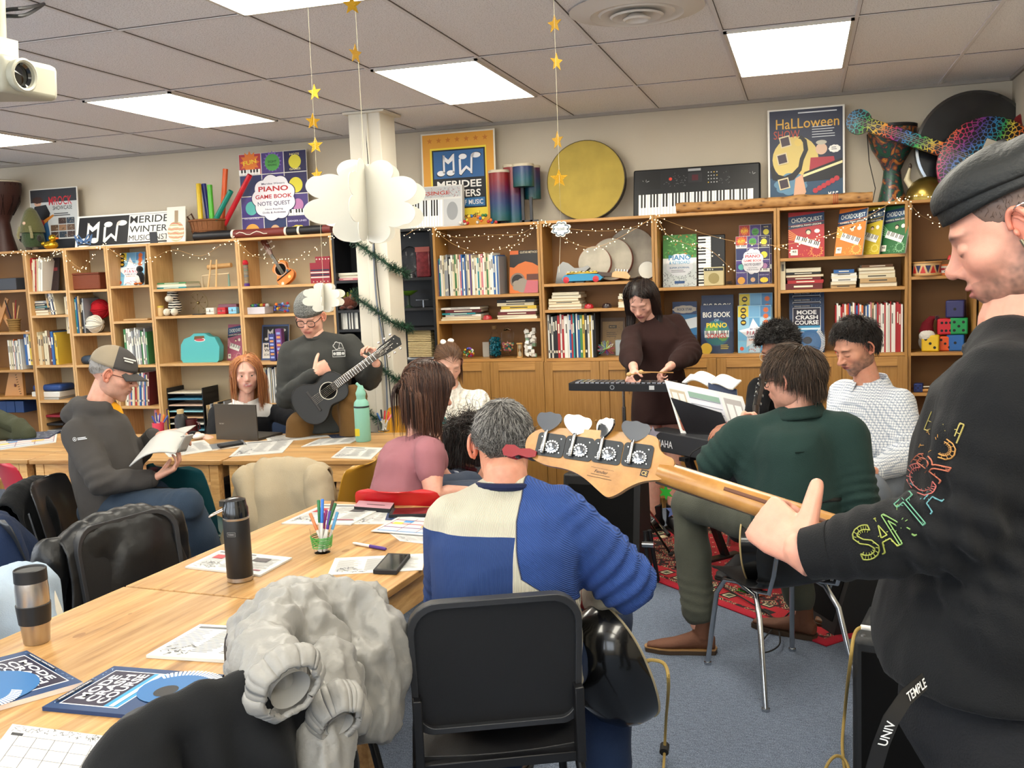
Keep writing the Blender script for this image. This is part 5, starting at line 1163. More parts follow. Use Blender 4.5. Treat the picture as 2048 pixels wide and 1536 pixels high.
school_chair(chair_at((-.02,-3.02),(.30,-3.0),back=.22),'#b3161c','red plastic chair under the person in pink, behind the marker table')
school_chair(T(-1.95,-2.58,0)@RZ(-32),'#b0182c','dark red plastic chair with slotted back at the left picture edge',slots=True,tubeback=False,sc=1.05)
school_chair(T(-.60,-2.42,0)@RZ(8),'#4a4a4d','chair hidden under the cream jacket',sc=1.03)
school_chair(T(-.74,-1.02,0)@RZ(170),'#c98f22','mustard plastic chair standing behind the mint green bottle',sc=1.03)
school_chair(T(-.50,-2.46,0)@RZ(88),'#b98a2a','mustard plastic chair tucked under the back table beside the pink t-shirt',tubeback=False)
school_chair(T(-1.30,-1.03,0)@RZ(176),'#1f4f96','blue plastic chair beside the ginger-haired person')
school_chair(T(-1.62,-1.02,0)@RZ(184),'#20304a','navy plastic chair behind the laptop, under the ginger-haired person',sc=1.03)
school_chair(T(-.13,-.98,0)@RZ(176),'#6e1f24','dark red chair under the person in the cream sweater')
school_chair(T(1.62,-.80,0)@RZ(150),'#303236','grey chair under the person behind the sheet music')
school_chair(T(.28,-2.08,0)@RZ(-60),'#26324c','dark blue chair under the person with curly black hair',sc=.9)
Mn=T(-1.36,-2.98,0)@RZ(-72);school_chair(Mn,'#232427','dark chair under the person in the two-tone cap',sc=1.02)
school_chair(T(-1.14,-3.45,0)@RZ(-40),'#26282c','dark chair under the slumped navy blue jacket')
school_chair(T(-.26,-4.40,0)@RZ(-80),'#d8d2c4','pale chair under the light blue denim jacket')
t=thing('stool','tall dark wooden stool under the person in the grey beanie','stool',T(-.88,-1.30,0))
m=MB();m.lathe([(.0,.685),(.17,.685),(.18,.70),(.17,.72),(0,.722)],28,mat('#3a2a1e',.5));m.build('seat',t)
for a in (45,135,225,315):
 ca,sa=math.cos(math.radians(a)),math.sin(math.radians(a));m=MB();m.cyl((ca*.11,sa*.11,.69),(ca*.2,sa*.2,0),.016,.014,10,mat('#3a2a1e',.5));m.build('leg',t)
m=MB();m.tube([(.175*math.cos(a),.175*math.sin(a),.25) for a in [2*PI*i/24 for i in range(24)]],.009,8,CH,closed=True);m.build('foot_ring',t)
def drape(name,label,cat,M,mat_,w=.50,zt=.86,front=.30,back=.42,yb=-.26,lean=.12,amp=.03,k=4.2,seed=1,flare=.12,slope=.06,th=.012,extra=None,bias=0,name2=None):
 """cloth over a chair back, in the chair frame (back at y=yb)"""
 q=random.Random(seed);ph=[q.uniform(0,6.28) for _ in range(4)]
 L=front+back+.08
 def fn(u,v):
  s=2*u-1;d=v*L-front-.04   # <0 front side, >0 rear side
  top=zt+.015-slope*abs(s)**3
  fall=max(0,abs(d)-.035);r=fall
  f=math.sin(s*k+ph[0]+.8*math.sin(fall*5+ph[1]))+.5*math.sin(s*k*2.3+ph[2]-fall*4)+.35*noise.noise(Vector((s*3,fall*6,seed)))
  x=s*(w/2+flare*fall*(1 if d>0 else .3))+bias*fall+.02*noise.noise(Vector((fall*7,s*2,seed+3)))*1
  if abs(d)<=.035: a=d/.035*PI/2;y=yb-math.sin(a)*.035;z=top-.03*(1-math.cos(a))
  else:
   sg=1 if d>0 else -1;y=yb-sg*(.035+.012)-sg*(amp*f*min(1,fall/.12)*.9+amp*.6*min(1,fall/.1)) + lean*fall*(-.2 if sg>0 else .9);z=top-.03-fall
  z+=.012*noise.noise(Vector((s*5,v*5,seed)))
  hem=.03*math.sin(s*3+ph[3])
  if v>.9: z+=hem*(v-.9)*10
  return (x,y,z)
 m=MB();m.sheet(fn,60,70,mat_,th=th)
 t=thing(name,label,cat,M);m.build(name2 or 'shell_cloth',t,angle=180)
 if extra: extra(t)
 return t
M_LEATH=mat('#101113',.4,bump=.25,bscale=28)
def lea(t):
 m=MB().use(mat('#0c0c0e',.4));
 m.tube([(-.19,-.315,.83),(-.1,-.325,.80),(.02,-.33,.79),(.12,-.325,.80),(.2,-.31,.76)],.004,6);m.build('yoke_seam',t)
 for s in(-1,1):
  m=MB();limb(m,[(s*.24,-.29,.78),(s*.27,-.30,.62),(s*.25,-.31,.42)],[.06,.055,.045]);v,f,nr=remesh(m,.01,8);v=folds(v,nr,.014,11,seed=s*3+5);M4=np.array(MTX[t.name]);v=v@M4[:3,:3].T+M4[:3,3];obj_from('sleeve',v,f,[M_LEATH],t)
drape('leather_jacket','shiny black leather jacket hung over the chair left of the table','jacket',MG,M_LEATH,w=.46,front=.3,back=.45,amp=.02,k=3,seed=4,extra=lea,yb=-.27)
M_CREAM=cloth('#a3957c',.25,300);
def cre(t):
 for s,b in((-1,.06),(1,.0)):
  m=MB();limb(m,[(s*.17,-.32,.77),(s*.2+b,-.35,.6),(s*.17+b,-.34,.46)],[.065,.06,.045]);v,f,nr=remesh(m,.01,8);v=folds(v,nr,.016,9,seed=s*3+9);M4=np.array(MTX[t.name]);v=v@M4[:3,:3].T+M4[:3,3];obj_from('sleeve',v,f,[M_CREAM],t)
drape('cream_jacket','cream cotton jacket draped over a chair in front of the back table','jacket',T(-.60,-2.42,0)@RZ(8),M_CREAM,w=.42,zt=.84,front=.3,back=.50,amp=.035,k=3.6,seed=12,flare=.35,slope=.05,yb=-.275,extra=cre)
drape('denim_jacket','pale blue denim jacket hung over a chair behind the steel mug','jacket',T(-.26,-4.40,0)@RZ(-80),mat('#a3b4c6',.85,bump=.3,bscale=300,var=.1),w=.44,zt=.84,front=.3,back=.5,amp=.03,k=4,seed=8,flare=.25,yb=-.27)
drape('black_coat','black coat hung over the nearest chair at the bottom edge','coat',MJ,cloth('#131416',.2,350),w=.52,zt=.83,front=.3,back=.7,amp=.05,k=6.5,seed=21,flare=.10,slope=.10,yb=-.27)
drape('black_jacket','black fleece jacket hung behind the person in the two-tone cap','jacket',Mn,cloth('#151618',.3,120),w=.46,zt=.80,front=.3,back=.55,amp=.03,k=5,seed=31,flare=.1,yb=-.33)
drape('dark_coat','dark olive coat hanging over the slotted red chair','coat',T(-1.60,-2.74,0)@RZ(-52),cloth('#24221f',.3,150),w=.28,zt=.70,front=.2,back=.55,amp=.03,k=4,seed=33,yb=-.25)
drape('navy_jacket','navy blue jacket slumped over a chair at the far left edge','jacket',T(-1.14,-3.45,0)@RZ(-40),cloth('#16233d',.25,200),w=.46,zt=.79,front=.3,back=.6,amp=.04,k=3,seed=35,yb=-.25,slope=.25)
t=thing('olive_bag','olive green canvas bag slumped on the back table at the left','bag',T(-3.30,-1.62,.742))
m=MB();limb(m,[(-.25,.0,.07),(0,.02,.085),(.2,.0,.055),(.30,-.02,.03)],[.09,.10,.075,.045]);v,f,nr=remesh(m,.012,6);v[:,2]=np.maximum(v[:,2],.002);v=folds(v,nr,.022,7,seed=3);v[:,2]=np.maximum(v[:,2],.001)
M4=np.array(MTX[t.name]);obj_from('bag_body',v@M4[:3,:3].T+M4[:3,3],f,[cloth('#3d4030',.3,200)],t)
m=MB();m.tube([(-.2,-.09,.10),(-.05,-.12,.15),(.12,-.1,.12),(.25,-.06,.05)],(.006),8,mat('#2c2f22',.8),flat=2.5);m.build('strap',t)
def puffer():
 t=thing('puffer_jacket','pale grey puffer jacket with gathered cuffs thrown over the chair beside the table','jacket',T(.62,-4.52,0))
 g=MB();PT=lambda *a:[P(x,y,z) for x,y,z in a]
 limb(g,PT((505,1270,2.42),(560,1235,2.44),(620,1215,2.46),(690,1208,2.52),(735,1212,2.58)),[.055,.07,.062,.055,.045])
 limb(g,PT((500,1290,2.36),(475,1330,2.32)),[.05,.03])
 limb(g,PT((600,1225,2.40),(640,1300,2.36),(665,1370,2.24)),[.055,.055,.05])
 limb(g,PT((565,1240,2.38),(530,1310,2.22),(562,1352,2.10)),[.06,.062,.058])
 limb(g,PT((700,1215,2.48),(748,1270,2.46),(762,1350,2.44),(752,1430,2.42)),[.058,.062,.06,.058]);limb(g,PT((725,1300,2.42),(730,1420,2.40)),[.055,.052])
 limb(g,PT((655,1330,2.26),(640,1420,2.19),(650,1500,2.15),(655,1560,2.15)),[.05,.048,.045,.05]);limb(g,PT((690,1360,2.3),(700,1430,2.26)),[.035,.034])
 v,f,nr=remesh(g,.0075,7);v=folds(v,nr,.032,8.5,seed=5,aniso=(1,1,.5));v2=folds(v,nr,.016,19,seed=9,aniso=(1.2,1.2,.45))
 mp=mat('#868480',.42,bump=.18,bscale=55,sheen=.1);obj_from('jacket_body',v2,f,[mp],t)
 def cuff(c,ax,r,rx,L,seed):
  ax=Vector(ax).normalized();u=ax.orthogonal().normalized();w=ax.cross(u);m=MB()
  def fn(a,b):
   an=2*PI*a;pk=1+.028*math.sin(an*23+seed)+.05*math.sin(an*7)+.02*math.sin(an*13+2);rr=(r*(1-.25*b)+.012*math.sin(b*PI))*pk
   return Vector(c)+ax*(L*(b-.5))+u*rr*math.cos(an)+w*rr*rx*math.sin(an)
  m.sheet(fn,90,8,mp,th=-.012)
  m.sheet(lambda a,b:Vector(c)+ax*(L*(.5-b*1.4))+u*r*.62*(1-.5*b)*math.cos(2*PI*a)+w*r*rx*.62*(1-.5*b)*math.sin(2*PI*a),40,5,mat('#8c8a86',.6))
  build_w(m,'gathered_cuff',t,angle=180)
 d1=(P(590,1395,2.00)-P(545,1335,2.10));cuff(P(572,1368,2.02),d1,.072,.82,.05,1)
 d2=(P(690,1440,2.22)-P(665,1370,2.3));cuff(P(672,1425,2.14),d2,.052,.8,.07,3)
 m=MB().use(mat('#c9c7c2',.5));
 m.tube([P(618,1325,2.2),P(640,1350,2.17),P(655,1378,2.17)],.0022,6);m.tube([P(615,1322,2.2),P(628,1360,2.17),P(650,1392,2.17)],.0022,6);build_w(m,'drawcord',t)
 m=MB().use(mat('#d5d3ce',.3));m.cyl(P(632,1334,2.17),P(640,1330,2.17),.005,.005,10);build_w(m,'cord_lock',t)
puffer()
def rugt(nt,co):
 sx=N(nt,'SeparateXYZ');nt.links.new(co,sx.inputs[0]);x=math2(nt,'ABSOLUTE',sx.outputs[0]);y=math2(nt,'ABSOLUTE',sx.outputs[1])
 ex=math2(nt,'SUBTRACT',.98,x);ey=math2(nt,'SUBTRACT',.70,y);e=math2(nt,'MINIMUM',ex,ey)
 cm=N(nt,'CombineXYZ');nt.links.new(x,cm.inputs[0]);nt.links.new(y,cm.inputs[1])
 v=N(nt,'TexVoronoi',s_Scale=26);v.distance='MANHATTAN';nt.links.new(cm.outputs[0],v.inputs['Vector'])
 v2=N(nt,'TexVoronoi',s_Scale=11);v2.distance='CHEBYCHEV';nt.links.new(cm.outputs[0],v2.inputs['Vector'])
 f=ramp(nt,v.outputs[0],[(0,'#1b1210'),(.18,'#d9c7a2'),(.3,'#8e1620'),(.55,'#a61a26'),(.8,'#8e1620')],'CONSTANT')
 bo=ramp(nt,v.outputs[0],[(0,'#3c4a3a'),(.2,'#cdb78f'),(.34,'#191414'),(.62,'#cbb58c'),(.7,'#7d1820'),(.95,'#191414')],'CONSTANT')
 md=ramp(nt,v2.outputs[0],[(0,'#44543f'),(.2,'#d9c7a2'),(.28,'#1b1414'),(.42,'#a61a26')],'CONSTANT')
 g=math2(nt,'GREATER_THAN',math2(nt,'ADD',math2(nt,'MULTIPLY',x,.7),y),.62);f=mixc(nt,g,f,bo)
 b1=math2(nt,'LESS_THAN',e,.24);c=mixc(nt,b1,f,bo);b2=math2(nt,'MULTIPLY',math2(nt,'LESS_THAN',e,.19),math2(nt,'GREATER_THAN',e,.08));c=mixc(nt,b2,c,md)
 c=mixc(nt,math2(nt,'LESS_THAN',e,.055),c,lin('#a5142a'));n=N(nt,'TexNoise',s_Scale=300);nt.links.new(co,n.inputs['Vector']);return c,n.outputs[0]
M_RUG=nodemat('persian_rug',rugt,.95,0,.5)
ra=V(.45,-1.12,0);rb=V(1.62,-2.18,0)
d=(rb-ra).normalized();n_=V(-d.y,d.x,0);rc=(ra+rb)/2+n_*.70+d*.12
m=MB();m.sheet(lambda u,v:((u-.5)*1.96,(v-.5)*1.40,.009+.002*math.sin(u*17)*math.sin(v*11)),40,30,M_RUG,th=.008)
lone(m,'persian_rug','red patterned Persian-style rug lying on the carpet under the keyboard','rug',M=T(*rc)@RZ(math.degrees(math.atan2(d.y,d.x))),angle=180)
M_MAPLE=wood('maple_neck','#8f602b','#a3743a','#b08347',(3,3,3),.28)
CHR=mat('#9c9ea0',.14,1)
def bass():
 nut=P(1318,942,1.83);tip=P(1040,892,1.90);far=P(1700,1068,1.67)
 x=(nut-far).normalized();z=Vector(cf)*-1;z=(z-x*z.dot(x));
 M=frame(nut,x,(z*1.0+UPV*.18));t=thing('bass_guitar','maple-necked bass guitar held by the person in the black cap, headstock in mid picture','guitar',M)
 L=.62;n=14;R=[]
 for i in range(n+1):
  q=-L*i/n;w=.0205+.0085*i/n;d=.021
  if i==0: d=.014
  R.append([V(q,w*math.cos(a),d*math.sin(a) if math.sin(a)>0 else .003*math.sin(a)) for a in [2*PI*j/24 for j in range(24)]])
 m=MB();m.rings(R,M_MAPLE);m.build('neck',t,angle=60)
 m=MB();m.box((-L/2,0,-.005),(L,.046,.006),mat('#2f1c12',.5));m.build('fingerboard',t,bevel=.001)
 m=MB();m.tube([(-.13,-.004,.0212),(-.62,-.004,.0212)],(.0035),8,mat('#5a331c',.5),flat=.4,up=(0,0,1));m.build('skunk_stripe',t)
 hx=(tip-nut).length;hs=Matrix.Rotation(math.atan2((tip-nut).dot(M.to_3x3()@V(0,1,0)),(tip-nut).dot(M.to_3x3()@V(1,0,0))),4,'Z')
 out=[(-.03,.021),(-.005,.028),(.006,.040),(.008,.058),(.022,.066),(.10,.062),(.20,.054),(.232,.048),(.252,.030),(.256,.010),(.250,-.008),(.232,-.022),(.205,-.030),(.175,-.030),(.150,-.034),(.125,-.046),(.098,-.066),(.080,-.078),(.062,-.066),(.046,-.048),(.020,-.030),(-.02,-.022)]
 pts=out
 for _ in range(2):
  q=[]
  for i in range(len(pts)):
   a=pts[i];b=pts[(i+1)%len(pts)];q+=[(a[0]*.75+b[0]*.25,a[1]*.75+b[1]*.25),(a[0]*.25+b[0]*.75,a[1]*.25+b[1]*.75)]
  pts=q
 HS0=T(0,-.004,0)@hs@Matrix.Diagonal((1.07,.92,1,1));HS=HS0@Matrix.Diagonal((1,-1,1,1))
 m=MB();m.prism(pts,-.004,.012,M_MAPLE,M=HS);m.build('headstock',t,bevel=.002,angle=50)
 rows=[.205,.150,.096,.040]
 for k,rx in enumerate(rows):
  cy=.036-.002*k+ (.0);B=HS@T(rx,.018+.006*(3-k)*-.2,.012)
  m=MB();pl=[]
  for cx_,cy_,a0 in ((.017,.014,0),(-.017,.014,90),(-.017,-.014,180),(.017,-.014,270)):
   for i in range(5): a=math.radians(a0+22.5*i);pl.append((1.18*(cx_+.006*math.cos(a)),1.25*(cy_+.006*math.sin(a))))
  m.prism(pl,0,.0022,mat('#2f3134',.42,.7),M=B);tu=m.build('tuner_plate',t,bevel=.0006)
  m=MB();m.lathe([(.012,0),(.012,.003),(.0085,.004),(.0085,.008),(.004,.0095),(0,.0095)],20,CHR,M=B@T(-.004,-.004,.0022))
  for i in range(16): a=2*PI*i/16;m.box((.0125*math.cos(a)-.004,.0125*math.sin(a)-.004,.004),(.003,.003,.003),CHR,M=B)
  m.build('gear',tu)
  m=MB();m.tube([(.012,-.020,.006),(.012,-.008,.006),(.012,0,.006),(.012,.022,.006),(.012,.030,.004)],[.004,.0052,.0045,.004,.0035],12,CHR,M=B);
  for yy in(-.016,-.012,-.008): m.tube([(.012,yy,.006),(.012,yy+.002,.006)],.0058,12,CHR,M=B)
  m.build('tuner_shaft',tu)
  m=MB();an=(8,-22,38,-14)[k]
  cl=[(.0,-.010),(.010,-.004),(.020,.006),(.024,.018),(.019,.028),(.009,.027),(.0,.031),(-.009,.027),(-.019,.028),(-.024,.018),(-.020,.006),(-.010,-.004)]
  cp=cl
  for _ in range(2):
   q=[]
   for i in range(len(cp)):
    a=cp[i];b=cp[(i+1)%len(cp)];q+=[(a[0]*.75+b[0]*.25,a[1]*.75+b[1]*.25),(a[0]*.25+b[0]*.75,a[1]*.25+b[1]*.75)]
   cp=q
  m.prism(cp,-.0022,.0022,CHR,M=B@T(.012,.037,.003)@Matrix.Scale(1.12,4)@Matrix.Rotation(math.radians(an),4,'Y'));m.build('tuner_key',tu,bevel=.0012)
  for sx in(-.019,.019):
   for sy in(-.015,.015):
    if (sx,sy)!=(.019,.0): m=MB();m.lathe([(0,.0022),(.0018,.0022),(.0016,.0034),(0,.0036)],8,CHR,M=B@T(sx,sy,0));m.build('screw',tu)
 m=MB();cv=CV(m,HS0@frame((.125,.044,.0122),(-1,.06,0),(0,0,1)),.058,.028)
 cv.rect(.05,.92,.75,.02,'#2a1c10');cv.text('Fender',.42,.68,.24,'#2a1c10',w=.42,sh=.25);cv.rect(.1,.42,.62,.03,'#2a1c10');cv.rect(.0,.22,.8,.03,'#2a1c10');m.build('back_logo',t)
 m=MB();cv=CV(m,HS0@frame((.030,.022,.0122),(-.99,.1,0),(0,0,1)),.014,.014);cv.rect(0,0,1,1,'#15110c');cv.text('CE',.5,.5,.6,'#d8a860',w=.7);m.build('mark_plate',t)
 for k in range(4):
  y=-.0145+.0097*k;m=MB();m.tube([(.22-.055*k,.012,-.008),(0,y,-.012),(-.62,y*1.3,-.016),(-.95,y*1.4,-.02)],.0011,6,CHR);m.build('string',t)
 body=[(-.60,.05),(-.52,.12),(-.50,.16),(-.56,.18),(-.68,.15),(-.78,.14),(-.90,.17),(-1.02,.16),(-1.09,.06),(-1.08,-.08),(-1.0,-.16),(-.88,-.17),(-.78,-.13),(-.70,-.14),(-.62,-.17),(-.56,-.15),(-.57,-.08),(-.62,-.04)]
 q=body
 for _ in range(2):
  r_=[]
  for i in range(len(q)): a=q[i];b=q[(i+1)%len(q)];r_+=[(a[0]*.75+b[0]*.25,a[1]*.75+b[1]*.25),(a[0]*.25+b[0]*.75,a[1]*.25+b[1]*.75)]
  q=r_
 m=MB();m.prism(q,-.012,.032,mat('#151517',.2,coat=.5));m.build('body',t,bevel=.006,angle=50)
 return t,HS0
bt,bHS=bass()
Mb=MTX[bt.name]@bHS
t=thing('clip_tuner','dark red clip-on tuner gripping the tip of the bass headstock','tuner',Mb@T(.262,.010,.0))
rd=mat('#7c0f18',.3,coat=.3)
for dz,a in((.014,4),(-.010,-6)):
 m=MB();p=[(-.035,.006),(-.02,.010),(0,.007),(.012,.0135),(.030,.012),(.036,0),(.030,-.012),(.012,-.0135),(0,-.007),(-.02,-.010),(-.035,-.006)]
 m.prism(p,-.0025,.0025,rd,M=T(-.0,0,dz)@Matrix.Rotation(math.radians(a),4,'Y')@Matrix.Rotation(math.radians(0),4,'Z'));m.build('jaw',t,bevel=.0015)
m=MB();m.cyl((.006,-.012,.002),(.006,.012,.002),.005,.005,12,mat('#2a2a2c',.4));m.build('hinge',t)
m=MB();m.lathe([(0,0),(.013,0),(.013,.004),(0,.004)],20,mat('#17171a',.5),M=T(-.024,0,.0)@Matrix.Scale(1,4));m.build('rubber_pad',t)
def gshape(L,wu,wl,ww,cut=0,n=72):
 """guitar outline, lower bout at x=0.., neck end at x=L"""
 k=[(0,0),(.03,.55*wl),(.12,.86*wl),(.24,wl),(.38,.93*wl),(.52,ww*1.02),(.60,ww),(.70,wu*.93),(.80,wu),(.90,wu*.88),(.97,wu*.5),(1,.02)]
 up=[(x*L,y) for x,y in k];dn=[(x*L,-y) for x,y in k[::-1][1:-1]]
 if cut: dn=[(x*L,-y) for x,y in k[::-1] if x<.78];dn=[(L*.93,-.03),(L*.86,-.045),(L*.80,-.08),(L*.80,-wu*.9),(L*.83,-wu*1.02),(L*.78,-wu*1.02)]+dn[1:-1]
 p=up+dn
 for _ in range(3):
  q=[]
  for i in range(len(p)): a=p[i];b=p[(i+1)%len(p)];q+=[(a[0]*.75+b[0]*.25,a[1]*.75+b[1]*.25),(a[0]*.25+b[0]*.75,a[1]*.25+b[1]*.75)]
  p=q
 return p
def guitar(M,label,name='guitar',L=.46,wu=.14,wl=.19,ww=.11,D=.09,neck=.36,top='#15120f',side='#121110',bind='#d8c49a',head='#1a1512',bowl=False,cut=0,hw=.022,nstr=6,frets=14,keys=CHR,cat='guitar',rose=None):
 t=thing(name,label,cat,M);ol=gshape(L,wu,wl,ww,cut)
 ms=mat(side,.22,coat=.5);mt=mat(top,.45)
 m=MB()
 if bowl:
  R=[]
  for k,(s,z) in enumerate(((1,0),(1,-.02),(.97,-.055),(.88,-.095),(.70,-.13),(.4,-.15),(.1,-.155))): cx=L*.42;R.append([V(cx+(x-cx)*s,y*s,z) for x,y in ol])
  m.rings(R,ms);m.build('bowl_back',t,angle=60)
 else: m.prism(ol,-D,0,ms);m.build('body_sides',t,bevel=.003,angle=50)
 m=MB();m.prism([(x*1.0,y*1.0) for x,y in ol],.0005,.003,mt);so=m.build('soundboard',t,angle=50)
 for z in ((0.001,) if bowl else (.001,-D+.001)): m=MB();m.tube([(x*1.002,y*1.005,z) for x,y in ol],.0035,6,mat(bind,.4),closed=True);m.build('binding',t)
 m=MB();m.lathe([(0,.0035),(.045,.0035),(.045,.004),(0,.004)],28,mat('#070605',.9),M=T(L*.66,0,0));m.build('sound_hole',so)
 m=MB();m.tube([(L*.66+.051*math.cos(a),.051*math.sin(a),.0038) for a in [2*PI*i/28 for i in range(28)]],.002,5,mat(rose or '#b8b2a4',.4),closed=True);m.build('rosette',so)
 m=MB();m.b2(L*.33,L*.37,-.07,.07,.003,.011,mat('#1c1512',.4));m.build('bridge',so,bevel=.002)
 m=MB();R=[]
 for i in range(9):
  x=L*.96+neck*i/8-.0;w=hw*(1.18-.18*i/8);R.append([V(x,w*math.cos(a),.006+(.004*math.sin(a) if math.sin(a)>0 else .018*math.sin(a))) for a in [2*PI*j/16 for j in range(16)]])
 m.rings(R,mat('#2a1c14',.4));m.build('neck',t)
 m=MB();m.b2(L*.74,L*.96+neck,-hw*1.05,hw*1.05,.006,.0115,mat('#1d1613',.45));
 x1=L*.96+neck;sc=x1-L*.35
 for i in range(1,frets+1): x=x1-sc*(1-2**(-i/12));m.b2(x-.0008,x+.0008,-hw,hw,.0115,.0128,mat('#cfd0d2',.2,1))
 m.build('fingerboard',t)
 h=MB();h.prism([(x1,-hw),(x1+.03,-hw-.008),(x1+.15,-hw-.014),(x1+.165,0),(x1+.15,hw+.014),(x1+.03,hw+.008),(x1,hw)],-.006,.006,mat(head,.25,coat=.4),M=T(x1,0,0)@Matrix.Rotation(math.radians(9),4,'Y')@T(-x1,0,.004));ho=h.build('headstock',t,bevel=.0015)
 for s in(-1,1):
  for i in range(nstr//2):
   m=MB();Q=T(x1,0,0)@Matrix.Rotation(math.radians(9),4,'Y')@T(-x1,0,.004);xx=x1+.045+.042*i*(3/(nstr//2))**.5;m.tube([(xx,s*.018,.006),(xx,s*.018,.014)],.0035,8,keys,M=Q);m.tube([(xx,s*.02,-.002),(xx,s*.045,-.002)],.0022,8,keys,M=Q);m.ell((xx,s*.052,-.002),(.009,.008,.005),10,keys,M=Q);m.build('tuning_key',ho)
 for i in range(nstr):
  y=(-1+2*i/(nstr-1))*hw*.8;m=MB();m.tube([(L*.35,y*1.35,.013),(x1,y,.0145),(x1+.05+.03*(i%3),y,.008)],.0006,4,keys);m.build('string',t)
 return t
def gframe(bridge,head,face,L,neck):
 """bridge and nut points in the world, face = direction the soundboard looks"""
 x=(head-bridge).normalized();k=(L*.96+neck-L*.35);return frame(bridge-x*(L*.35),x,face)
TS[0]=.36
b_=P(628,803,5.46);h_=P(752,711,5.50);TS[0]=0
guitar(gframe(b_,h_,dirp(275,12),.34,.24),'small black guitar with a black headstock held by the person in the beanie',L=.34,wu=.095,wl=.13,ww=.078,D=.07,neck=.26,top='#0b0b0c',side='#0b0b0c',bind='#1a1a1c',head='#121213',hw=.022,frets=18,rose='#d8d2c4',keys=mat('#d0cbc4',.2,.8))
b_=P(1205,1300,2.95);h_=P(990,1120,3.5)
x_=(h_-b_).normalized();guitar(gframe(P(1232,1310,2.86),P(985,1150,3.45),dirp(62,22),.48,.34),'glossy black round-backed guitar on the lap of the grey-haired person',L=.50,wu=.15,wl=.205,ww=.115,top='#2a1a10',side='#0b0b0c',bind='#9a8d70',bowl=True,neck=.34)
guitar(gframe(P(1500,1085,4.02),P(1512,850,4.28),dirp(150,5),.48,.36),'black acoustic guitar with cream binding held by the person in green',L=.48,wu=.145,wl=.195,ww=.12,D=.11,neck=.34,bind='#b09a6e',side='#0c0c0d',top='#3a2412')
pl,pr_=P(1290,880,5.25),P(1545,925,4.75)
zk=.86;A=PZ(1296,859,.745);B_=PZ(1438,884,.745)
d=(B_-A);d.z=0;dn=d.normalized();nn=V(-dn.y,dn.x,0)
kc=A+dn*.60+nn*.15;KM=frame((kc.x,kc.y,0),dn,UPV)
t=thing('digital_piano','long dark grey digital piano seen from behind on an X-shaped stand','piano',KM)
mk=mat('#2b2c30',.42,bump=.05,bscale=300)
m=MB();m.prism([(-.15,.63),(.16,.63),(.16,.68),(.05,.70),(-.02,.745),(-.15,.745)],-.60,.60,mk,M=Matrix(((0,0,1,0),(1,0,0,0),(0,1,0,0),(0,0,0,1))));m.build('case',t,bevel=.006)
m=MB();m.b2(-.57,.57,.04,.158,.682,.697,mat('#f0eee8',.3));m.build('white_keys',t)
for i in range(36):
 if i%7 in(2,6): continue
 m=MB();x=-.56+1.12*(i+1)/37;m.b2(x-.006,x+.006,.04,.10,.697,.708,mat('#111112',.3));m.build('black_key',t)
m=MB();cv=CV(m,frame((-.60,-.1515,.655),(1,0,0),(0,-1,0)),.22,.05);cv.text('YAMAHA',.5,.5,.8,'#c9cacc',w=.92);m.build('brand_lettering',t)
m=MB();m.b2(.0,.16,-.153,-.15,.64,.655,mat('#0e0e10',.5));m.build('socket_panel',t)
t=thing('keyboard_stand','black folding metal stand under the digital piano','stand',KM)
for x in(-.28,.22):
 for s in(-1,1):
  m=MB();m.box((x,0,.31),(.045,.03,.66),mat('#101012',.45),M=T(x,0,.31)@RX(s*24)@T(-x,0,-.31));m.build('cross_bar',t)
 m=MB();m.box((x,0,.618),(.05,.36,.02),mat('#101012',.45));m.build('top_rest',t)
 m=MB();m.box((x,0,.012),(.06,.46,.024),mat('#101012',.45));m.build('foot_bar',t,bevel=.004)
TS[0]=.42
a1,a2,a3,a4=P(1365,795,5.1),P(1500,835,4.93),P(1465,900,4.9),P(1368,855,5.08)
def quad_thing(name,label,cat,bl,br,tl,th,mat_,draw=None,group=None,gap=.0004):
 x=(br-bl);w=x.length;z=x.cross(tl-bl);M=frame(bl,x,z);y=M.to_3x3().inverted()@(tl-bl);h=y.y
 t=thing(name,label,cat,M,group)
 m=MB();m.prism([(0,0),(w,0),(w+y.x,h),(y.x,h)],-th,0,mat_);cv=CV(m,M_sk(y.x,h),w,h);cv.z=gap
 if draw: draw(cv)
 m.build('cover' if draw else 'sheet',t);return t
def M_sk(sx,h): return Matrix(((1,sx/h,0,0),(0,1,0,0),(0,0,1,0),(0,0,0,1)))
DB=lambda *a:[P(x,y,tt) for x,y,tt in a]
c=DB((1362,862,5.12),(1494,898,4.93),(1335,792,5.15))
quad_thing('music_desk','black folding music desk on the digital piano','music stand',*DB((1375,872,5.05),(1478,905,4.90),(1341,795,5.09)),.006,mat('#0c0c0e',.25))
def opensheet(cv):
 cv.rect(0,0,1,1,'#efeeea');cv.rect(.03,.1,.2,.75,'#c9b9a0');cv.rect(.05,.3,.07,.5,'#e9e6e0');cv.rect(.14,.3,.07,.5,'#e9e6e0');cv.rect(.04,.08,.19,.2,'#9a4a32');cv.rect(.26,0,.44,.95,'#e6e6ee')
 for i in range(7): cv.rect(.28,.1+.11*i,.4,.015,'#8c8f9c')
 cv.rect(.28,.78,.4,.1,'#8fae9c');cv.rect(.74,.1,.22,.8,'#b9b2ae');cv.rect(.76,.3,.08,.5,'#f0eeea');cv.rect(.86,.3,.08,.5,'#f0eeea');cv.rect(.74,.06,.22,.22,'#a83238')
quad_thing('sheet_music','wide white printed music sheets propped on the piano desk','sheet music',*DB((1362,868,5.08),(1520,905,4.90),(1329,760,5.12)),.004,mat('#e8e6e0',.6),opensheet)
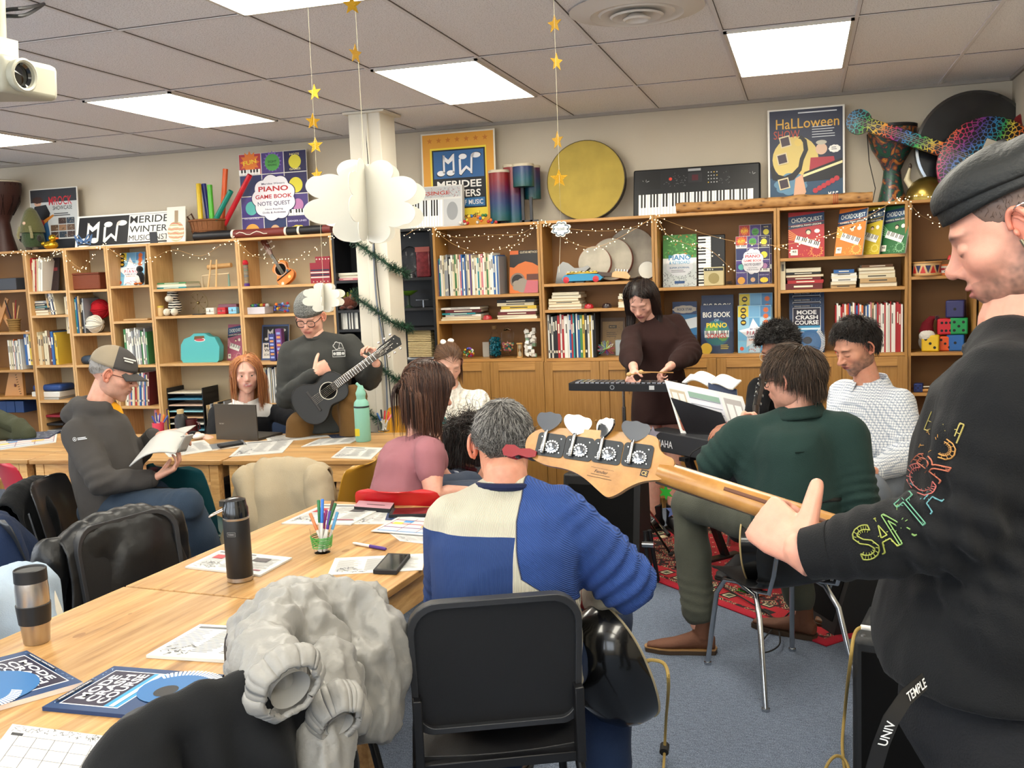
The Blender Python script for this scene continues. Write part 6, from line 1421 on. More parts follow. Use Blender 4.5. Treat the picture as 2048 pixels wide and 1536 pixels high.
def bigbook(cv,full=1):
 cv.rect(0,0,1,1,'#1d2f52');cv.circ(.5,.42,.42,'#28527a');cv.circ(.5,.42,.39,'#1f6a6e');cv.blob(.35,.5,.18,.12,'#5e9a4a');cv.blob(.7,.36,.14,.1,'#5e9a4a')
 cv.keys(.12,.33,.76,.14,16);cv.text('BIG BOOK',.5,.80,.11,'#e9e7e0',w=.86,bold=.03);cv.text('OF',.5,.685,.05,'#9fc8e8',w=.14);cv.text('PIANO',.5,.58,.10,'#e6c62e',w=.64,bold=.04);cv.text('SONGS',.5,.36,.10,'#c8342a',w=.6,bold=.04)
 cv.circ(.17,.10,.18,'#dcb43a');cv.lines(.62,.16,.3,3,.035,'#d8c050',.015)
quad_thing('songbook','spiral-bound dark blue big book of piano songs open on the piano desk','book',*DB((1424,880,5.0),(1482,895,4.93),(1416,765,5.04)),.012,mat('#e9e7e1',.6),bigbook)
t=thing('open_book','open white book pages fanned above the music sheets','book',T(*P(1415,775,5.12)))
for s in(-1,1):
 m=MB();M=frame(P(1413,772,5.08),dn,UPV*.8-nn*.5);m.sheet(lambda u,v:(s*u*.20,.0+v*.08,.03*math.sin(PI*min(1,u*1.2))*1+.0),14,4,mat('#e6e4dd',.7),M=M,th=.008);build_w(m,'page_block',t)
TS[0]=0
q0=P(1150,770,5.85);q1=P(1345,772,5.65);gx=(q1-q0).normalized();gM=frame(q0.lerp(q1,.5),gx,UPV)
t=thing('glockenspiel','long narrow black-framed glockenspiel at waist height before the standing person','percussion',T((q0.x+q1.x)/2,(q0.y+q1.y)/2,q0.z-.03));gl=(q1-q0).length
m=MB();
for y in(-.09,.09): m.b2(-gl/2,gl/2,y-.008,y+.008,-.022,.02,mat('#101013',.4),M=gM)
for x in(-gl/2,gl/2): m.b2(x-.012,x+.012,-.09,.09,-.022,.022,mat('#101013',.4),M=gM)
m.b2(-gl/2,gl/2,-.088,.088,-.012,-.006,mat('#1b1b1e',.5),M=gM);build_w(m,'frame',t)
for i in range(18): x=-gl/2+.035+i*(gl-.07)/17;m=MB();m.b2(x-.011,x+.011,-.075+.001*i,.075-.001*i,.020,.026,mat('#b9bcc2',.25,.9),M=gM);build_w(m,'tone_bar',t)
m=MB();cv=CV(m,gM@frame((-gl*.12,-.0985,-.016),(1,0,0),(0,-1,0)),.3,.034);cv.circ(.1,.5,.045,'#8c8f94');cv.circ(.1,.5,.03,'#101013');cv.rect(.82,.15,.1,.7,'#c9cacc');build_w(m,'maker_badge',t)
sb=P(1247,790,5.8);t=thing('percussion_stand','chrome tripod stand carrying the glockenspiel','stand',T(sb.x,sb.y,0));zt_=q0.z-.035
m=MB();m.cyl((0,0,.12),(0,0,zt_-.1),.0125,.0125,14,CHR);m.build('lower_tube',t);m=MB();m.cyl((0,0,.55),(0,0,zt_+.012),.009,.009,12,CHR);m.build('upper_tube',t)
m=MB();m.cyl((0,0,.62),(0,0,.68),.019,.019,14,CHR);m.cyl((0,-.05,.65),(0,.03,.65),.006,.006,8,CHR);m.build('clamp',t)
for a in(-25,95,215):
 ca,sa=math.cos(math.radians(a)),math.sin(math.radians(a));m=MB();m.cyl((0,0,.38),(ca*.30,sa*.30,.015),.007,.007,8,CHR);lg=m.build('leg',t);m=MB();m.ell((ca*.30,sa*.30,.014),(.016,.016,.013),10,mat('#17171a',.7));m.build('rubber_foot',lg);m=MB();m.cyl((0,0,.14),(ca*.17,sa*.17,.17),.004,.004,8,CHR);m.build('brace',t)
for (a,b,n_) in (((1258,749,5.60),(1290,746,5.78),'left'),((1282,744,5.62),(1330,745,5.78),'right')):
 p,q=P(*a),P(*b);t=thing('mallet','wooden mallet held in the standing person\'s %s-hand side of the picture'%n_,'mallet',T(*p))
 m=MB();m.cyl(p,q+(q-p)*.35,.0035,.0035,8,mat('#c89a62',.5));build_w(m,'stick',t);m=MB();m.ell(tuple(p),(.015,.013,.013),14,mat('#caa06a',.5));build_w(m,'head',t)
def amp(M,w,d,h,label,logo=None,slant=0,name='amplifier',knobs=0):
 t=thing(name,label,'amplifier',M);mm=mat('#141416',.55,bump=.15,bscale=350)
 m=MB();m.prism([(-d/2,0),(d/2,0),(d/2-slant*.4,h),(-d/2+slant,h)],-w/2,w/2,mm,M=Matrix(((0,0,1,0),(1,0,0,0),(0,1,0,0),(0,0,0,1))));m.build('cabinet',t,bevel=.012)
 m=MB();a=math.atan2(slant,h);m.box((0,0,0),(w-.07,.004,h-.10),mat('#0b0b0c',.9,bump=.5,bscale=700),M=T(0,-d/2+slant*.5-.001,h/2)@Matrix.Rotation(-a,4,'X'));g=m.build('grille',t)
 if logo: m=MB();cv=CV(m,T(0,-d/2+slant*.5-.004,h*.5)@Matrix.Rotation(-a,4,'X')@frame((-.03,0,-.01),(1,0,0),(0,-1,0)),.06,.022);cv.text(logo,.5,.5,.9,'#b9b9bb',w=.9,sh=.3);m.build('logo',g)
 return t
A0=PZ(1175,1180,0);aM=T(.72,-1.55,0)@RZ(-8)
amp(aM,.44,.26,.57,'black stage amplifier leaning back behind the blue sleeve, small white script logo','Fender',slant=.08,name='stage_amplifier')
m=MB();aM2=aM
t=thing('folding_stand','black folding stand with a chrome bolt beside the leaning amplifier','stand',T(.98,-1.72,0));m=MB();m.cyl((0,0,0),(-.02,.02,.30),.012,.012,10,mat('#17171a',.4));m.build('leg',t);m=MB();m.cyl((-.03,-.02,.24),(.03,-.02,.24),.018,.018,12,CHR);m.build('bolt',t);m=MB();m.cyl((.03,.1,0),(-.0,.04,.30),.012,.012,10,mat('#17171a',.4));m.build('leg',t)
amp(T(1.93,-2.03,0)@RZ(-60),.36,.32,.36,'black wedge amplifier on the carpet behind the chrome chair legs',slant=.12,name='wedge_amplifier')
c1=PZ(1725,1340,.50);Mamp=T(2.085,-3.62,0)@RZ(62)
t=thing('bass_amplifier','tall black bass amplifier standing beside the person in the black cap','amplifier',T(2.135,-3.46,0)@RZ(-12))
m=MB();m.b2(-.20,.20,-.17,.17,0,.50,mat('#1d1e20',.5,bump=.12,bscale=300));m.build('cabinet',t,bevel=.018);m=MB();m.b2(-.17,.17,-.175,-.168,.03,.46,mat('#0a0a0b',.9));m.build('grille',t)
for x in(-.17,.17):
 for y in(-.14,.14): m=MB();m.lathe([(0,.5),(.009,.5),(.007,.5035),(0,.504)],10,mat('#6d6d70',.3,.8),M=T(x,y,0));m.build('screw',t)
def cable(name,label,pts,r,m_,knots=1,cat='cable'):
 P_=[Vector(p) for p in pts];o=[]
 for i in range(len(P_)-1):
  a,b,c,d=P_[max(i-1,0)],P_[i],P_[i+1],P_[min(i+2,len(P_)-1)]
  for k in range(10):
   s=k/10;o.append(.5*((2*b)+(-a+c)*s+(2*a-5*b+4*c-d)*s*s+(-a+3*b-3*c+d)*s**3))
 o.append(P_[-1]);mb=MB();mb.tube(o,r,8,m_);t=thing(name,label,cat,T(*P_[0].to_tuple()[:2],0));build_w(mb,'cord',t);return t,o
M_BRD=mat('#a58a4a',.7,bump=.6,bscale=500)
t,o=cable('braided_cable','gold braided cable rising from the carpet to the bass amplifier',[PZ(1700,1600,.02),PZ(1685,1500,.02),PZ(1690,1420,.10),P(1700,1330,3.0),P(1712,1262,3.05),P(1745,1258,3.05),P(1772,1270,3.05)],.0055,M_BRD)
m=MB();m.cyl(P(1722,1254,3.05),P(1742,1257,3.05),.008,.008,10,mat('#e6e4e0',.5));build_w(m,'label_band',t);m=MB();m.cyl(P(1750,1258,3.05),P(1775,1271,3.05),.0075,.0065,12,CHR);build_w(m,'jack_plug',t)
t,o=cable('braided_cable','gold braided cable looping at the bottom edge beside the bass amplifier',[PZ(1640,1600,.01),PZ(1650,1540,.03),PZ(1672,1512,.05),PZ(1695,1530,.03),PZ(1705,1600,.01)],.0055,M_BRD)
t,o=cable('guitar_cable','gold and black cable plugged into the round-backed guitar, hanging to the carpet',[P(1284,1324,2.72),P(1305,1320,2.70),P(1330,1330,2.68),P(1337,1370,2.68),PZ(1332,1440,.18),PZ(1328,1520,.02),PZ(1322,1600,.01)],.005,M_BRD)
m=MB();m.cyl(P(1278,1326,2.73),P(1298,1321,2.71),.0075,.006,12,CHR);build_w(m,'jack_plug',t);m=MB();m.tube([PZ(1330,1490,.05),PZ(1328,1505,.04)],.016,10,mat('#141414',.7));build_w(m,'cable_tie',t)
mb_=mat('#141416',.6)
cable('power_cable','thin black cable hanging from the back of the digital piano',[P(1415,895,5.25),P(1395,898,5.2),P(1378,925,5.2),PZ(1385,1030,.25),PZ(1378,1090,.03),PZ(1365,1140,.03)],.003,mb_)
cable('floor_cable','black cable lying in a loop under the chrome chair legs',[PZ(1440,1170,.02),PZ(1500,1205,.02),PZ(1545,1235,.02),PZ(1560,1285,.02),PZ(1530,1305,.02),PZ(1520,1290,.02),PZ(1548,1255,.02),PZ(1590,1215,.02)],.0035,mb_)
t=thing('drumstick','black-tipped drumstick lying across the piano stand foot','drumstick',T(*P(1300,955,6.0).to_tuple()[:2],0));m=MB();m.cyl(PZ(1330,1062,.03),P(1255,965,5.85),.006,.006,8,CHR);build_w(m,'rod',t);m=MB();m.cyl(PZ(1338,1070,.02),PZ(1325,1055,.05),.013,.013,10,mb_);build_w(m,'rubber_grip',t)
t=thing('lanyard','black lanyard printed with white capital letters hanging at the bassist\'s hip','lanyard',T(*P(1800,1440,1.36)))
pt=[P(1850,1362,1.30),P(1812,1395,1.27),P(1782,1440,1.26),P(1762,1490,1.27),P(1742,1560,1.29)]
m=MB();R=[]
for i,p in enumerate(pt):
 tg=(pt[min(i+1,4)]-pt[max(i-1,0)]).normalized();s=tg.cross(cf).normalized()*.011;R.append((p-s,p+s))
vs=[q for r in R for q in r];m.add(vs+[v+cf*.0015 for v in vs],[(2*i,2*i+1,2*i+3,2*i+2) for i in range(4)]+[(10+2*i,12+2*i,13+2*i,11+2*i) for i in range(4)],mat('#0b0b0d',.6));build_w(m,'ribbon',t,angle=180)
m=MB()
for w_,i in (('TEMPLE',0),('UNIV',2)):
 a,b=pt[i],pt[i+1];L_=(b-a).length*1.0;M=frame(b-cf*.003-(b-a).normalized().cross(cf)*-.0,(a-b),-cf);cv=CV(m,M@T(0,-.011,0),L_,.022);cv.text(w_,.5,.5,.55,'#d8d8d8',w=.95)
build_w(m,'lettering',t)
BC=dict(cream='#cfc3a4',white='#dedbd2',grey='#8b8d90',black='#1d1d20',red='#a3262a',maroon='#5e1f22',orange='#cf6a2a',yellow='#cfae3c',green='#3e7a4a',teal='#1f7f86',blue='#2a5a96',navy='#22304f',pink='#c4747c',brown='#6b4a30',tan='#b39468',purple='#5a3f78')
M_PG=mat('#d8cfb8',.8,bump=.2,bscale=200)
def book_mb(w,h,d,c,kind=0,q=rnd):
 """spine faces -y, x thickness w, z height h, depth d"""
 m=MB();mc=mat(BC[c],.5);e=min(.0025,w*.18)
 if kind==2: m.b2(0,w,0,d,0,h,M_PG);return m
 m.b2(0,e,0,d,0,h,mc);m.b2(w-e,w,0,d,0,h,mc);m.b2(0,w,-.001,.003,0,h,mc);m.b2(e,w-e,.003,d-.004,.003,h-.003,M_PG)
 s=mat(('#e0d8c0' if c not in('cream','white','tan','yellow') else '#55504a'),.5)
 if w>.011:
  a=h*q.uniform(.55,.7);m.b2(w*.25,w*.75,-.0014,-.0009,a,a+h*.22,s)
  if q.random()<.6: m.b2(w*.2,w*.8,-.0014,-.0009,h*.12,h*.18,s)
 return m
def row(where,u0,u1,v,z,h0,h1,cols,thick=(.008,.024),y=.035,lean=0,noun='book',depth=.19,kind=0,seed=0,maxn=40,grp=None):
 q=random.Random(seed+int(u0));x=PY(u0,v,y).x;x1=PY(u1,v,y).x;i=0
 while x<x1-.006 and i<maxn:
  w=min(q.uniform(*thick),x1-x);c=cols[i%len(cols)] if q.random()<.75 else q.choice(cols);h=q.uniform(h0,h1);m=book_mb(w,h,min(depth,h*.8+.02),c,kind,q)
  sz='thin' if w<.014 else 'thick'
  a=lean*(1 if i>0 else .8);M=T(x+(h*math.sin(math.radians(a)) if a<0 else 0),y+q.uniform(0,.012),z+abs(w*math.sin(math.radians(a))))@RY(a)
  lone(m,noun.replace(' ','_'),'%s %s %s, %s from left %s'%(sz,c,noun,ordn(i),where),noun,M=M,group=grp or noun+'s '+where)
  x+=w*1.0/math.cos(math.radians(a))+.0006;i+=1
def stack(where,u0,u1,v,z,items,y=.04,noun='book',depth=.19,seed=0):
 q=random.Random(seed+int(u0));xa=PY(u0,v,y).x;xb=PY(u1,v,y).x;W=xb-xa;zz=z
 for i,(c,th,f) in enumerate(items):
  m=MB();mc=mat(BC[c],.55);w=W*f;e=min(.003,th*.2);d=min(depth,.22)
  if c in('cream','tan','white') and q.random()<.6: m.b2(-w/2,w/2,0,d,0,th,M_PG);m.b2(-w/2-.001,w/2+.001,-.001,d,th-e,th,mc);m.b2(-w/2-.001,w/2+.001,-.001,d,0,e,mc)
  else:
   m.b2(-w/2,w/2,0,d,0,e,mc);m.b2(-w/2,w/2,0,d,th-e,th,mc);m.b2(-w/2,w/2,-.001,.003,0,th,mc);m.b2(-w/2+.003,w/2-.003,.003,d-.003,e,th-e,M_PG)
   if th>.011: m.b2(-w*.25,w*.25,-.0015,-.001,th*.35,th*.65,mat('#ded6c0' if c not in('cream','white','tan','yellow') else '#4a4640',.5))
  lone(m,noun,'%s %s, %s from bottom of the stack %s'%(c,noun,ordn(i),where),noun,M=T((xa+xb)/2+q.uniform(-.5,.5)*(W*(1-f)+.008),y+q.uniform(0,.012),zz)@RZ(q.uniform(-2,2)),group='stack '+where);zz+=th+.0005
def cover(name,label,u0,u1,v,z,h,draw,y=.10,th=.012,lean=10,yaw=0,base='#dddddd',cat='book',group=None,case=None):
 """a book or board standing face-out, leaning back"""
 a=PY(u0,v,y);b=PY(u1,v,y);w=(b-a).x/max(.3,math.cos(math.radians(yaw)))
 M=T(a.x,y,z)@RZ(yaw)@RX(90-lean);t=thing(name,label,cat,M@T(0,0,-.0),group)
 m=MB();m.b2(0,w,0,h,-th,0,base);m.f=m.f;m.build('page_block' if cat=='book' else 'board',t);
 m=MB();cv=CV(m,Matrix.Identity(4),w,h);cv.z=.0006;draw(cv);m.build('printed_face',t,smooth=False)
 if case: m=MB();m.b2(-.004,w+.004,-.002,h*.45,.004,.0065,mat('#ffffff',.05,trans=1,ior=1.2));m.build('clear_stand',t)
 return t
NV='#1b2f55'
def d_mode(cv):
 cv.rect(0,0,1,1,'#17365f');cv.rect(.1,.42,.8,.5,'#e8e8ea');cv.rect(.115,.43,.77,.48,'#1f1b33');cv.rect(.115,.43,.77,.12,'#2f86b4')
 cv.text('MODE',.5,.825,.085,'#f4f4f4',w=.56,bold=.05);cv.text('CRASH',.5,.72,.085,'#f4f4f4',w=.64,bold=.05);cv.text('COURSE',.5,.615,.085,'#f4f4f4',w=.68,bold=.05)
 cv.rect(.12,.465,.76,.04,'#cfe3ee');cv.circ(.62,.22,.36,'#1f5f96')
 for i in range(30):
  a=-1.9+i*.095;cv.poly([(.55+.36*math.cos(a-.03),.2+.36*.77*math.sin(a-.03)),(.55+.36*math.cos(a+.03),.2+.36*.77*math.sin(a+.03)),(.55+.47*math.cos(a+.03),.2+.47*.77*math.sin(a+.03)),(.55+.47*math.cos(a-.03),.2+.47*.77*math.sin(a-.03))],'#eef0f2',0)
 cv.z+=cv.dz;cv.circ(.52,.25,.13,'#0f1016',.11);cv.star(.16,.16,.11,'#d8b64a');cv.lines(.11,.17,.1,3,.02,'#5a4a1c',.006);cv.scrib(.02,.03,.3,.1,10,'#9fc0de');cv.scrib(.05,.93,.9,.05,12,'#9fc0de');cv.rect(.12,.935,.5,.035,'#10182c');cv.text('MERIDEE WINTERS',.37,.952,.018,'#e8e8ea',w=.44)
def d_game(cv,full=1):
 cs=[['#4a3a78','#22305c','#3a2c66'],['#493a80','#3a3070','#4a3a78'],['#27305e','#43357a','#2a2450'],['#b33a40','#4a3a78','#231f48']]
 for r in range(4):
  for c in range(3): cv.rect(c/3+.006,r/4+.005,.322,.24,cs[r][c]);cv.z-=cv.dz
 cv.z+=cv.dz;cv.star(.165,.9,.15,'#e07a2a',.10,12);cv.star(.5,.89,.14,'#7a5fb0',.1,16);cv.circ(.5,.88,.11,'#4f9a48');cv.circ(.83,.87,.09,'#d8cc3a');cv.text('FUN',.165,.9,.05,'#f0d03a',w=.2,bold=.04,a=.15);cv.text('SIGHT',.5,.89,.028,'#173a1a',w=.13);cv.text('READING',.5,.85,.022,'#173a1a',w=.13);cv.text('NOTE',.83,.955,.024,'#e8dca0',w=.14);cv.text('GAMES',.83,.785,.024,'#e8dca0',w=.16)
 cv.circ(.83,.60,.10,'#d8cc3a');cv.circ(.16,.36,.09,'#5fb8b0');cv.circ(.85,.37,.08,'#b87aa8');cv.circ(.16,.08,.11,'#e0a040');cv.circ(.5,.09,.07,'#c8a078');cv.blob(.83,.08,.11,.05,'#e8d040');cv.keys(0,.755,.32,.06,7);cv.keys(.66,.25,.33,.07,8)
 cv.text('INTERVALS',.16,.24,.02,'#cfc8e6',w=.22);cv.text('LEDGER LINES',.83,.185,.02,'#cfc8e6',w=.27);cv.blob(.5,.47,.30,.25,'#2a2450',9,.12);cv.blob(.5,.47,.29,.24,'#e9e6ea',9,.12)
 cv.text('Meridee Winters',.5,.635,.022,'#2a2450',w=.34);cv.text('PIANO',.5,.575,.06,'#b8262c',w=.44,bold=.05);cv.text('GAME BOOK',.5,.485,.048,'#b8262c',w=.54,bold=.04);cv.text('NOTE QUEST',.5,.40,.055,'#2a2450',w=.48,bold=.01);cv.text('Note Reading',.5,.335,.022,'#2a2450',w=.26);cv.text('Drills & Activities',.5,.298,.022,'#2a2450',w=.34)
def d_chord(bg,ac):
 def f(cv):
  cv.rect(0,0,1,1,bg);cv.poly([(0,.70),(1,.80),(1,.98),(0,.90)],'#1f3f66');cv.poly([(0,.62),(1,.72),(1,.79),(0,.69)],'#17263f')
  cv.text('CHORD',.3,.825,.10,'#dfe6e0',w=.42,bold=.02,a=.08);cv.text('QUEST',.74,.84,.10,'#dfe6e0',w=.42,bold=.02,a=.08);cv.text('POWERFUL PIANO LESSONS',.5,.71,.035,'#efe8d8',w=.84,bold=.02,a=.08)
  for i in range(5): cv.poly([(0,.40+.05*i),(.3,.36+.02*i),(.3,.375+.02*i),(0,.425+.05*i)],ac,0)
  cv.z+=cv.dz;cv.circ(.56,.56,.08,'#1c1a1a');cv.circ(.56,.545,.06,'#e0c0a8');cv.blob(.80,.57,.07,.04,'#efe6da')
  M0=cv.M;cv.M=cv.M@T(.2*cv.w,.42*cv.h,cv.z)@Matrix.Rotation(-.32,4,'Z');cv.keys(0,-.08,.7,.15,14);cv.M=M0
  cv.star(.78,.13,.2,ac,.14,12);cv.star(.78,.13,.16,bg,.11,12);cv.rect(.06,.05,.2,.13,'#ece4d6');cv.text('48',.16,.13,.05,'#2a2020',w=.12);cv.scrib(.3,.03,.3,.15,9,ac,.04)
 return f
def d_first(cv):
 cv.rect(0,0,1,1,'#8fbdd6');
 for r in range(4):
  for c in range(3): cv.rect(c/3+.01,r/4+.01,.31,.23,[['#7fc0e0','#c8dce8','#5aa0cc'],['#6fb0d8','#9ccbe4','#7fb8dc'],['#8fbdd6','#5f9cc8','#a8d0e4'],['#d8c43a','#6fa8d0','#4a86b8']][r][c]);cv.z-=cv.dz
 cv.z+=cv.dz
 for i in range(3): cv.circ(.17,.90-.13*i,.085,'#1d1a14');cv.circ(.17,.90-.13*i,.06,'#d8b030',.035);cv.star(.84,.90-.13*i,.1,'#d86a2a',.06,9)
 cv.star(.5,.40,.48,'#f0eef0',.24,5,95);cv.text('MY FIRST',.52,.50,.035,'#3a3468',w=.3);cv.text('P I A N O',.52,.42,.09,'#b83a52',w=.5,bold=.05);cv.text('GAME BOOK',.5,.335,.04,'#2a2450',w=.42,bold=.03);cv.text('SUPER FUN',.5,.275,.04,'#d86a2a',w=.34,bold=.03);cv.circ(.12,.09,.06,'#d8502a');cv.scrib(.3,.03,.65,.12,16,'#c03a2a',.05)
def d_journal(cv):
 cv.rect(0,0,1,1,'#dfe3e0');cv.rect(0,.55,1,.45,'#3f7a3a');cv.scrib(.02,.56,.95,.42,60,'#5fa050',.08);cv.scrib(.02,.56,.95,.42,22,'#c8703a',.05,3);cv.scrib(0,0,1,.28,90,'#9a9ea0',.05,5)
 cv.blob(.5,.42,.38,.20,'#efeef0',8,.1);cv.text('PIANO',.5,.56,.10,'#3a86b8',w=.66,bold=.05);cv.text('& KEYBOARD',.5,.465,.06,'#4a9ac0',w=.62,bold=.04);cv.text('SUPER JOURNAL',.5,.36,.04,'#2f6a9c',w=.6,bold=.03);cv.lines(.25,.31,.5,2,.03,'#4a4a52',.008);cv.rect(.35,.06,.3,.05,'#3a5a8a')
def d_halloween(cv):
 cv.rect(0,0,1,1,'#e6e2da');cv.rect(.025,.015,.95,.97,'#1d2540');cv.rect(.025,.015,.95,.3,'#2b4a66');cv.circ(.36,.50,.30,'#d8c070');cv.blob(.3,.25,.2,.1,'#5f8aa6')
 cv.text('HaLLoween',.52,.85,.10,'#dca83c',w=.82,bold=.01);cv.text('SHOW',.25,.745,.08,'#b8462e',w=.34,bold=.0);cv.lines(.58,.80,.34,5,.025,'#cfd3da',.007);cv.rect(.4,.945,.5,.012,'#cfd3da')
 pts=[(.40,.70),(.46,.66),(.47,.58),(.42,.50),(.40,.42),(.32,.36),(.22,.33),(.1,.36),(.07,.45),(.03,.42),(.06,.30),(.2,.27),(.34,.29),(.44,.38),(.47,.48),(.53,.58),(.51,.68),(.44,.73)]
 cv.poly(pts,'#141318');cv.circ(.40,.66,.05,'#e0c468');cv.circ(.70,.58,.075,'#d9b59a');cv.circ(.70,.645,.07,'#bdb8a8',.03);cv.poly([(.56,.50),(.86,.50),(.9,.36),(.54,.36)],'#a82a3a');cv.blob(.87,.575,.07,.035,'#f0eee8');cv.lines(.83,.585,.08,2,.018,'#2a2a2a',.006)
 cv.poly([(.48,.36),(.97,.48),(.97,.28),(.40,.26)],'#15151a');cv.poly([(.46,.335),(.97,.455),(.97,.43),(.46,.31)],'#efe0a8')
 for x,y in ((.16,.62),(.12,.45),(.14,.2)): cv.rect(x,y,.14,.11,'#d8c8a0',.2);cv.rect(x+.015,y+.012,.11,.085,'#3f2f3a',.2)
 cv.poly([(.40,.05),(.5,.16),(.45,.34),(.36,.30),(.33,.1)],'#d8a88a')
 for i in range(6): cv.circ(.62+.055*i,.17+.022*i,.035,'#b8303a');cv.z-=cv.dz
 cv.z+=cv.dz;logo_mw(cv,.76,.085,.16,.07,'#e8e8e8');cv.rect(.77,.05,.14,.012,'#e8e8e8');cv.rect(.77,.03,.14,.012,'#e8e8e8')
def d_mrock(cv):
 cv.rect(0,0,1,1,'#d8d4cc');cv.rect(.02,.015,.96,.97,'#b9bcbc');cv.rect(.02,.78,.96,.205,'#2c2c30');cv.rect(.02,.015,.96,.16,'#15161c');cv.text('MROCK',.64,.795,.14,'#b8202c',w=.48,bold=.01);cv.text('SHOWCASE',.68,.68,.065,'#26262a',w=.40,bold=.01)
 cv.circ(.17,.78,.075,'#c89a80');cv.blob(.17,.82,.1,.05,'#3a2218');cv.poly([(.10,.72),(.34,.74),(.42,.60),(.36,.45),(.12,.48),(.06,.62)],'#17171a');cv.poly([(.14,.48),(.36,.46),(.40,.22),(.34,.12),(.22,.14),(.16,.3)],'#2f5a86');cv.poly([(.15,.44),(.48,.58),(.50,.555),(.2,.38)],'#b8742a');cv.circ(.22,.44,.07,'#a8302a');cv.lines(.5,.58,.4,2,.03,'#3a3a3e',.014)
 for r in range(3):
  for c in range(3):
   if r==2 and c==0: continue
   cv.rect(.42+.17*c,.20+.11*r,.155,.095,['#3f2f2a','#5f4a3a','#2f3a46','#8a6a50'][(r+c*2)%4]);cv.z-=cv.dz;cv.scrib(.43+.17*c,.21+.11*r,.12,.07,6,'#c8b8a0',.03,r+c)
def d_sign(cv):
 cv.rect(0,0,1,1,'#e4e2dc');cv.rect(.02,.05,.92,.9,'#1e1e21');logo_mw(cv,.03,.12,.46,.7,'#ecebe6');cv.rect(.49,.10,.42,.84,'#e4e2dc');cv.text('MERIDEE',.70,.79,.22,'#1e1e21',w=.40,bold=.02);cv.text('WINTERS',.69,.49,.20,'#1e1e21',w=.38,bold=.02);cv.text('MUSIC INST',.68,.22,.17,'#1e1e21',w=.36,bold=.0)
def d_mw(cv):
 cv.rect(0,0,1,1,'#dcd6c6');cv.rect(.02,.015,.96,.97,'#d99a34');cv.rect(.12,.12,.76,.72,'#e6cf3c')
 for i in range(7): cv.star(.12+.125*i,.92,.04,'#c47a26');cv.z-=cv.dz
 cv.rect(.145,.20,.72,.62,'#17181c');cv.rect(.165,.52,.68,.285,'#2f5f94');logo_mw(cv,.18,.535,.66,.25,'#17181c');cv.z+=cv.dz;logo_mw(cv,.19,.545,.64,.235,'#e6e6ea');cv.text('MERIDEE',.505,.455,.075,'#eceae6',w=.60,bold=.04);cv.text('WINTERS',.5,.355,.075,'#eceae6',w=.58,bold=.04);cv.rect(.165,.215,.68,.09,'#2f6a9c');cv.text('SCHOOL OF MUSIC',.52,.26,.05,'#e6e6ea',w=.60);cv.text('& beyond!',.56,.115,.06,'#1d1d1a',w=.36)
def d_guitarbook(cv):
 cv.rect(0,0,1,1,'#1c1a1c');cv.rect(0,.91,.3,.09,'#c8602a');cv.text('GUITAR METHOD',.66,.955,.05,'#d8c8a8',w=.6,bold=.02);cv.poly([(0,0),(0,.62),(.15,.60),(.3,.68),(.55,.74),(.8,.70),(1,.62),(1,0)],'#c86a2c');cv.rect(.6,.3,.4,.14,'#5a2f20');cv.circ(.28,.30,.26,'#7d6a5c');cv.circ(.28,.30,.2,'#1a1614');cv.blob(.45,.18,.3,.14,'#8d8478',6,.2);cv.poly([(.5,0),(1,0),(1,.28),(.62,.3)],'#b8606a')
def d_amber(cv): cv.rect(0,0,1,1,'#5a4128');cv.rect(.08,.1,.84,.8,'#8a6a3c');cv.scrib(.1,.12,.8,.75,50,'#6f5a34',.05);cv.rect(.34,.72,.32,.08,'#1b1712');cv.text('MUSIC',.5,.76,.04,'#b89a60',w=.24);cv.lines(.25,.6,.5,3,.05,'#3a2c1c',.012)
def d_star(cv): cv.rect(0,0,1,1,'#1f3a66');cv.blob(.5,.85,.45,.07,'#b9b4ac');cv.text('ROCK STAR',.5,.85,.05,'#1f3a66',w=.6,bold=.03);cv.rect(0,.35,1,.4,'#2f6ea0');cv.poly([(0,.6),(1,.7),(1,.5),(0,.4)],'#cfd6dc');cv.star(.5,.2,.25,'#c83a3a')
def d_mwbook(cv): cv.rect(0,0,1,1,'#4a5f8a');cv.rect(.04,.5,.92,.45,'#26282e');logo_mw(cv,.08,.55,.84,.34,'#dcdad4');cv.rect(.04,.05,.92,.43,'#dcdad4');cv.text('MERIDEE',.5,.40,.09,'#26282e',w=.8,bold=.03);cv.text('WINTERS',.5,.28,.09,'#26282e',w=.8,bold=.03);cv.text('SCHOOL OF MUSIC',.5,.15,.06,'#26282e',w=.8)
ON=2.021
cover('poster','band poster with a guitarist in black t-shirt above the leftmost narrow shelves',64,160,490,ON,.52,d_mrock,y=.265,th=.008,lean=3,base='#d8d4cc',cat='poster')
cover('sign_board','long black and white music sign with beamed-note logo on top of the shelves',149,368,487,ON,.27,d_sign,y=.16,th=.01,lean=14,base='#dddad2',cat='sign')
cover('poster','purple and red piano game book poster left of the white column',484,619,455,ON,.665,d_game,y=.265,th=.008,lean=2,base='#d8d4cc',cat='poster')
cover('poster','orange poster with blue beamed-note logo right of the white column',848,995,448,ON,.70,d_mw,y=.265,th=.008,lean=2,base='#dcd6c6',cat='poster')
cover('poster','dark blue halloween show poster standing behind the wooden rainstick',1537,1690,412,ON,.66,d_halloween,y=.265,th=.008,lean=1,base='#e6e2da',cat='poster')
cover('songbook','blue and white first piano game book on the upper narrow shelf',234,288,568,1.698,.27,d_first,y=.12,base='#d8dde2')
cover('songbook','dark book with beamed-note logo behind the beanie person\'s shoulder',523,577,722,1.066,.28,d_mwbook,y=.16,base='#d8d6d0')
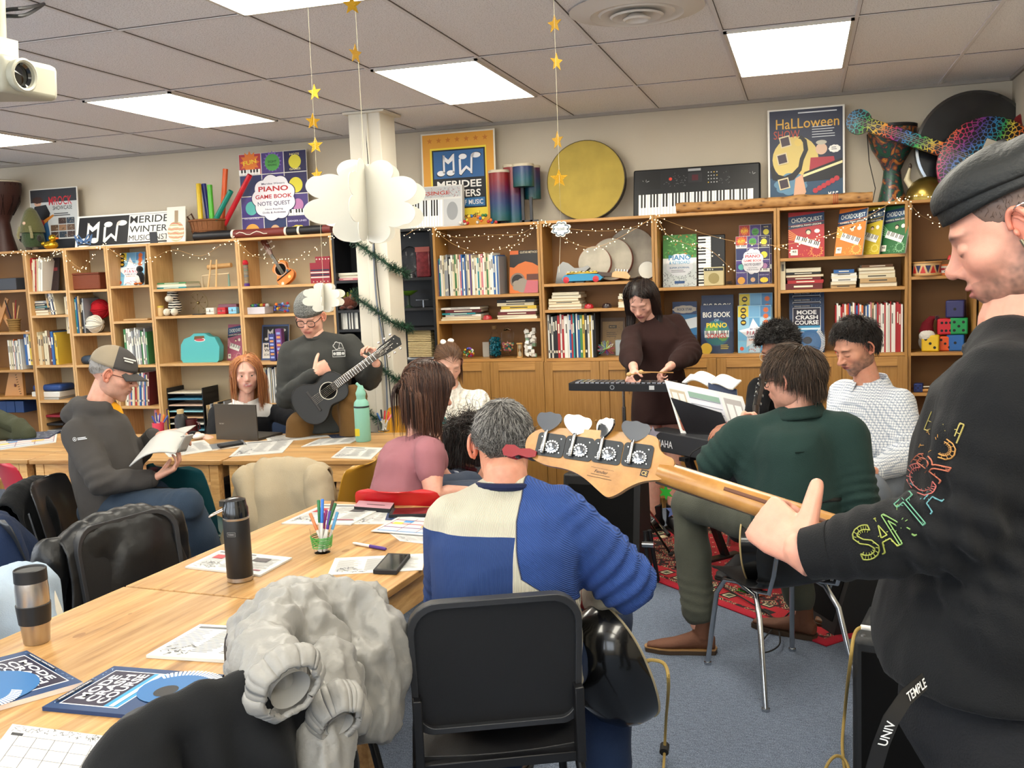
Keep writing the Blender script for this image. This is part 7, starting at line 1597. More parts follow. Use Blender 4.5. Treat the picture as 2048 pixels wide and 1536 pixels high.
cover('songbook','pink lesson book half hidden beside the turquoise case',455,484,724,1.065,.29,d_chord('#a85a72','#d8a0b0'),y=.20,base='#d8d6d0')
cover('songbook','orange acoustic guitar method book standing beside the magazine row',1019,1076,584,1.523,.31,d_guitarbook,y=.13,base='#d8d6d0')
cover('songbook','gold-brown vintage music book standing behind the coloured wire ball',1201,1250,712,1.058,.27,d_amber,y=.17,base='#8a744c')
cover('songbook','green and white piano super journal standing in a clear stand',1326,1393,571,1.529,.36,d_journal,y=.10,base='#d8d6d0',case=1)
cover('songbook','purple piano game book, the rear and higher of two beside the cream amplifier',1479,1544,566,1.529,.40,d_game,y=.17,base='#d8d6d0',lean=6)
cover('songbook','purple piano game book, the front and lower of two beside the cream amplifier',1472,1540,566,1.529,.325,d_game,y=.11,base='#d8d6d0',case=1,lean=8)
cover('songbook','blue rock songbook partly hidden behind the standing person in brown',1345,1394,708,1.068,.36,d_star,y=.14,base='#d8d6d0')
cover('songbook','big book of piano songs standing behind its twin on the cabinet',1404,1468,708,1.068,.395,bigbook,y=.15,base='#22345a',lean=5)
cover('songbook','big book of piano songs standing in front of its twin on the cabinet',1402,1466,708,1.068,.33,bigbook,y=.09,base='#22345a',lean=7,case=1)
cover('songbook','blue first piano game book, rear one of two beside the big songbooks',1479,1546,708,1.068,.40,d_first,y=.15,base='#d8dde2',lean=5)
cover('songbook','blue first piano game book, front one of two beside the big songbooks',1476,1543,708,1.068,.32,d_first,y=.09,base='#d8dde2',lean=7,case=1)
cover('songbook','red chord quest piano lesson book leaning alone on the upper right shelf',1577,1649,512,1.693,.30,d_chord('#a8242c','#e08a4a'),y=.09,base='#d8d6d0',lean=9)
for (u0,u1,bg,ac,nm,yy) in ((1668,1722,'#d8782a','#f0c060','orange',.07),(1715,1756,'#c8b030','#e8dc80','yellow',.10),(1758,1806,'#2f6a3c','#8ac090','green',.08)):
 cover('songbook','%s chord quest lesson book turned sideways on the upper right shelf'%nm,u0,u1,506,1.693,.31,d_chord(bg,ac),y=yy,base='#d8d6d0',lean=14,yaw=-32 if nm!='green' else -38)
for k,(hh,yy,nm) in enumerate(((.41,.20,'rear'),(.365,.15,'middle'),(.325,.10,'front'))):
 cover('songbook','dark blue mode crash course book, %s one of three on the cabinet'%nm,1579,1649,706,1.063,hh,d_mode,y=yy,base='#d8d6d0',lean=6,case=(k==2))
row('in the old magazine row at far left',52,84,583,1.680,.25,.28,['cream','white','tan','red','cream'],(.006,.014),lean=6,noun='magazine')
cover('songbook','dark leaning picture book on the far left upper shelf',84,117,583,1.680,.28,lambda cv:(cv.rect(0,0,1,1,'#2a1c1c'),cv.rect(.1,.6,.8,.1,'#7a2a30'),cv.scrib(.1,.1,.8,.4,20,'#5a5048')),y=.14,base='#2a2422')
stack('left of the leaning cream books',61,101,632,1.482,[('cream',.02,1),('tan',.022,.95),('black',.018,.97),('teal',.014,.9),('black',.02,.93),('grey',.022,.9)])
row('in the short leaning row above the teal book',101,119,632,1.482,.17,.2,['tan','cream','navy','white'],(.012,.02),lean=-8)
row('in the row with the teal book at left',52,118,731,1.067,.24,.29,['blue','white','yellow','grey','orange','teal','cream','cream','tan','cream','cream','brown','maroon'],(.012,.026),noun='book')
row('beside the red yarn ball',133,172,667,1.324,.28,.31,['cream','tan','white','black','grey','black','maroon','grey','black','teal','blue'],(.008,.014),noun='record sleeve')
row('of white and black files behind the cap',252,297,731,1.058,.26,.30,['green','white','black','white','grey','white','white','black','white','grey'],(.010,.022),noun='file')
row('low behind the reading person',256,304,872,.721,.25,.27,['cream','white','pink','blue','cream','maroon','red','tan','cream'],(.010,.02),lean=4)
row('at the left picture edge',18,44,725,1.031,.24,.27,['white','cream','red','white','orange','grey'],(.010,.016))
stack('beneath the gap of the pale shelf',311,372,576,1.658,[('teal',.012,1),('white',.012,.97),('cream',.010,.98),('green',.012,.93)])
row('behind the guitar player elbow',527,553,775,.741,.26,.28,['white','grey','cream','navy','white','grey'],(.006,.010),noun='record sleeve')
stack('in the black bookcase left of column',678,716,565,1.666,[('pink',.016,1),('white',.012,.96),('cream',.01,.98),('white',.016,1)])
row('in the black bookcase left of column',682,724,675,1.301,.12,.125,['white','black','grey','white','black','white'],(.006,.010),noun='disc case')
row('above the maroon and white stack',873,1002,590,1.523,.26,.30,['cream','purple','cream','white','cream','maroon','teal','black','pink','white','cream','green','cream','white','pink','blue','white','blue','grey'],(.008,.016),noun='magazine')
stack('left of the red ladybird',883,962,640,1.344,[('cream',.012,1),('tan',.014,.98),('white',.014,.9),('teal',.012,.85),('maroon',.024,.9),('white',.014,1)])
stack('right of the red ladybird',995,1074,637,1.344,[('white',.016,1),('cream',.01,.98),('maroon',.024,.95),('white',.016,.92),('yellow',.024,.9),('cream',.022,.92),('black',.022,.95)])
stack('left of the two castanets',1097,1163,618,1.402,[('white',.014,1),('tan',.022,.98),('cream',.018,.95),('tan',.02,.9),('cream',.022,.88),('cream',.02,.8)])
stack('at the standing person\'s hair',1237,1262,618,1.402,[('white',.02,1),('cream',.018,1),('tan',.02,.95),('white',.018,.95),('cream',.018,.9)])
row('in the colourful row on the cabinet',1097,1192,714,1.058,.29,.31,['white','black','white','black','black','red','white','yellow','green','white','yellow','blue','red','teal','navy','white','blue','navy','yellow','black'],(.008,.018),noun='songbook')
stack('far left under the red lesson book',1570,1646,580,1.485,[('maroon',.038,1),('red',.022,.95),('maroon',.018,.9),('tan',.016,.98),('black',.016,.9),('cream',.026,.92)])
row('standing left of the maroon stack',1561,1571,580,1.485,.20,.205,['cream'],(.03,.032),maxn=1)
stack('topped by a blue book',1662,1713,578,1.485,[('tan',.022,.98),('cream',.020,.98),('white',.018,.97),('white',.016,1),('white',.018,.98),('blue',.022,.8)])
stack('of tan paperbacks at right',1719,1793,577,1.485,[('tan',.028,1),('tan',.028,.98),('cream',.026,.98),('tan',.022,.97),('cream',.018,.95),('brown',.018,.85)])
row('behind the checked-shirt person\'s hair',1671,1806,706,1.063,.30,.325,['red','pink','white','white','red','white','pink','red','blue','cream','white','red','orange','red','white','orange','navy','white','blue','white','pink','tan','white','grey'],(.006,.013),noun='songbook')
stack('beside the toy drum',1880,1916,552,1.544,[('orange',.014,1),('white',.016,1),('red',.014,.95),('white',.012,1),('orange',.010,.95)],depth=.15)
def T3(u,v,y,z=None): p=PY(u,v,y);return T(p.x,y,p.z if z is None else z)
def sc_at(u,v,y): return (PY(u,v,y)-C0).dot(cf)/FPX   # metres per pixel there
def shape(name,label,cat,M,parts,group=None):
 t=thing(name,label,cat,M,group)
 for pn,fn,*k in parts:
  m=MB();fn(m);m.build(pn,t,**(k[0] if k else {}))
 return t
def djembe(u,v,h,label,c1,c2,rope,y=.2,band=None):
 r=h*.30;pr=[(0,0),(.62*r,0),(.6*r,.02*h),(.42*r,.25*h),(.36*r,.42*h),(.5*r,.52*h),(.85*r,.7*h),(r,.86*h),(r,.97*h)]
 def rp(m):
  for i in range(24): a=2*PI*i/24;b=a+(.13 if i%2 else -.13);m.tube([(1.0*r*math.cos(a),1.0*r*math.sin(a),.95*h),(.88*r*math.cos(b),.88*r*math.sin(b),.70*h),(.53*r*math.cos(a),.53*r*math.sin(a),.52*h)],.0028,4,rope)
 shape('djembe',label,'drum',T3(u,v,y,ON),[('shell',lambda m:m.lathe(pr,32,c1)),('drumhead',lambda m:m.lathe([(r*1.0,.965*h),(r*1.0,.985*h),(r*.9,h),(0,h)],32,c2)),('tuning_rope',rp)] if rope else [('shell',lambda m:m.lathe(pr,32,c1)),('head_ring',lambda m:m.lathe([(r*1.0,.95*h),(r*1.03,.955*h),(r*1.03,.99*h),(r*.95,h),(0,.992*h)],32,c2)),('carry_strap',lambda m:m.tube([(-r*1.02,-.01,.9*h),(-r*.95,-.03,.55*h),(-r*.7,-.04,.2*h),(-r*.8,-.03,.02)],.009,6,mat('#15151a',.8),flat=.3))])
def nebula(nt,co):
 n=N(nt,'TexNoise',s_Scale=14,s_Detail=4,s_Distortion=1.5);nt.links.new(co,n.inputs['Vector'])
 return ramp(nt,n.outputs[0],[(.3,'#15161c'),(.42,'#23503c'),(.5,'#1d2a3a'),(.58,'#8a4a28'),(.64,'#b87a34'),(.7,'#5a2a3c')]),None
djembe(8,492,.60,'dark djembe drum with laced ropes cut by the left picture edge',mat('#3b1d16',.5),mat('#c9bfa8',.7),mat('#1f1210',.8),y=.18)
djembe(1784,402,.50,'djembe drum with dark multicoloured swirl pattern and black strap',nodemat('swirl_print',nebula,.35,0,0),mat('#17171a',.4),None,y=.26)
def fuzz(c,n=8): return mat(c,.95,bump=.8,bscale=90,sheen=.3)
shape('plush_gnome','green plush gnome with tall woolly hat beside the band poster','soft toy',T3(68,495,.16,ON),[('body',lambda m:m.lathe([(0,.02),(.07,.03),(.092,.08),(.085,.14),(.05,.2),(0,.21)],22,fuzz('#35452a'))),('hat',lambda m:m.lathe([(.10,.15),(.095,.19),(.07,.27),(.045,.33),(.02,.355),(0,.36)],22,fuzz('#5b5a36'))),('nose',lambda m:m.ell((0,-.085,.225),(.014,.014,.014),10,mat('#d9b8a0',.7))),('mitten',lambda m:m.ell((-.09,-.03,.10),(.022,.02,.028),10,fuzz('#2a2620'))),('mitten',lambda m:m.ell((.09,-.03,.10),(.022,.02,.028),10,fuzz('#2a2620'))),('leg',lambda m:m.cyl((-.035,-.02,.04),(-.035,-.02,0),.022,.028,12,mat('#5a5148',.8))),('leg',lambda m:m.cyl((.035,-.02,.04),(.035,-.02,0),.022,.028,12,mat('#5a5148',.8))),('braid',lambda m:m.tube([(-.05,-.08,.2),(-.07,-.09,.13),(-.065,-.085,.10)],.012,6,fuzz('#8a8360'))),('braid',lambda m:m.tube([(.05,-.08,.2),(.07,-.09,.13),(.065,-.085,.10)],.012,6,fuzz('#8a8360')))])
gd=mat('#c9a02c',.22,.85)
shape('gold_duck','shiny gold toy duck sitting beside the green gnome','ornament',T3(102,494,.10,ON)@RZ(15),[('body',lambda m:(m.ell((0,0,.035),(.062,.045,.036),20,gd),m.ell((-.06,0,.05),(.022,.018,.016),12,gd))),('head',lambda m:m.ell((.02,0,.092),(.033,.031,.03),18,gd)),('beak',lambda m:m.ell((.055,0,.088),(.018,.012,.008),10,mat('#d8702a',.4))),('eye',lambda m:m.ell((.036,-.024,.102),(.006,.004,.006),8,mat('#16140f',.2)))])
def bow(m):
 g=mat('#6f95c8',.08,trans=.6,ior=1.3)
 for s in(-1,1):
  for k in(0,1): m.tube([(0,0,.04),(s*.05,-.0,.05+.05*k),(s*.085,0,.10-.03*k),(s*.06,0,.02+.05*k),(0,0,.04)],.006,6,g)
shape('glass_butterfly','blue glass ornament in front of the music sign','ornament',T3(168,488,.05,ON),[('wings',bow),('base',lambda m:m.lathe([(0,0),(.045,0),(.04,.012),(0,.014)],20,mat('#c9c6c0',.3)))])
shape('photo_strip','small dark standing card in front of the music sign','card',T3(308,485,.06,ON),[('card',lambda m:m.box((0,0,.045),(.07,.004,.09),mat('#26262a',.4)))])
def swirl(nt,co):
 w=N(nt,'TexWave',s_Scale=9,s_Distortion=6,s_Detail=2);w.wave_type='RINGS';nt.links.new(co,w.inputs['Vector']);return ramp(nt,w.outputs[0],[(0,'#b8563a'),(.25,'#d8c8a0'),(.45,'#4f8a7a'),(.65,'#d8a84a'),(.85,'#d8d0c0')]),None
shape('painted_card','small canvas card with a swirling colourful guitar drawing before the sign','picture',T3(352,485,.06,ON)@RX(-8),[('card',lambda m:(m.b2(-.085,.085,0,.01,0,.28,mat('#d9d6cc',.6)),)),('painted_guitar',lambda m:(m.prism(circ(.0,.085,.075,.08),0,.002,nodemat('swirl_paint',swirl,.5,0,0),M=T(0,-.0005,0)@RX(90)),m.b2(-.012,.018,-.0028,-.0006,.15,.25,mat('#9a8468',.6))))])
wk=mat('#7a4a24',.7,bump=.4,bscale=60)
def basket(m,r0,r1,h,wm,n=18,rings_=5):
 for i in range(n): a=2*PI*i/n;b=2*PI*(i+.86)/n;R_=lambda q,z:(q*math.cos(a)*1.0,q*math.sin(a)*.8,z);m.add([(r0*math.cos(a),r0*.8*math.sin(a),0),(r0*math.cos(b),r0*.8*math.sin(b),0),(r1*math.cos(b),r1*.8*math.sin(b),h),(r1*math.cos(a),r1*.8*math.sin(a),h)],[(0,1,2,3)],wm)
 m.rings([[(r0*.97*math.cos(2*PI*j/30),r0*.97*.8*math.sin(2*PI*j/30),z) if k==0 else (r1*.97*math.cos(2*PI*j/30),r1*.97*.8*math.sin(2*PI*j/30),z) for j in range(30)] for k,z in((0,.003),(1,h*.98))],wm,caps=False);m.lathe([(0,.002),(r0*.8,.002)],24,wm)
 for k in range(rings_): f=k/(rings_-1);q=(r0+(r1-r0)*f)*1.012;m.tube([(q*math.cos(2*PI*i/30),q*.8*math.sin(2*PI*i/30),h*f) for i in range(30)],(.004 if 0<k<rings_-1 else .008),6,wm,closed=True)
shape('tube_basket','woven brown basket holding coloured percussion tubes','basket',T3(418,460,.18,ON),[('slats',lambda m:basket(m,.125,.155,.16,wk,22,3)),('handle',lambda m:m.tube([(-.15,0,.15),(-.19,0,.20),(-.15,0,.22),(-.12,0,.16)],.007,8,mat('#4a2c1c',.7)))])
for nm,c,u0,v0,u1,v1,y0,y1 in (('yellow','#d8b422',402,425,397,368,.15,.2),('dark blue','#28307a',419,425,407,368,.22,.24),('lime green','#4fae30',425,428,419,370,.14,.16),('orange','#e0602a',444,425,451,338,.24,.27),('teal','#157a6a',426,425,462,382,.12,.10),('red','#c2202c',446,430,500,350,.2,.17)):
 a=PY(u0,v0+24,y0);b=PY(u1,v1,y1);t=thing('percussion_tube','%s plastic percussion tube sticking out of the woven basket'%nm,'percussion tube',T(*a),'percussion tubes in the basket')
 m=MB();d=(b-a);pm=mat(c,.3);L_=d.length;F=frame(a,d,(0,-1,.1));m.tube([(0,0,0),(L_,0,0)],.0205,20,pm,M=F,caps=False);m.tube([(L_,0,0),(.0,0,0)],.0185,20,pm,M=F,caps=False);m.rings([[(L_,.0205*math.cos(2*PI*j/20),.0205*math.sin(2*PI*j/20)) for j in range(20)],[(L_,.0185*math.cos(2*PI*j/20),.0185*math.sin(2*PI*j/20)) for j in range(20)]],pm,caps=False,M=F);build_w(m,'tube',t)
def didg(m):
 bk=mat('#17161a',.45);rd=mat('#6b2a26',.5);wt=mat('#d8d2c4',.5)
 X=[PY(u,470,.09).x for u in (390,466,470,572,576,598,602,648,664)];c=X[0]
 for a,b,mm,r in ((0,1,bk,.036),(1,2,wt,.037),(2,3,rd,.033),(3,4,wt,.034),(4,5,bk,.033),(5,6,wt,.034),(6,7,bk,.032),(7,8,rd,.031)): m.tube([(X[a]-c,0,.036),(X[b]-c,0,.036)],r,20,mm)
 m.tube([(X[2]-c+.03+.03*i,-.033,.036+.012*math.sin(i*1.3)) for i in range(10)],.003,5,wt)
shape('didgeridoo','long black and dark red painted didgeridoo lying on the left shelves','didgeridoo',T(PY(390,470,.09).x,.09,ON),[('tube',didg)])
def bark(nt,co):
 n=N(nt,'TexVoronoi',s_Scale=34);nt.links.new(mapping(nt,co,(.55,1,1)),n.inputs['Vector']);w=N(nt,'TexNoise',s_Scale=20);nt.links.new(co,w.inputs['Vector'])
 a=ramp(nt,n.outputs[0],[(.12,'#4a2f16'),(.3,'#94693a'),(.7,'#a87c48')]);return a,n.outputs[0]
x0=PY(1353,420,.06);x1=PY(1745,398,.06)
shape('rainstick','long knobbly wooden rainstick lying in front of the keyboard','rainstick',T(x0.x,.06,ON),[('stick',lambda m:m.tube([((x1.x-x0.x)*i/30,0,.036+.002*math.sin(i)) for i in range(31)],[.035+(.008*math.exp(-((i-19)/1.6)**2))+.0015*math.sin(i*1.7) for i in range(31)],22,nodemat('cactus_bark',bark,.7,0,.4))),('red_binding',lambda m:[m.tube([((x1.x-x0.x)*.81+.012*k+.036*0,.0+.0375*math.cos(a),.036+.0375*math.sin(a)) for a in [2*PI*i/20 for i in range(20)]],.0018,5,mat('#a83228',.6),closed=True) for k in range(3)])])
def kbox(m):
 w=PY(925,440,.08).x-PY(803,440,.08).x;m.b2(0,w,0,.05,0,.30,mat('#c9c8c4',.6));cv=CV(m,frame((0,-.0005,0),(1,0,0),(0,-1,0)),w,.30);cv.rect(.02,.72,.96,.26,'#aeb0b2');cv.scrib(.03,.73,.92,.22,60,'#8a3a36',.03);cv.scrib(.03,.73,.92,.22,60,'#3a5a60',.02,4);cv.text('MESSINGE',.5,.83,.09,'#a84a40',w=.6,bold=.04);cv.keys(.02,.03,.66,.64,15);cv.rect(.70,.03,.28,.64,'#b9bbbd');cv.circ(.84,.38,.09,'#8d9093',.14)
shape('keyboard_box','flat box picturing small piano keys standing beside the orange poster','box',T(PY(803,450,.08).x,.08,ON)@RX(-6),[('box',kbox)])
wrnd=random.Random(4);t=thing('bead_garland','pile of round painted wooden beads in front of the orange poster','toy',T3(955,450,.05,ON))
for k in range(26):
 m=MB();a=wrnd.uniform(-.14,.14);z=.012+max(0,.075-abs(a)*.5)*wrnd.random()*1.3;m.ell((a,wrnd.uniform(-.02,.03),z),.0125,10,mat(['#a8282a','#2f6a3c','#2a5a96','#d8b03a','#d8d2c8','#c8602a'][k%6],.35));m.build('bead',t)
def rain(nt,co):
 sx=N(nt,'SeparateXYZ');nt.links.new(co,sx.inputs[0]);n=N(nt,'TexNoise',s_Scale=40);nt.links.new(co,n.inputs['Vector'])
 z=math2(nt,'ADD',math2(nt,'MULTIPLY',sx.outputs[2],2.9),math2(nt,'MULTIPLY',n.outputs[0],.12));return ramp(nt,z,[(0,'#123f2c'),(.2,'#124a58'),(.42,'#1a2f5c'),(.6,'#35204c'),(.8,'#6a1a30'),(.95,'#7c2020')]),None
M_RN=nodemat('rainbow_wrap',rain,.35,0,0)
for u,v,h,r,z,lb in ((1001,420,.34,.075,.02,'tallest rainbow-wrapped tube drum, leftmost beside the orange poster'),(1030,448,.40,.070,0,'rainbow-wrapped tube drum standing lowest, second beside the orange poster'),(1048,385,.14,.075,.25,'short purple and blue tube drum, topmost of the rainbow drums'),(1066,405,.22,.06,.17,'red and orange tube drum at the back of the rainbow drums')):
 yy={.02:.12,0:.2,.25:.10,.17:.24}[z]
 t=shape('tube_drum',lb,'drum',T(PY(u,v,yy).x,yy,ON+z),[('shell',lambda m:m.lathe([(0,0),(r,0),(r,h)],30,M_RN)),('head_ring',lambda m:m.lathe([(r,h),(r*1.04,h),(r*1.04,h+.015),(r*.97,h+.02),(0,h+.017)],30,mat('#b9ae98',.5)))],'rainbow tube drums')
t=thing('drum_rack','dark metal rack joining the rainbow drums','rack',T(PY(1040,440,.17).x,.17,ON));m=MB().use(mat('#2a2a2e',.4));m.b2(-.16,.14,-.02,.0,0,.02);m.b2(-.16,-.14,-.02,0,0,.02);m.b2(.02,.04,-.02,0,0,.26);m.b2(.08,.1,-.02,0,0,.18);m.build('rack_frame',t)
def fdrum(name,label,u,v,rpx,y,d=.06,face='#b29a4a',rim='#4a3a22',tilt=-6,z=None,var=.12,group=None):
 c=PY(u,v,y);r=rpx*(c-C0).dot(cf)/FPX;b=T(c.x,y,c.z)@RX(tilt)
 t=thing(name,label,'drum',T(c.x,y,c.z-r)@RX(tilt),group)
 A=T(0,0,r)@RX(90);m=MB();m.lathe([(r*1.0,-d),(r*1.012,-d),(r*1.012,0),(r*.99,.002)],48,mat(rim,.5),M=A,caps=False);m.lathe([(r*.985,-d),(r*.985,-.001)],48,mat('#8a6a42',.6),M=A,caps=False);m.build('hoop',t);m=MB();m.lathe([(r,.0015),(0,.003)],48,mat(face,.75,var=var,vscale=7,bump=.1,bscale=20),M=A,caps=False);m.build('drumhead',t)
fdrum('frame_drum','very large round drum with yellow-ochre skin leaning on the wall',1170,360,79,.24,.07,'#a8923f','#2a2018',-4)
fdrum('frame_drum','largest grey marbled frame drum, behind two smaller ones on the shelf',1262,506,50,.24,.05,'#a39c8e','#6b4a32',-3,var=.25,group='marbled frame drums')
fdrum('frame_drum','middle-sized grey marbled frame drum between two others on the shelf',1222,518,42,.17,.05,'#aba494','#7a3a2c',-5,var=.25,group='marbled frame drums')
fdrum('frame_drum','smallest grey marbled frame drum, in front behind the toy guitar neck',1188,525,33,.11,.05,'#b0a898','#7a3a2c',-7,var=.25,group='marbled frame drums')
fdrum('tambourine','small blue-rimmed tambourine standing at the right of the frame drums',1294,540,17,.06,.04,'#c9c6bc','#2a4a7a',-3)
t=thing('metal_drum','large drum with shiny black metal shell hanging beside the rainbow instrument','drum',T3(1945,395,.26,ON));r=.335
m=MB();m.lathe([(r,-.10),(r*1.02,-.10),(r*1.02,0),(r*.97,.003)],56,mat('#6f7274',.15,1),M=T(0,0,r)@RX(90),caps=False);m.build('metal_hoop',t);m=MB();m.lathe([(r*.97,.002),(0,.004)],56,mat('#4a4c4e',.16,.9,var=.3,vscale=3),M=T(0,0,r)@RX(90),caps=False);m.build('dark_head',t)
x0=PY(1267,430,.22).x;x1=PY(1521,398,.22).x;w=x1-x0;KB=T(x0,.20,ON)@RX(90-12)
t=thing('electronic_keyboard','black electronic keyboard propped upright behind the rainstick','keyboard',KB)
m=MB();m.b2(0,w,0,.335,-.07,0,mat('#1a1b1e',.45));m.build('case',t,bevel=.012)
m=MB();cv=CV(m,T(0,0,.001),w,.335);cv.keys(.045,.0,.90,.46,36);m.build('keys',t,smooth=False)
m=MB();cv=CV(m,T(0,0,.001),w,.335)
cv.rect(.02,.56,.2,.38,'#141416');cv.rect(.76,.56,.22,.38,'#141416');cv.rect(.44,.66,.11,.2,'#26272b');cv.rect(.47,.70,.05,.12,'#4a1620');cv.circ(.30,.76,.013,'#c83a2a');cv.rect(.44,.90,.1,.05,'#9a9b9e')
for r_ in range(4):
 for c_ in range(4): cv.circ(.60+.022*c_,.64+.07*r_,.005,'#a8a9ac' if (r_+c_)%5 else '#c8a23a');cv.z-=cv.dz
cv.scrib(.24,.60,.18,.28,26,'#8f9094',.012);cv.scrib(.68,.6,.08,.3,12,'#8f9094',.012);cv.scrib(.03,.72,.1,.04,4,'#b9babc',.02);cv.scrib(.88,.75,.08,.04,4,'#b9babc',.02);m.build('control_panel',t,smooth=False)
hm=mat('#8f7a3c',.28,.9)
shape('horned_helmet','brass coloured viking helmet with cream horns on the right bookcase','helmet',T3(1855,395,.14,ON),[('dome',lambda m:m.lathe([(.13,0),(.132,.03),(.12,.07),(.09,.115),(.05,.14),(0,.15)],30,hm)),('brim',lambda m:m.lathe([(.136,0),(.137,.02),(.131,.022)],30,hm)),('horn',lambda m:m.tube([(.08,-.07,.05),(.12,-.09,.12),(.105,-.09,.20),(.10,-.09,.235)],[.03,.026,.018,.008],14,mat('#d0c6a8',.4))),('horn',lambda m:m.tube([(-.08,.03,.08),(-.12,.03,.14),(-.10,.03,.22)],[.026,.02,.006],14,mat('#c9bd9c',.4))),('horn_tip',lambda m:m.ell((-.10,.03,.222),(.01,.01,.02),8,mat('#3a2a20',.4)))])
def rb(nt,co):
 v=N(nt,'TexVoronoi',s_Scale=42,feature='DISTANCE_TO_EDGE');nt.links.new(co,v.inputs['Vector']);sx=N(nt,'SeparateXYZ');nt.links.new(co,sx.inputs[0]);n=N(nt,'TexNoise',s_Scale=2.2);nt.links.new(co,n.inputs['Vector'])
 k=math2(nt,'FRACT',math2(nt,'ADD',math2(nt,'MULTIPLY',sx.outputs[0],2.6),math2(nt,'MULTIPLY',n.outputs[0],.8)))
 c=ramp(nt,k,[(0,'#b8285a'),(.2,'#d8702a'),(.35,'#d8c040'),(.52,'#2f9a4a'),(.7,'#2a7ab0'),(.85,'#5a3a8a'),(1,'#b8285a')]);return mixc(nt,math2(nt,'GREATER_THAN',v.outputs[0],.085),c,lin('#121016')),None
MR=nodemat('rainbow_net',rb,.4,0,0)
hp=PY(1718,244,.05);bp_=PY(1975,330,.02);F=frame(bp_,(hp-bp_),(0,-1,.05));Lx=(hp-bp_).length
t=thing('rainbow_banjo','rainbow net-patterned long-necked instrument with round body and round head','banjo',F)
m=MB();m.lathe([(0,-.03),(.27,-.03),(.29,-.02),(.29,.02),(.275,.03),(0,.03)],48,MR);m.build('round_body',t)
m=MB();m.lathe([(0,-.015),(.078,-.015),(.078,.015),(0,.018)],30,MR,M=T(Lx,0,0));m.build('round_head',t)
m=MB();m.b2(.26,Lx-.06,-.042,.042,-.012,.022,MR);m.build('neck',t,bevel=.004)
for k in range(4): m=MB();m.tube([(-.02,-.018+.012*k,.036),(Lx+.03,-.014+.0095*k,.026)],.0012,5,mat('#d8d2cc',.3,.6));m.build('string',t)
m=MB();m.box((.02,-.07,.038),(.10,.14,.012),mat('#b0ab9c',.4));m.box((.02,-.07,.045),(.04,.08,.004),mat('#2a8a94',.3));m.build('small_tuner',t,bevel=.002)
for p in ((-.12,.12),(-.17,.05)): m=MB();m.lathe([(0,.03),(.022,.03),(.018,.04),(0,.042)],18,mat('#d8d8d6',.15,.9),M=T(p[0],p[1],0));m.build('chrome_button',t)
shape('santa_hat','fluffy white and red festive hat at the upper right corner','hat',T3(2040,300,.12),[('brim',lambda m:m.tube([(.09*math.cos(a),.09*math.sin(a),.02) for a in [2*PI*i/24 for i in range(24)]],.028,10,fuzz('#e2dcd4'),closed=True)),('cone',lambda m:m.lathe([(.09,.03),(.07,.12),(.03,.2),(0,.22)],20,mat('#7a1f22',.6,var=.3,vscale=30)))])
def blk(name,label,cat,u0,u1,v,z,h,c,y=.05,d=.12,bevel=.004,parts=None,rough=.5,yaw=0,group=None,dz=0):
 a=PY(u0,v,y).x;b=PY(u1,v,y).x;t=thing(name,label,cat,T((a+b)/2,y+d/2,z+dz)@RZ(yaw),group);m=MB();m.b2(-(b-a)/2,(b-a)/2,-d/2,d/2,0,h,mat(c,rough) if isinstance(c,str) else c);m.build('body',t,bevel=bevel)
 for pn,fn in (parts or []): m=MB();fn(m,(b-a)/2,d/2,h);m.build(pn,t)
 return t
WKR=nodemat('wicker',lambda nt,co:((lambda b:(ramp(nt,b.outputs[1],[(0,'#7a3a1e'),(1,'#5a2814')]),b.outputs[1]))((lambda b:(nt.links.new(mapping(nt,co,(1,0,1),(PI/2,0,0)),b.inputs['Vector']),b)[1])(N(nt,'TexBrick',s_Scale=28)))),.7,0,.8)
blk('wicker_basket','reddish-brown rectangular wicker basket on a narrow shelf','basket',142,200,578,1.677,.13,WKR,d=.2,bevel=.012,parts=[('rim',lambda m,w,d,h:m.tube([(-w,-d,h),(w,-d,h),(w,d,h),(-w,d,h)],.008,8,mat('#6a3018',.7),closed=True))])
def yarn(u,v,y,r,c,lb):
 q=random.Random(int(u));p=PY(u,v,y);t=thing('yarn_ball',lb,'yarn ball',T(p.x,y,p.z-r));m=MB();m.ell((0,0,r),r*.95,20,mat(c,.9,bump=.5,bscale=120))
 for k in range(9): R_=Matrix.Rotation(q.uniform(0,3),4,'X')@Matrix.Rotation(q.uniform(0,3),4,'Z');m.tube([T(0,0,r)@R_@Vector((r*math.cos(a),r*math.sin(a),0)) for a in [2*PI*i/24 for i in range(24)]],.004,5,mat(c,.9),closed=True)
 m.build('yarn',t,angle=180)
yarn(201,618,.14,.078,'#a81c24','red yarn ball resting above the white one');yarn(190,648,.07,.072,'#d6d0c2','white yarn ball on the narrow shelf below the red one')
shape('plush_penguin','small black and white plush penguin with orange feet before a blue book','soft toy',T3(282,570,.04,1.698),[('body',lambda m:m.ell((0,0,.055),(.036,.03,.055),16,fuzz('#1d1d20'))),('belly',lambda m:m.ell((-.008,-.012,.045),(.028,.024,.042),14,fuzz('#d8d4cc'))),('head',lambda m:m.ell((0,0,.125),(.028,.026,.028),14,fuzz('#1d1d20'))),('foot',lambda m:m.ell((-.02,-.035,.01),(.016,.02,.010),10,mat('#b8602a',.8))),('foot',lambda m:m.ell((.02,-.035,.01),(.016,.02,.010),10,mat('#b8602a',.8)))])
blk('wooden_tile','pale wooden tile lying on the narrow shelf above the files','tile',247,295,644,1.415,.012,'#b9986c',d=.15)
blk('plastic_case','turquoise plastic carry case with handle and small white badge','case',355,444,723,1.064,.01,'#3f9a9c',d=.02)
t=[o for o in COL.objects if o.name.startswith('plastic_case')][0];bo=[c for c in t.children][0];bpy.data.objects.remove(bo)
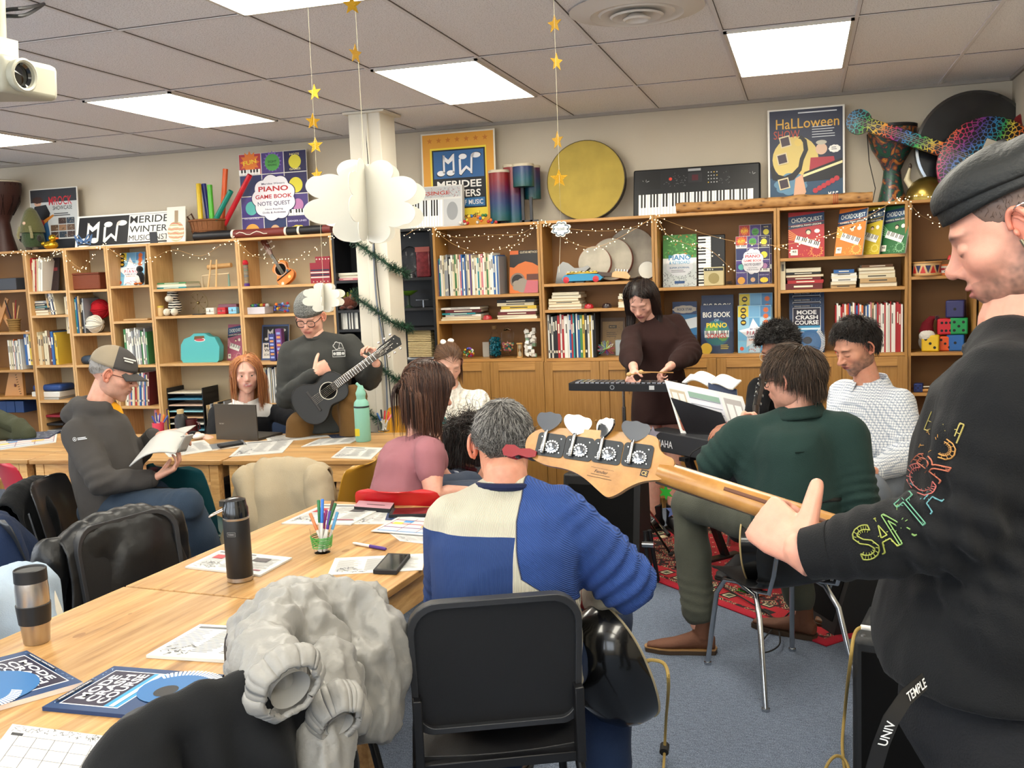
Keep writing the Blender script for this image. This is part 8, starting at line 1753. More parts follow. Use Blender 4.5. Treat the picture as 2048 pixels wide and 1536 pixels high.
cp=[(-.20,.0),(.17,0),(.19,.02),(.205,.14),(.16,.225),(.10,.235),(.06,.262),(-.06,.262),(-.10,.235),(-.17,.215),(-.21,.16),(-.22,.03)]
hl=[(-.06,.205),(.05,.22),(.045,.24),(-.05,.238)]
m=MB();tq=mat('#4fa9aa',.35);m.prism([(x*.85,z*.88) for x,z in cp],-.035,.035,tq,M=T(0,.05,0)@RX(90));m.build('shell',t,bevel=.01)
m=MB();m.prism([(x*.9,z*.88) for x,z in hl],.0352,.036,mat('#6b4a2a',.7),M=T(0,.05,0)@RX(90));m.build('handle_opening',t);m=MB();cv=CV(m,T(-.05,.0145,.165)@RX(90),.10,.03);cv.poly(circ(.5,.5,.5,.5),'#e4e0dc');cv.poly(circ(.5,.5,.42,.36),'#b84a52');m.build('badge',t)
shape('wooden_rack','driftwood rack holding two upright wooden sticks and a cross pole','instrument',T3(432,574,.08,1.658),[('pole',lambda m:m.cyl((-.12,0,.09),(.13,-.01,.10),.006,.005,8,mat('#c9b592',.7))),('cross_tube',lambda m:m.cyl((-.09,.05,.155),(.12,.05,.165),.020,.018,14,mat('#b98f5a',.6))),('stick',lambda m:m.cyl((-.05,-.03,0),(-.02,-.01,.21),.007,.006,8,mat('#cfa874',.6))),('stick',lambda m:m.cyl((.02,-.03,0),(.03,-.01,.21),.007,.006,8,mat('#cfa874',.6))),('post',lambda m:m.cyl((-.12,0,0),(-.12,0,.10),.010,.006,8,mat('#a8987c',.7))),('post',lambda m:m.cyl((.12,0,0),(.12,0,.10),.010,.006,8,mat('#6f8a7c',.7)))])
shape('glass_jar','small glass jar with yellow lid on the shelf beside the zebra','jar',T3(322,629,.05,1.443),[('glass',lambda m:m.lathe([(0,0),(.026,0),(.028,.01),(.028,.065),(.022,.07)],18,mat('#c8a878',.2))),('lid',lambda m:m.lathe([(.026,.068),(.026,.082),(0,.083)],18,mat('#c8b04a',.4)))])
zs=nodemat('zebra_plush',lambda nt,co:((lambda w:(nt.links.new(co,w.inputs['Vector']),(ramp(nt,w.outputs[0],[(.5,'#1b1a1a'),(.52,'#cfc8ba')],'CONSTANT'),w.outputs[0]))[1])(N(nt,'TexWave',s_Scale=16,s_Distortion=3,bands_direction='Z'))),.95,0,.2)
shape('plush_zebra','sitting plush zebra with cream muzzle and striped body','soft toy',T3(350,629,.09,1.443),[('body',lambda m:m.ell((.005,0,.07),(.055,.05,.07),18,zs)),('head',lambda m:m.ell((0,-.01,.165),(.045,.042,.055),18,zs)),('muzzle',lambda m:m.ell((-.01,-.045,.135),(.035,.03,.028),14,fuzz('#cfc6b4'))),('ear',lambda m:m.ell((.035,0,.225),(.012,.01,.022),8,fuzz('#cfc6b4'))),('ear',lambda m:m.ell((-.03,0,.222),(.012,.01,.022),8,zs)),('foot',lambda m:m.ell((-.035,-.055,.03),(.028,.03,.03),12,fuzz('#d4ccba'))),('foot',lambda m:m.ell((.035,-.055,.03),(.028,.03,.03),12,fuzz('#d4ccba')))])
def sun(m):
 b=mat('#8a7a52',.3,.8);m.tube([(.085*math.cos(math.radians(a)),0,.095+.085*math.sin(math.radians(a))) for a in range(-60,150,14)],.0025,6,b)
 for k in range(8): a=2*PI*k/8;m.cyl((.02*math.cos(a),0,.095+.02*math.sin(a)),(.06*math.cos(a),0,.095+.06*math.sin(a)),.0015,.0015,5,b);m.ell((.064*math.cos(a),0,.095+.064*math.sin(a)),.006,6,b)
 m.ell((0,0,.095),.014,10,b);m.cyl((0,0,.09),(0,0,.003),.002,.002,6,b)
shape('wire_ornament','thin brass wire spiral ornament beside the plush zebra','ornament',T3(398,629,.10,1.443),[('wire',sun),('base',lambda m:m.box((0,0,.003),(.09,.05,.006),mat('#17161a',.4)))])
for u,c,n_ in ((420,'#d8d4c8','white'),(443,'#b01f2a','red'),(465,'#7ab8d8','light blue')): blk('puzzle_block','%s square puzzle block beside the wire ornament'%n_,'block',u-8,u+8,629,1.443,.052,c,d=.045,parts=[('slot',lambda m,w,d,h:m.b2(-w*.9,w*.9,-d-.0006,-d,h*.42,h*.5,mat('#8a8680',.5))),('keyhole',lambda m,w,d,h:m.b2(-.003,.003,-d-.001,-d,h*.35,h*.75,mat('#17171a',.5)))])
blk('toy_piano','pink and grey toy piano behind the coloured blocks','toy',437,474,629,1.443,.075,'#8a5a68',y=.13,d=.05)
shape('rain_maker','clear plastic rain maker tube with red cap and coloured beads','toy',T3(492,571,.06,1.653),[('clear_tube',lambda m:m.lathe([(.026,.018),(.026,.17)],20,mat('#c9c4b4',.2,trans=.7,ior=1.2),caps=False)),('base_cap',lambda m:m.lathe([(0,0),(.03,0),(.03,.02),(.026,.022)],20,mat('#4a2a7a',.3))),('top_cap',lambda m:m.lathe([(.03,.165),(.032,.18),(.02,.2),(0,.203)],20,mat('#b82030',.3)))]+[('bead_layer',(lambda z,c:lambda m:m.lathe([(0,z),(.022,z),(.022,z+.008),(0,z+.008)],14,mat(c,.4)))(.03+.022*k,c)) for k,c in enumerate(('#d8b03a','#c8a040','#2a6ab0','#b8b0a0','#3a8a4a','#c84a30'))])
TG=frame(PY(575,560,.06),PY(532,492,.10)-PY(575,560,.06),(0,-1,.15))
g_=guitar(TG@T(-.02,0,.0),'small orange toy guitar with flower stickers leaning on the upper shelf',L=.185,wu=.062,wl=.078,ww=.048,D=.035,neck=.085,top='#c8742a',side='#b8622a',bind='#c8742a',head='#5a2a1c',hw=.011,nstr=4,frets=10,cat='toy',keys=mat('#d8d2c4',.4),name='toy_guitar')
for p,c in (((.04,.045),'#d8d0b8'),((.10,-.04),'#3a5a6a'),((.05,-.03),'#d8c070')):
 m=MB();m.prism(star_pts(0,0,.016,.009,6),0,.001,mat(c,.5),M=T(p[0]-.02,p[1],.0042));m.build('flower_sticker',g_)
shape('toy_accordion','red and white toy accordion at the end of the upper shelf','toy',T3(642,566,.06,1.653),[('box',lambda m:m.b2(-.085,.08,0,.10,0,.155,mat('#8a1626',.35))),('bellows',lambda m:[m.b2(-.08,.075,-.003,0,.04+.018*k,.05+.018*k,mat('#1f2440' if k%2 else '#d0c8c0',.5)) for k in range(4)]),('key_block',lambda m:m.b2(-.04,.08,.01,.09,.155,.20,mat('#8a1626',.35))),('buttons',lambda m:[m.ell((-.03+.025*k,.01,.18),.006,6,mat('#e6e0d4',.4)) for k in range(5)]),('feet_studs',lambda m:[m.ell((-.06+.03*k,-.002,.012),.005,6,mat('#d8d2c6',.4)) for k in range(5)])])
blk('toy_box','clear plastic box of small toys below the toy guitar','box',487,530,626,1.433,.055,mat('#c0bcc4',.3),d=.13,parts=[('lid_toys',lambda m,w,d,h:[m.ell((wrnd.uniform(-w,w)*.8,wrnd.uniform(-d,d)*.5,h+.012),(.018,.018,.014),8,mat(['#a8302a','#3a4a8a','#c9c6c2','#3a7a4a','#c8a03a'][k%5],.4)) for k in range(9)])])
t=thing('ball_and_stick_toy','colourful ball-and-stick construction toys on the shelf','toy',T3(565,626,.06,1.433));q=random.Random(3);pts=[(q.uniform(-.08,.08),q.uniform(-.03,.04),.012+q.random()*.07) for _ in range(14)]
m=MB();[m.cyl(pts[k],pts[k+1],.003,.003,5,mat('#3a5a9a',.4)) for k in range(13)];m.build('sticks',t)
for k,p in enumerate(pts): m=MB();m.ell(p,.012,8,mat(['#c8a02a','#a82a30','#3a4a9a','#d86a2a','#7a9ad0'][k%5],.35));m.build('ball',t)
for u,c,n_ in ((546,'#2f3470','dark blue'),(560,'#6a3a78','purple')): blk('game_box','slim %s standing box beside the beamed-note book'%n_,'box',u-6,u+6,722,1.066,.21 if u<550 else .25,c,y=.07,d=.05,parts=[('print',lambda m,w,d,h:[m.b2(-w*.6,w*.6,-d-.0008,-d,h*(.1+.12*k),h*(.17+.12*k),mat('#c88a4a' if k%2 else '#8a9ad0',.5)) for k in range(7)])])
blk('grey_box','dark grey box on the top shelf at the left picture edge','box',-20,30,545,1.701,.10,'#3a3d44',d=.2)
shape('folding_rack','crossed wooden folding rack at the left picture edge','frame',T3(6,645,.10,1.351),[('slat',lambda m:m.box((0,0,0),(.035,.012,.30),mat('#b9824a',.5),M=T(-.0,0,.15)@RY(28))),('slat',lambda m:m.box((0,.014,0),(.035,.012,.30),mat('#b9824a',.5),M=T(-.0,0,.15)@RY(-28)))])
shape('stick_basket','small straw basket full of wooden drumsticks at the left edge','basket',T3(28,643,.08,1.351),[('straw',lambda m:basket(m,.045,.055,.10,mat('#8a6a3c',.8),20,6))]+[('stick',(lambda k:lambda m:m.cyl((0,0,.01),(.05*math.sin(k*2.1),.03*math.cos(k*1.7),.24+.03*math.sin(k)),.006,.005,8,mat(['#c9a06a','#8a2a26','#1d1a1a','#c9a06a'][k%4],.5)))(k)) for k in range(6)])
shape('zither_box','triangular wooden plucked zither with tuning pins at the left','instrument',T3(32,790,.12,.801),[('soundbox',lambda m:m.prism([(-.09,0),(.11,0),(.10,.20),(-.03,.22)],-.03,0,mat('#b98248',.45),M=T(0,-.03,0)@RX(90-4))),('tuning_pins',lambda m:[m.cyl((.10-.004*k,-.045,.02+.02*k),(.10-.004*k,-.06,.02+.02*k),.003,.003,6,CHR) for k in range(9)]),('sound_mark',lambda m:m.ell((.03,-.032,.09),(.010,.002,.014),8,mat('#5a2a1c',.6)))])
for k,u in enumerate((5,22,40)): blk('blue_box','small dark blue box, %s of three low at the left edge'%ORD[k],'box',u-9,u+8,822,.66,.10,'#1c3a6a',d=.2,group='small blue boxes low at left',dz=-.0)
m=MB();
blk('hard_case','dark blue zip case lying on top of a white one','case',64,121,778,.772,.055,'#1f3f78',d=.18,bevel=.02,dz=.070);blk('hard_case','white case lying under the dark blue one','case',64,120,797,.772,.048,'#cfcdc6',d=.2,bevel=.006,dz=.018);blk('magazine','grey magazine lying under the two cases','magazine',66,118,801,.772,.016,'#a8a8a4',d=.2,bevel=.001)
for k,(z,c) in enumerate(((.67,'#8a1a2c'),(.60,'#17171a'),(.54,'#9a9a98'),(.48,'#4a1a2c'))): blk('paper_tray','%s desk tray, %s from top in the low left bookcase'%({'#8a1a2c':'red','#17171a':'black','#9a9a98':'grey','#4a1a2c':'maroon'}[c],ORD[k]),'tray',80,124,830,z-.05,.02,c,d=.2,group='desk trays low at left')
blk('speaker_pouch','rounded dark blue pouch behind the cap','pouch',160,184,730,1.065,.07,'#2a3a4c',d=.12,bevel=.03)
t=thing('paper_sorter','black tiered paper sorter filled with coloured sheets behind the laptop','organiser',T3(377,880,.05,.441));x0=PY(341,810,.05).x;x1=PY(412,810,.05).x;w2=(x1-x0)/2
m=MB();m.b2(-w2,-w2+.006,0,.22,0,.42,mat('#17171a',.4));m.build('side_frame',t);m=MB();m.b2(w2-.006,w2,0,.22,0,.42,mat('#17171a',.4));m.build('side_frame',t)
for k in range(8): m=MB();m.b2(-w2,w2,0,.22,.02+.05*k,.024+.05*k,mat('#17171a',.4));m.build('tray',t);m=MB();m.b2(-w2+.01,w2-.01,-.004,.21,.026+.05*k,.034+.05*k,mat(['#b9a888','#5a9ab0','#d8d4c8','#c9a07a','#8ac0c8','#d8b8a0','#4a8aa8','#d0c8b4'][k],.7));m.build('paper_stack',t)
row('in the yellow and violet files behind the pen pot',308,336,822,.421,.26,.28,['yellow','orange','pink','purple','purple'],(.02,.03),noun='file')
row('of tan files right of the paper sorter',412,452,812,.421,.30,.34,['tan','tan','grey','black','cream','tan','black'],(.012,.022),noun='file')
shape('plush_dragon','brown and green plush dragon on the black shelf left of the column','soft toy',T3(700,622,.08,1.446),[('body',lambda m:m.ell((0,0,.05),(.07,.05,.05),16,fuzz('#5a2a1c'))),('head',lambda m:m.ell((.05,-.02,.10),(.035,.035,.03),14,fuzz('#7a4a2a'))),('crest',lambda m:[m.ell((-.04+.03*k,0,.10+.012*k),(.012,.008,.022),8,fuzz('#8a8a2a')) for k in range(3)]),('foot',lambda m:m.ell((-.04,-.04,.015),(.025,.03,.015),10,fuzz('#5a2a1c'))),('foot',lambda m:m.ell((.03,-.05,.015),(.025,.03,.015),10,fuzz('#5a2a1c')))])
blk('sweet_bag','clear bag of dark red sweets hanging in the black bookcase','bag',833,862,560,1.666,.22,mat('#5a1f24',.25,coat=.6,var=.4,vscale=40),d=.03,bevel=.01,parts=[('header_card',lambda m,w,d,h:m.b2(-w,w,-d-.001,-d,h*.84,h,mat('#7a3a34',.6)))])
shape('green_bowl','bright green bowl on a dark stand right of the column','bowl',T3(818,621,.08,1.446),[('bowl',lambda m:m.lathe([(.02,.09),(.07,.12),(.075,.125),(.068,.122),(.02,.096),(0,.095)],24,mat('#6a9a2a',.35))),('stand',lambda m:m.lathe([(0,0),(.035,0),(.012,.02),(.012,.09),(0,.091)],16,mat('#1d2a20',.4)))])
shape('steel_stand','small silver stand on the black shelf','stand',T3(848,621,.07,1.446),[('top_plate',lambda m:m.box((0,0,.055),(.10,.05,.004),mat('#8a8d92',.25,.9))),('stem',lambda m:m.cyl((0,0,0),(0,0,.054),.008,.008,10,mat('#8a8d92',.25,.9)))])
bam=nodemat('bamboo_slats',lambda nt,co:((lambda w:(nt.links.new(co,w.inputs['Vector']),(ramp(nt,w.outputs[0],[(.1,'#8a744a'),(.5,'#c9b484')]),w.outputs[0]))[1])(N(nt,'TexWave',s_Scale=26,s_Distortion=1,bands_direction='Z'))),.7,0,.5)
for k,(z,h) in enumerate(((1.08,.115),(1.197,.09))): blk('bamboo_mat_roll','folded bamboo mat, %s of two in the black bookcase'%('lower' if k==0 else 'upper'),'mat',816,863,695,z,h,bam,y=.03,d=.2)
blk('white_binder','white flat box under the bamboo mats','box',815,868,716,1.061,.018,'#cfd0d2',d=.2)
shape('glass_globe','clear glass ornament globe on the black shelf','ornament',T3(822,560,.08,1.666),[('glass',lambda m:m.ell((0,0,.13),(.075,.06,.10),18,mat('#e6e6ea',.05,trans=1,ior=1.15))),('base',lambda m:m.lathe([(0,0),(.04,0),(.03,.03),(0,.032)],16,mat('#2a2a2e',.3)))])
def bug(u,v,z,c,lb): shape('castanet',lb,'toy',T3(u,v,.05,z),[('shell',lambda m:m.lathe([(.033,0),(.034,.012),(.024,.028),(0,.034)],18,mat(c,.3,coat=.3))),('spots',lambda m:[m.ell((.018*math.cos(k*1.6),.018*math.sin(k*1.6),.026),(.005,.005,.004),6,mat('#151114',.4)) for k in range(4)])])
bug(975,638,1.344,'#a01c22','red ladybird-like clacker between the two book stacks');bug(1178,617,1.402,'#a81c26','red shell-shaped castanet right of the cream book stack');bug(1214,617,1.402,'#241214','dark red round castanet near the standing person\'s hair')
t=thing('bead_cluster','ball of many glossy coloured beads on the cabinet behind the cream sweater','ornament',T3(938,718,.06,1.063));q=random.Random(8)
for k in range(48): a=q.uniform(0,6.28);b=q.uniform(-.9,1.4);m=MB();m.ell((.034*math.cos(a)*math.cos(b),.034*math.sin(a)*math.cos(b),.04+.034*math.sin(b)),.0085,8,mat(['#d8d4cc','#2a4a9a','#c8a02a','#a82a30','#2f7a4a','#7a4ab0'][k%6],.25));m.build('bead',t)
gls=mat('#ffffff',.03,trans=1,ior=1.2);tb=mat('#0f5f70',.25)
t=shape('bead_bottle','glass bottle with cork filled with teal beads','bottle',T3(991,717,.07,1.063),[('glass',lambda m:m.lathe([(0,0),(.042,0),(.044,.02),(.044,.13),(.02,.175),(.016,.21),(.018,.215)],26,gls,caps=False)),('cork',lambda m:m.cyl((0,0,.208),(0,0,.235),.015,.017,14,mat('#8a6a44',.8))),('bead_fill',lambda m:[m.ell((q.uniform(-.03,.03),q.uniform(-.03,.03),.012+q.random()*.135),(.0085,.0085,.0085),6,tb) for _ in range(150)])])
t.children[2]['kind']='stuff'
t=shape('glass_goblet','lidded glass goblet part filled with pink and green sweets','jar',T3(1017,718,.07,1.063),[('glass',lambda m:m.lathe([(.032,0),(.03,.004),(.006,.012),(.006,.03),(.035,.055),(.045,.10),(.047,.18),(.03,.20),(.006,.215)],26,gls,caps=False)),('knob',lambda m:m.ell((0,0,.228),(.012,.012,.014),10,gls)),('sweets',lambda m:[m.ell((q.uniform(-.028,.028),q.uniform(-.028,.028),.055+q.random()*.05),(.008,.008,.008),6,mat(['#c86a70','#2f8a7a','#c8a06a'][k%3],.4)) for k in range(70)])])
t.children[2]['kind']='stuff'
wd=mat('#c89a5c',.5)
shape('hourglass','small wooden hourglass between goblet and dice column','hourglass',T3(1040,717,.06,1.063),[('top_disc',lambda m:m.cyl((0,0,.098),(0,0,.106),.022,.022,18,wd)),('bottom_disc',lambda m:m.cyl((0,0,0),(0,0,.008),.022,.022,18,wd)),('glass',lambda m:m.lathe([(.013,.01),(.015,.03),(.003,.053),(.015,.075),(.013,.097)],14,mat('#d8c8a8',.1,trans=.5,ior=1.2),caps=False))]+[('post',(lambda a:lambda m:m.cyl((.018*math.cos(a),.018*math.sin(a),.006),(.018*math.cos(a),.018*math.sin(a),.1),.0022,.0022,6,wd))(2*PI*k/3)) for k in range(3)])
t=thing('dice_column','tall irregular column of white letter cubes','ornament',T3(1062,717,.07,1.063));
for k in range(34): z=.012+.19*(k/34);a=q.uniform(0,6.28);r_=.030;m=MB();m.box((0,0,0),(.024,.024,.024),mat(['#dcd8d0','#d8d4cc','#e0dcd4','#8aa88a'][0 if k%7 else 3],.5),M=T(r_*math.cos(a),r_*math.sin(a)*.8,z)@RZ(q.uniform(0,90))@RX(q.uniform(-35,35)));m.build('letter_cube',t)
blk('small_card','small white card standing behind the teal bottle','card',966,979,716,1.063,.11,'#b9b4aa',y=.16,d=.004)
t=thing('wire_star_ball','spiky ball of multicoloured bent wires','ornament',T3(1213,714,.05,1.058))
for k in range(26):
 a=q.uniform(0,6.28);b=q.uniform(-.7,1.5);d=Vector((math.cos(a)*math.cos(b),math.sin(a)*math.cos(b)*.7,math.sin(b)));s_=d.orthogonal().normalized()*.008;c_=Vector((0,0,.055));m=MB();m.tube([c_,c_+d*.045+s_,c_+d*.062,c_+d*.045-s_,c_],.0022,5,mat(['#a8b83a','#a82a5a','#3a8a8a','#5a3a7a','#d8d4cc'][k%5],.4));m.build('wire_loop',t)
blk('small_lamp','small white cube lamp behind the wire ball','lamp',1231,1246,712,1.058,.11,'#a8b4b8',y=.14,d=.05)
GS=frame(PY(1135,545,.05),PY(1255,545,.05)-PY(1135,545,.05)+V(0,0,.0),(0,-1,.3))
t=thing('toy_bass_guitar','small black electric guitar lying before the marbled frame drums','guitar',GS@RZ(-4))
m=MB();bd=[(-.07,-.09),(-.07,.03),(-.04,.07),(.0,.062),(.05,.03),(.10,.035),(.14,.055),(.16,.045),(.12,.0),(.10,-.03),(.14,-.05),(.12,-.085),(.06,-.07),(.0,-.09)];m.prism(bd,-.02,.02,mat('#121214',.3,coat=.4));m.build('body',t,bevel=.006);m=MB();m.b2(.10,.32,-.014,.014,.012,.024,mat('#3a2418',.5));m.build('neck',t);m=MB();m.prism([(.32,-.014),(.44,-.02),(.45,.0),(.42,.03),(.34,.028),(.32,.014)],.008,.02,mat('#c09a6a',.4));h_=m.build('headstock',t)
for k in range(5): m=MB();m.cyl((.345+.02*k,.028,.015),(.345+.02*k,.045,.015),.003,.005,8,CHR);m.build('tuning_key',h_)
shape('toy_xylophone','blue toy xylophone on red wheels with yellow bars','toy',T3(1165,561,.03,1.584),[('blue_base',lambda m:m.prism([(-.13,.012),(.13,.012),(.15,.03),(.12,.055),(0,.062),(-.12,.055),(-.14,.03)],-.03,.03,mat('#2a86b0',.35),M=RX(90))),('mallet_track',lambda m:m.b2(-.11,.11,-.02,.02,.062,.070,mat('#d8a82a',.4)))]+[('wheel',(lambda x:lambda m:m.lathe([(0,-.036),(.020,-.036),(.022,-.03),(.022,.03),(0,.032)],18,mat('#b8202c',.35),M=T(x,0,.022)@RX(90)))(x)) for x in(-.11,.10)]+[('tone_bar',(lambda k:lambda m:m.box((-.09+.026*k,0,.075),(.018,.06-.003*k,.006),mat('#c9b83a' if k%2 else '#d8d2b0',.3)))(k)) for k in range(8)])
t=thing('mini_keyboard','small keyboard standing on end behind the cream amplifier','keyboard',T3(1396,569,.12,1.529)@RX(84));m=MB();w=PY(1451,569,.12).x-PY(1396,569,.12).x;m.b2(0,w,0,.345,-.03,0,mat('#151518',.4));m.build('case',t,bevel=.006)
m=MB();cv=CV(m,T(w*.48,.0,.001)@RZ(90),.335,w*.46);cv.keys(0,0,1,1,17);m.build('keys',t,smooth=False)
blk('practice_amplifier','small cream guitar amplifier with round speaker grille','amplifier',1408,1448,572,1.529,.125,'#b9ad84',d=.07,parts=[('control_strip',lambda m,w,d,h:m.b2(-w*.94,w*.94,-d-.001,-d,h*.80,h*.95,mat('#26241f',.4))),('grille',lambda m,w,d,h:m.lathe([(0,0),(.036,0),(.036,.002),(0,.003)],28,mat('#9a8d62',.8,bump=.5,bscale=300),M=T(-w*.0,-d,h*.40)@RX(90))),('knobs',lambda m,w,d,h:[m.cyl((-w*.6+.016*k,-d,h*.875),(-w*.6+.016*k,-d-.008,h*.875),.005,.005,8,mat('#b9b4a4',.3)) for k in range(3)])])
t=thing('coiled_lead','coiled black lead beside the small cream amplifier','cable',T3(1458,570,.05,1.529));m=MB();m.tube([(.02*math.cos(a)*(1+.2*math.sin(a*3)),.015*math.sin(a),.006+.004*a*.4) for a in [i*.5 for i in range(26)]],.0025,5,mat('#141416',.5));m.build('cord',t)
shape('toy_drum','small toy drum with red and navy triangle pattern','drum',T3(1853,551,.07,1.544),[('shell',lambda m:(m.lathe([(0,0),(.085,0),(.085,.085),(0,.085)],36,mat('#c9a878',.5)),[m.prism([(-.017,.018),(.017,.018),(0,.066)] if k%2 else [(-.017,.066),(0,.018),(.017,.066)],.0005,.0015,mat('#b82a26' if k%2 else '#26264a',.5),M=RZ(k*360/18)@T(0,-.0852,0)@RX(90)) for k in range(18)])),('rim',lambda m:m.tube([(.087*math.cos(2*PI*i/32),.087*math.sin(2*PI*i/32),.085) for i in range(32)],.005,6,mat('#b98a52',.5),closed=True)),('rim',lambda m:m.tube([(.087*math.cos(2*PI*i/32),.087*math.sin(2*PI*i/32),.006) for i in range(32)],.005,6,mat('#b98a52',.5),closed=True))])
shape('drumstick','dark drumstick lying across the toy drum','drumstick',T3(1867,523,.06,1.635),[('stick',lambda m:m.cyl((-.05,0,.004),(.09,.02,.008),.004,.003,8,mat('#2a1c16',.5)))])
for k,(u,v) in enumerate(((1900,513),(1915,520))): shape('red_bell','small red toy bell, %s of two near the bassist\'s face'%('left' if k==0 else 'right'),'bell',T3(u,v+6,.02),[('bell',lambda m:m.lathe([(.016,0),(.014,.015),(.006,.026),(0,.028)],14,mat('#b8262a',.4)))])
shape('plush_santa','plush gnome with white beard and red knitted hat beside the dice','soft toy',T3(1853,700,.10,1.061),[('body',lambda m:m.ell((0,0,.06),(.05,.045,.06),16,fuzz('#8a8078'))),('beard',lambda m:m.ell((0,-.03,.10),(.05,.03,.04),14,fuzz('#d8d2c8'))),('hat',lambda m:m.tube([(0,0,.12),(.005,0,.17),(.03,0,.21),(.055,-.01,.215)],[.048,.036,.02,.008],16,mat('#6a1a22',.9,bump=.6,bscale=80))),('pompom',lambda m:m.ell((.06,-.01,.212),(.016,.016,.016),10,fuzz('#3a1a20')))])
def die(u,v,z,s,c,lb,n,yaw=-12,y=.04):
 p=PY(u,v,y);t=thing('foam_die',lb,'die',T(p.x,y+s/2,z)@RZ(yaw),'large coloured foam dice');m=MB();m.b2(-s/2,s/2,-s/2,s/2,0,s,mat(c,.5));m.build('cube',t,bevel=s*.08)
 D={1:[(0,0)],2:[(-1,1),(1,-1)],3:[(-1,1),(0,0),(1,-1)],5:[(-1,1),(1,1),(0,0),(-1,-1),(1,-1)],6:[(-1,1),(0,1),(1,1),(-1,-1),(0,-1),(1,-1)]}
 for x,zz in D[n]: m=MB();m.lathe([(0,0),(s*.085,0),(s*.085,.0008),(0,.001)],14,mat('#151515',.6),M=T(x*s*.25,-s/2,s/2+zz*s*.25)@RX(90));m.build('pip',t)
 for x,zz in D[6 if n==3 else 2]: m=MB();m.lathe([(0,0),(s*.085,0),(s*.085,.0008),(0,.001)],14,mat('#151515',.6),M=RZ(-90)@T(x*s*.25,-s/2,s/2+zz*s*.25)@RX(90));m.build('pip',t)
die(1864,702,1.061,.105,'#d8b01f','yellow foam die in the lower left of the dice pile',3);die(1891,702,1.061,.095,'#d8561f','orange foam die in the lower row of the dice pile',3,-3,.07);die(1914,702,1.061,.105,'#1f5a9c','blue foam die in the lower right of the dice pile',1,-12,.06)
die(1893,676,1.167,.10,'#c02430','red foam die in the upper row of the dice pile',6,-3,.06);die(1920,674,1.167,.105,'#168a48','green foam die in the upper row of the dice pile',5,-8,.05);die(1914,650,1.273,.11,'#2a2a5a','dark violet foam die on top of the dice pile',1,-14,.05)
die(1838,783,.802,.055,'#1f2f6a','small dark blue die low in the corner bookcase',5,-12,.03)
for k in range(2): shape('wooden_beater','wooden beater lying low in the corner bookcase, %s one'%('upper' if k else 'lower'),'beater',T3(1862,784,.03+.02*k,.802),[('rod',lambda m:m.cyl((-.05,0,.012+.02*k),(.09,.03,.012+.02*k),.009-.004*k,.009-.004*k,10,mat('#c9965a' if not k else '#d8d0c0',.5)))])
TZ=.7405
def flat(name,label,c4,th,draw=None,base='#c9c7c1',cat='booklet',z=TZ,curl=0):
 """sheet on a table from near-left, near-right, far-left picture points"""
 p=[PZ(u,v,z+th) for u,v in c4];x=p[1]-p[0];w=x.length;M0=frame((p[0].x,p[0].y,z),x,UPV);y=M0.to_3x3().inverted()@(p[2]-p[0]);h=y.y;t=thing(name,label,cat,M0)
 m=MB();m.prism([(0,0),(w,0),(w+y.x,h),(y.x,h)],0,th,mat(base,.7));m.build('page_block' if th>.002 else 'sheet',t)
 if draw: m=MB();cv=CV(m,T(0,0,th)@M_sk(y.x,h),w,h);draw(cv);m.build('printed_face',t,smooth=False)
 return t
def txt(a='#55565a',seed=1,hd=1,red=0):
 def f(cv):
  cv.rect(.01,.01,.98,.98,'#c2c1bd');q=random.Random(seed)
  for k in range(3):
   cv.lines(.06+.31*k,.80,.27,16,.042,a,.010,q)
  if hd: cv.rect(.06,.87,.5,.05,'#5c5d62')
  if red: cv.rect(.1,.55,.14,.2,'#a8343c');cv.rect(.5,.16,.42,.05,'#8a4a5a');cv.rect(.62,.6,.2,.18,'#4a4548')
  cv.scrib(.05,.05,.3,.3,26,'#6a6b70',.05,seed)
 return f
def rotcv(fn,k=1):
 def f(cv):
  M0,w,h=cv.M,cv.w,cv.h
  if k==1: cv.M=M0@T(0,h,0)@RZ(-90)
  else: cv.M=M0@T(w,0,0)@RZ(90)
  cv.w,cv.h=h,w;fn(cv);cv.M,cv.w,cv.h=M0,w,h
 return f
flat('music_book','dark blue mode crash course book lying flat, right of its rotated twin',[(84,1414),(322,1436),(228,1332)],.009,rotcv(d_mode,2),'#1b2f55','book')
flat('music_book','dark blue mode crash course book lying askew at the left picture edge',[(-40,1422),(166,1364),(-140,1350)],.012,rotcv(d_mode,1),'#d8c8bc','book')
def wsheet(cv):
 cv.rect(0,0,1,1,'#c6c5c1');cv.scrib(.02,.88,.96,.10,80,'#5a5a5e',.03,2);cv.rect(.05,.80,.1,.05,'#26262a')
 for k in range(5): cv.rect(.12,.80-.18*k,.62,.005,'#6a6a6e');cv.z-=cv.dz
 for k in range(5): cv.rect(.12+.155*k,.08,.005,.72,'#6a6a6e');cv.z-=cv.dz
 cv.z+=cv.dz;cv.lines(.78,.78,.2,12,.055,'#8a8a8e',.006);cv.text('CELEBRATION',.76,.35,.03,'#4a4a4e',w=.5,a=1.57)
flat('worksheet','white worksheet with an empty grid and doodled border at bottom left',[(-60,1560),(200,1600),(25,1448)],.001,wsheet,cat='sheet')
flat('booklet','grey printed booklet beside the puffer jacket on the nearest table',[(292,1310),(480,1322),(400,1248)],.008,txt(seed=4))
flat('booklet','newspaper-like booklet with red accents behind the black drink bottle',[(370,1133),(520,1150),(440,1100)],.006,txt(seed=2,red=1))
flat('booklet','open music booklet near the far left corner of the marker table',[(563,1046),(702,1048),(648,1008)],.005,txt(seed=7,red=1))
flat('sheet','white lesson sheet beneath the phone',[(655,1150),(845,1140),(670,1116)],.001,txt('#606166',9,0),cat='sheet')
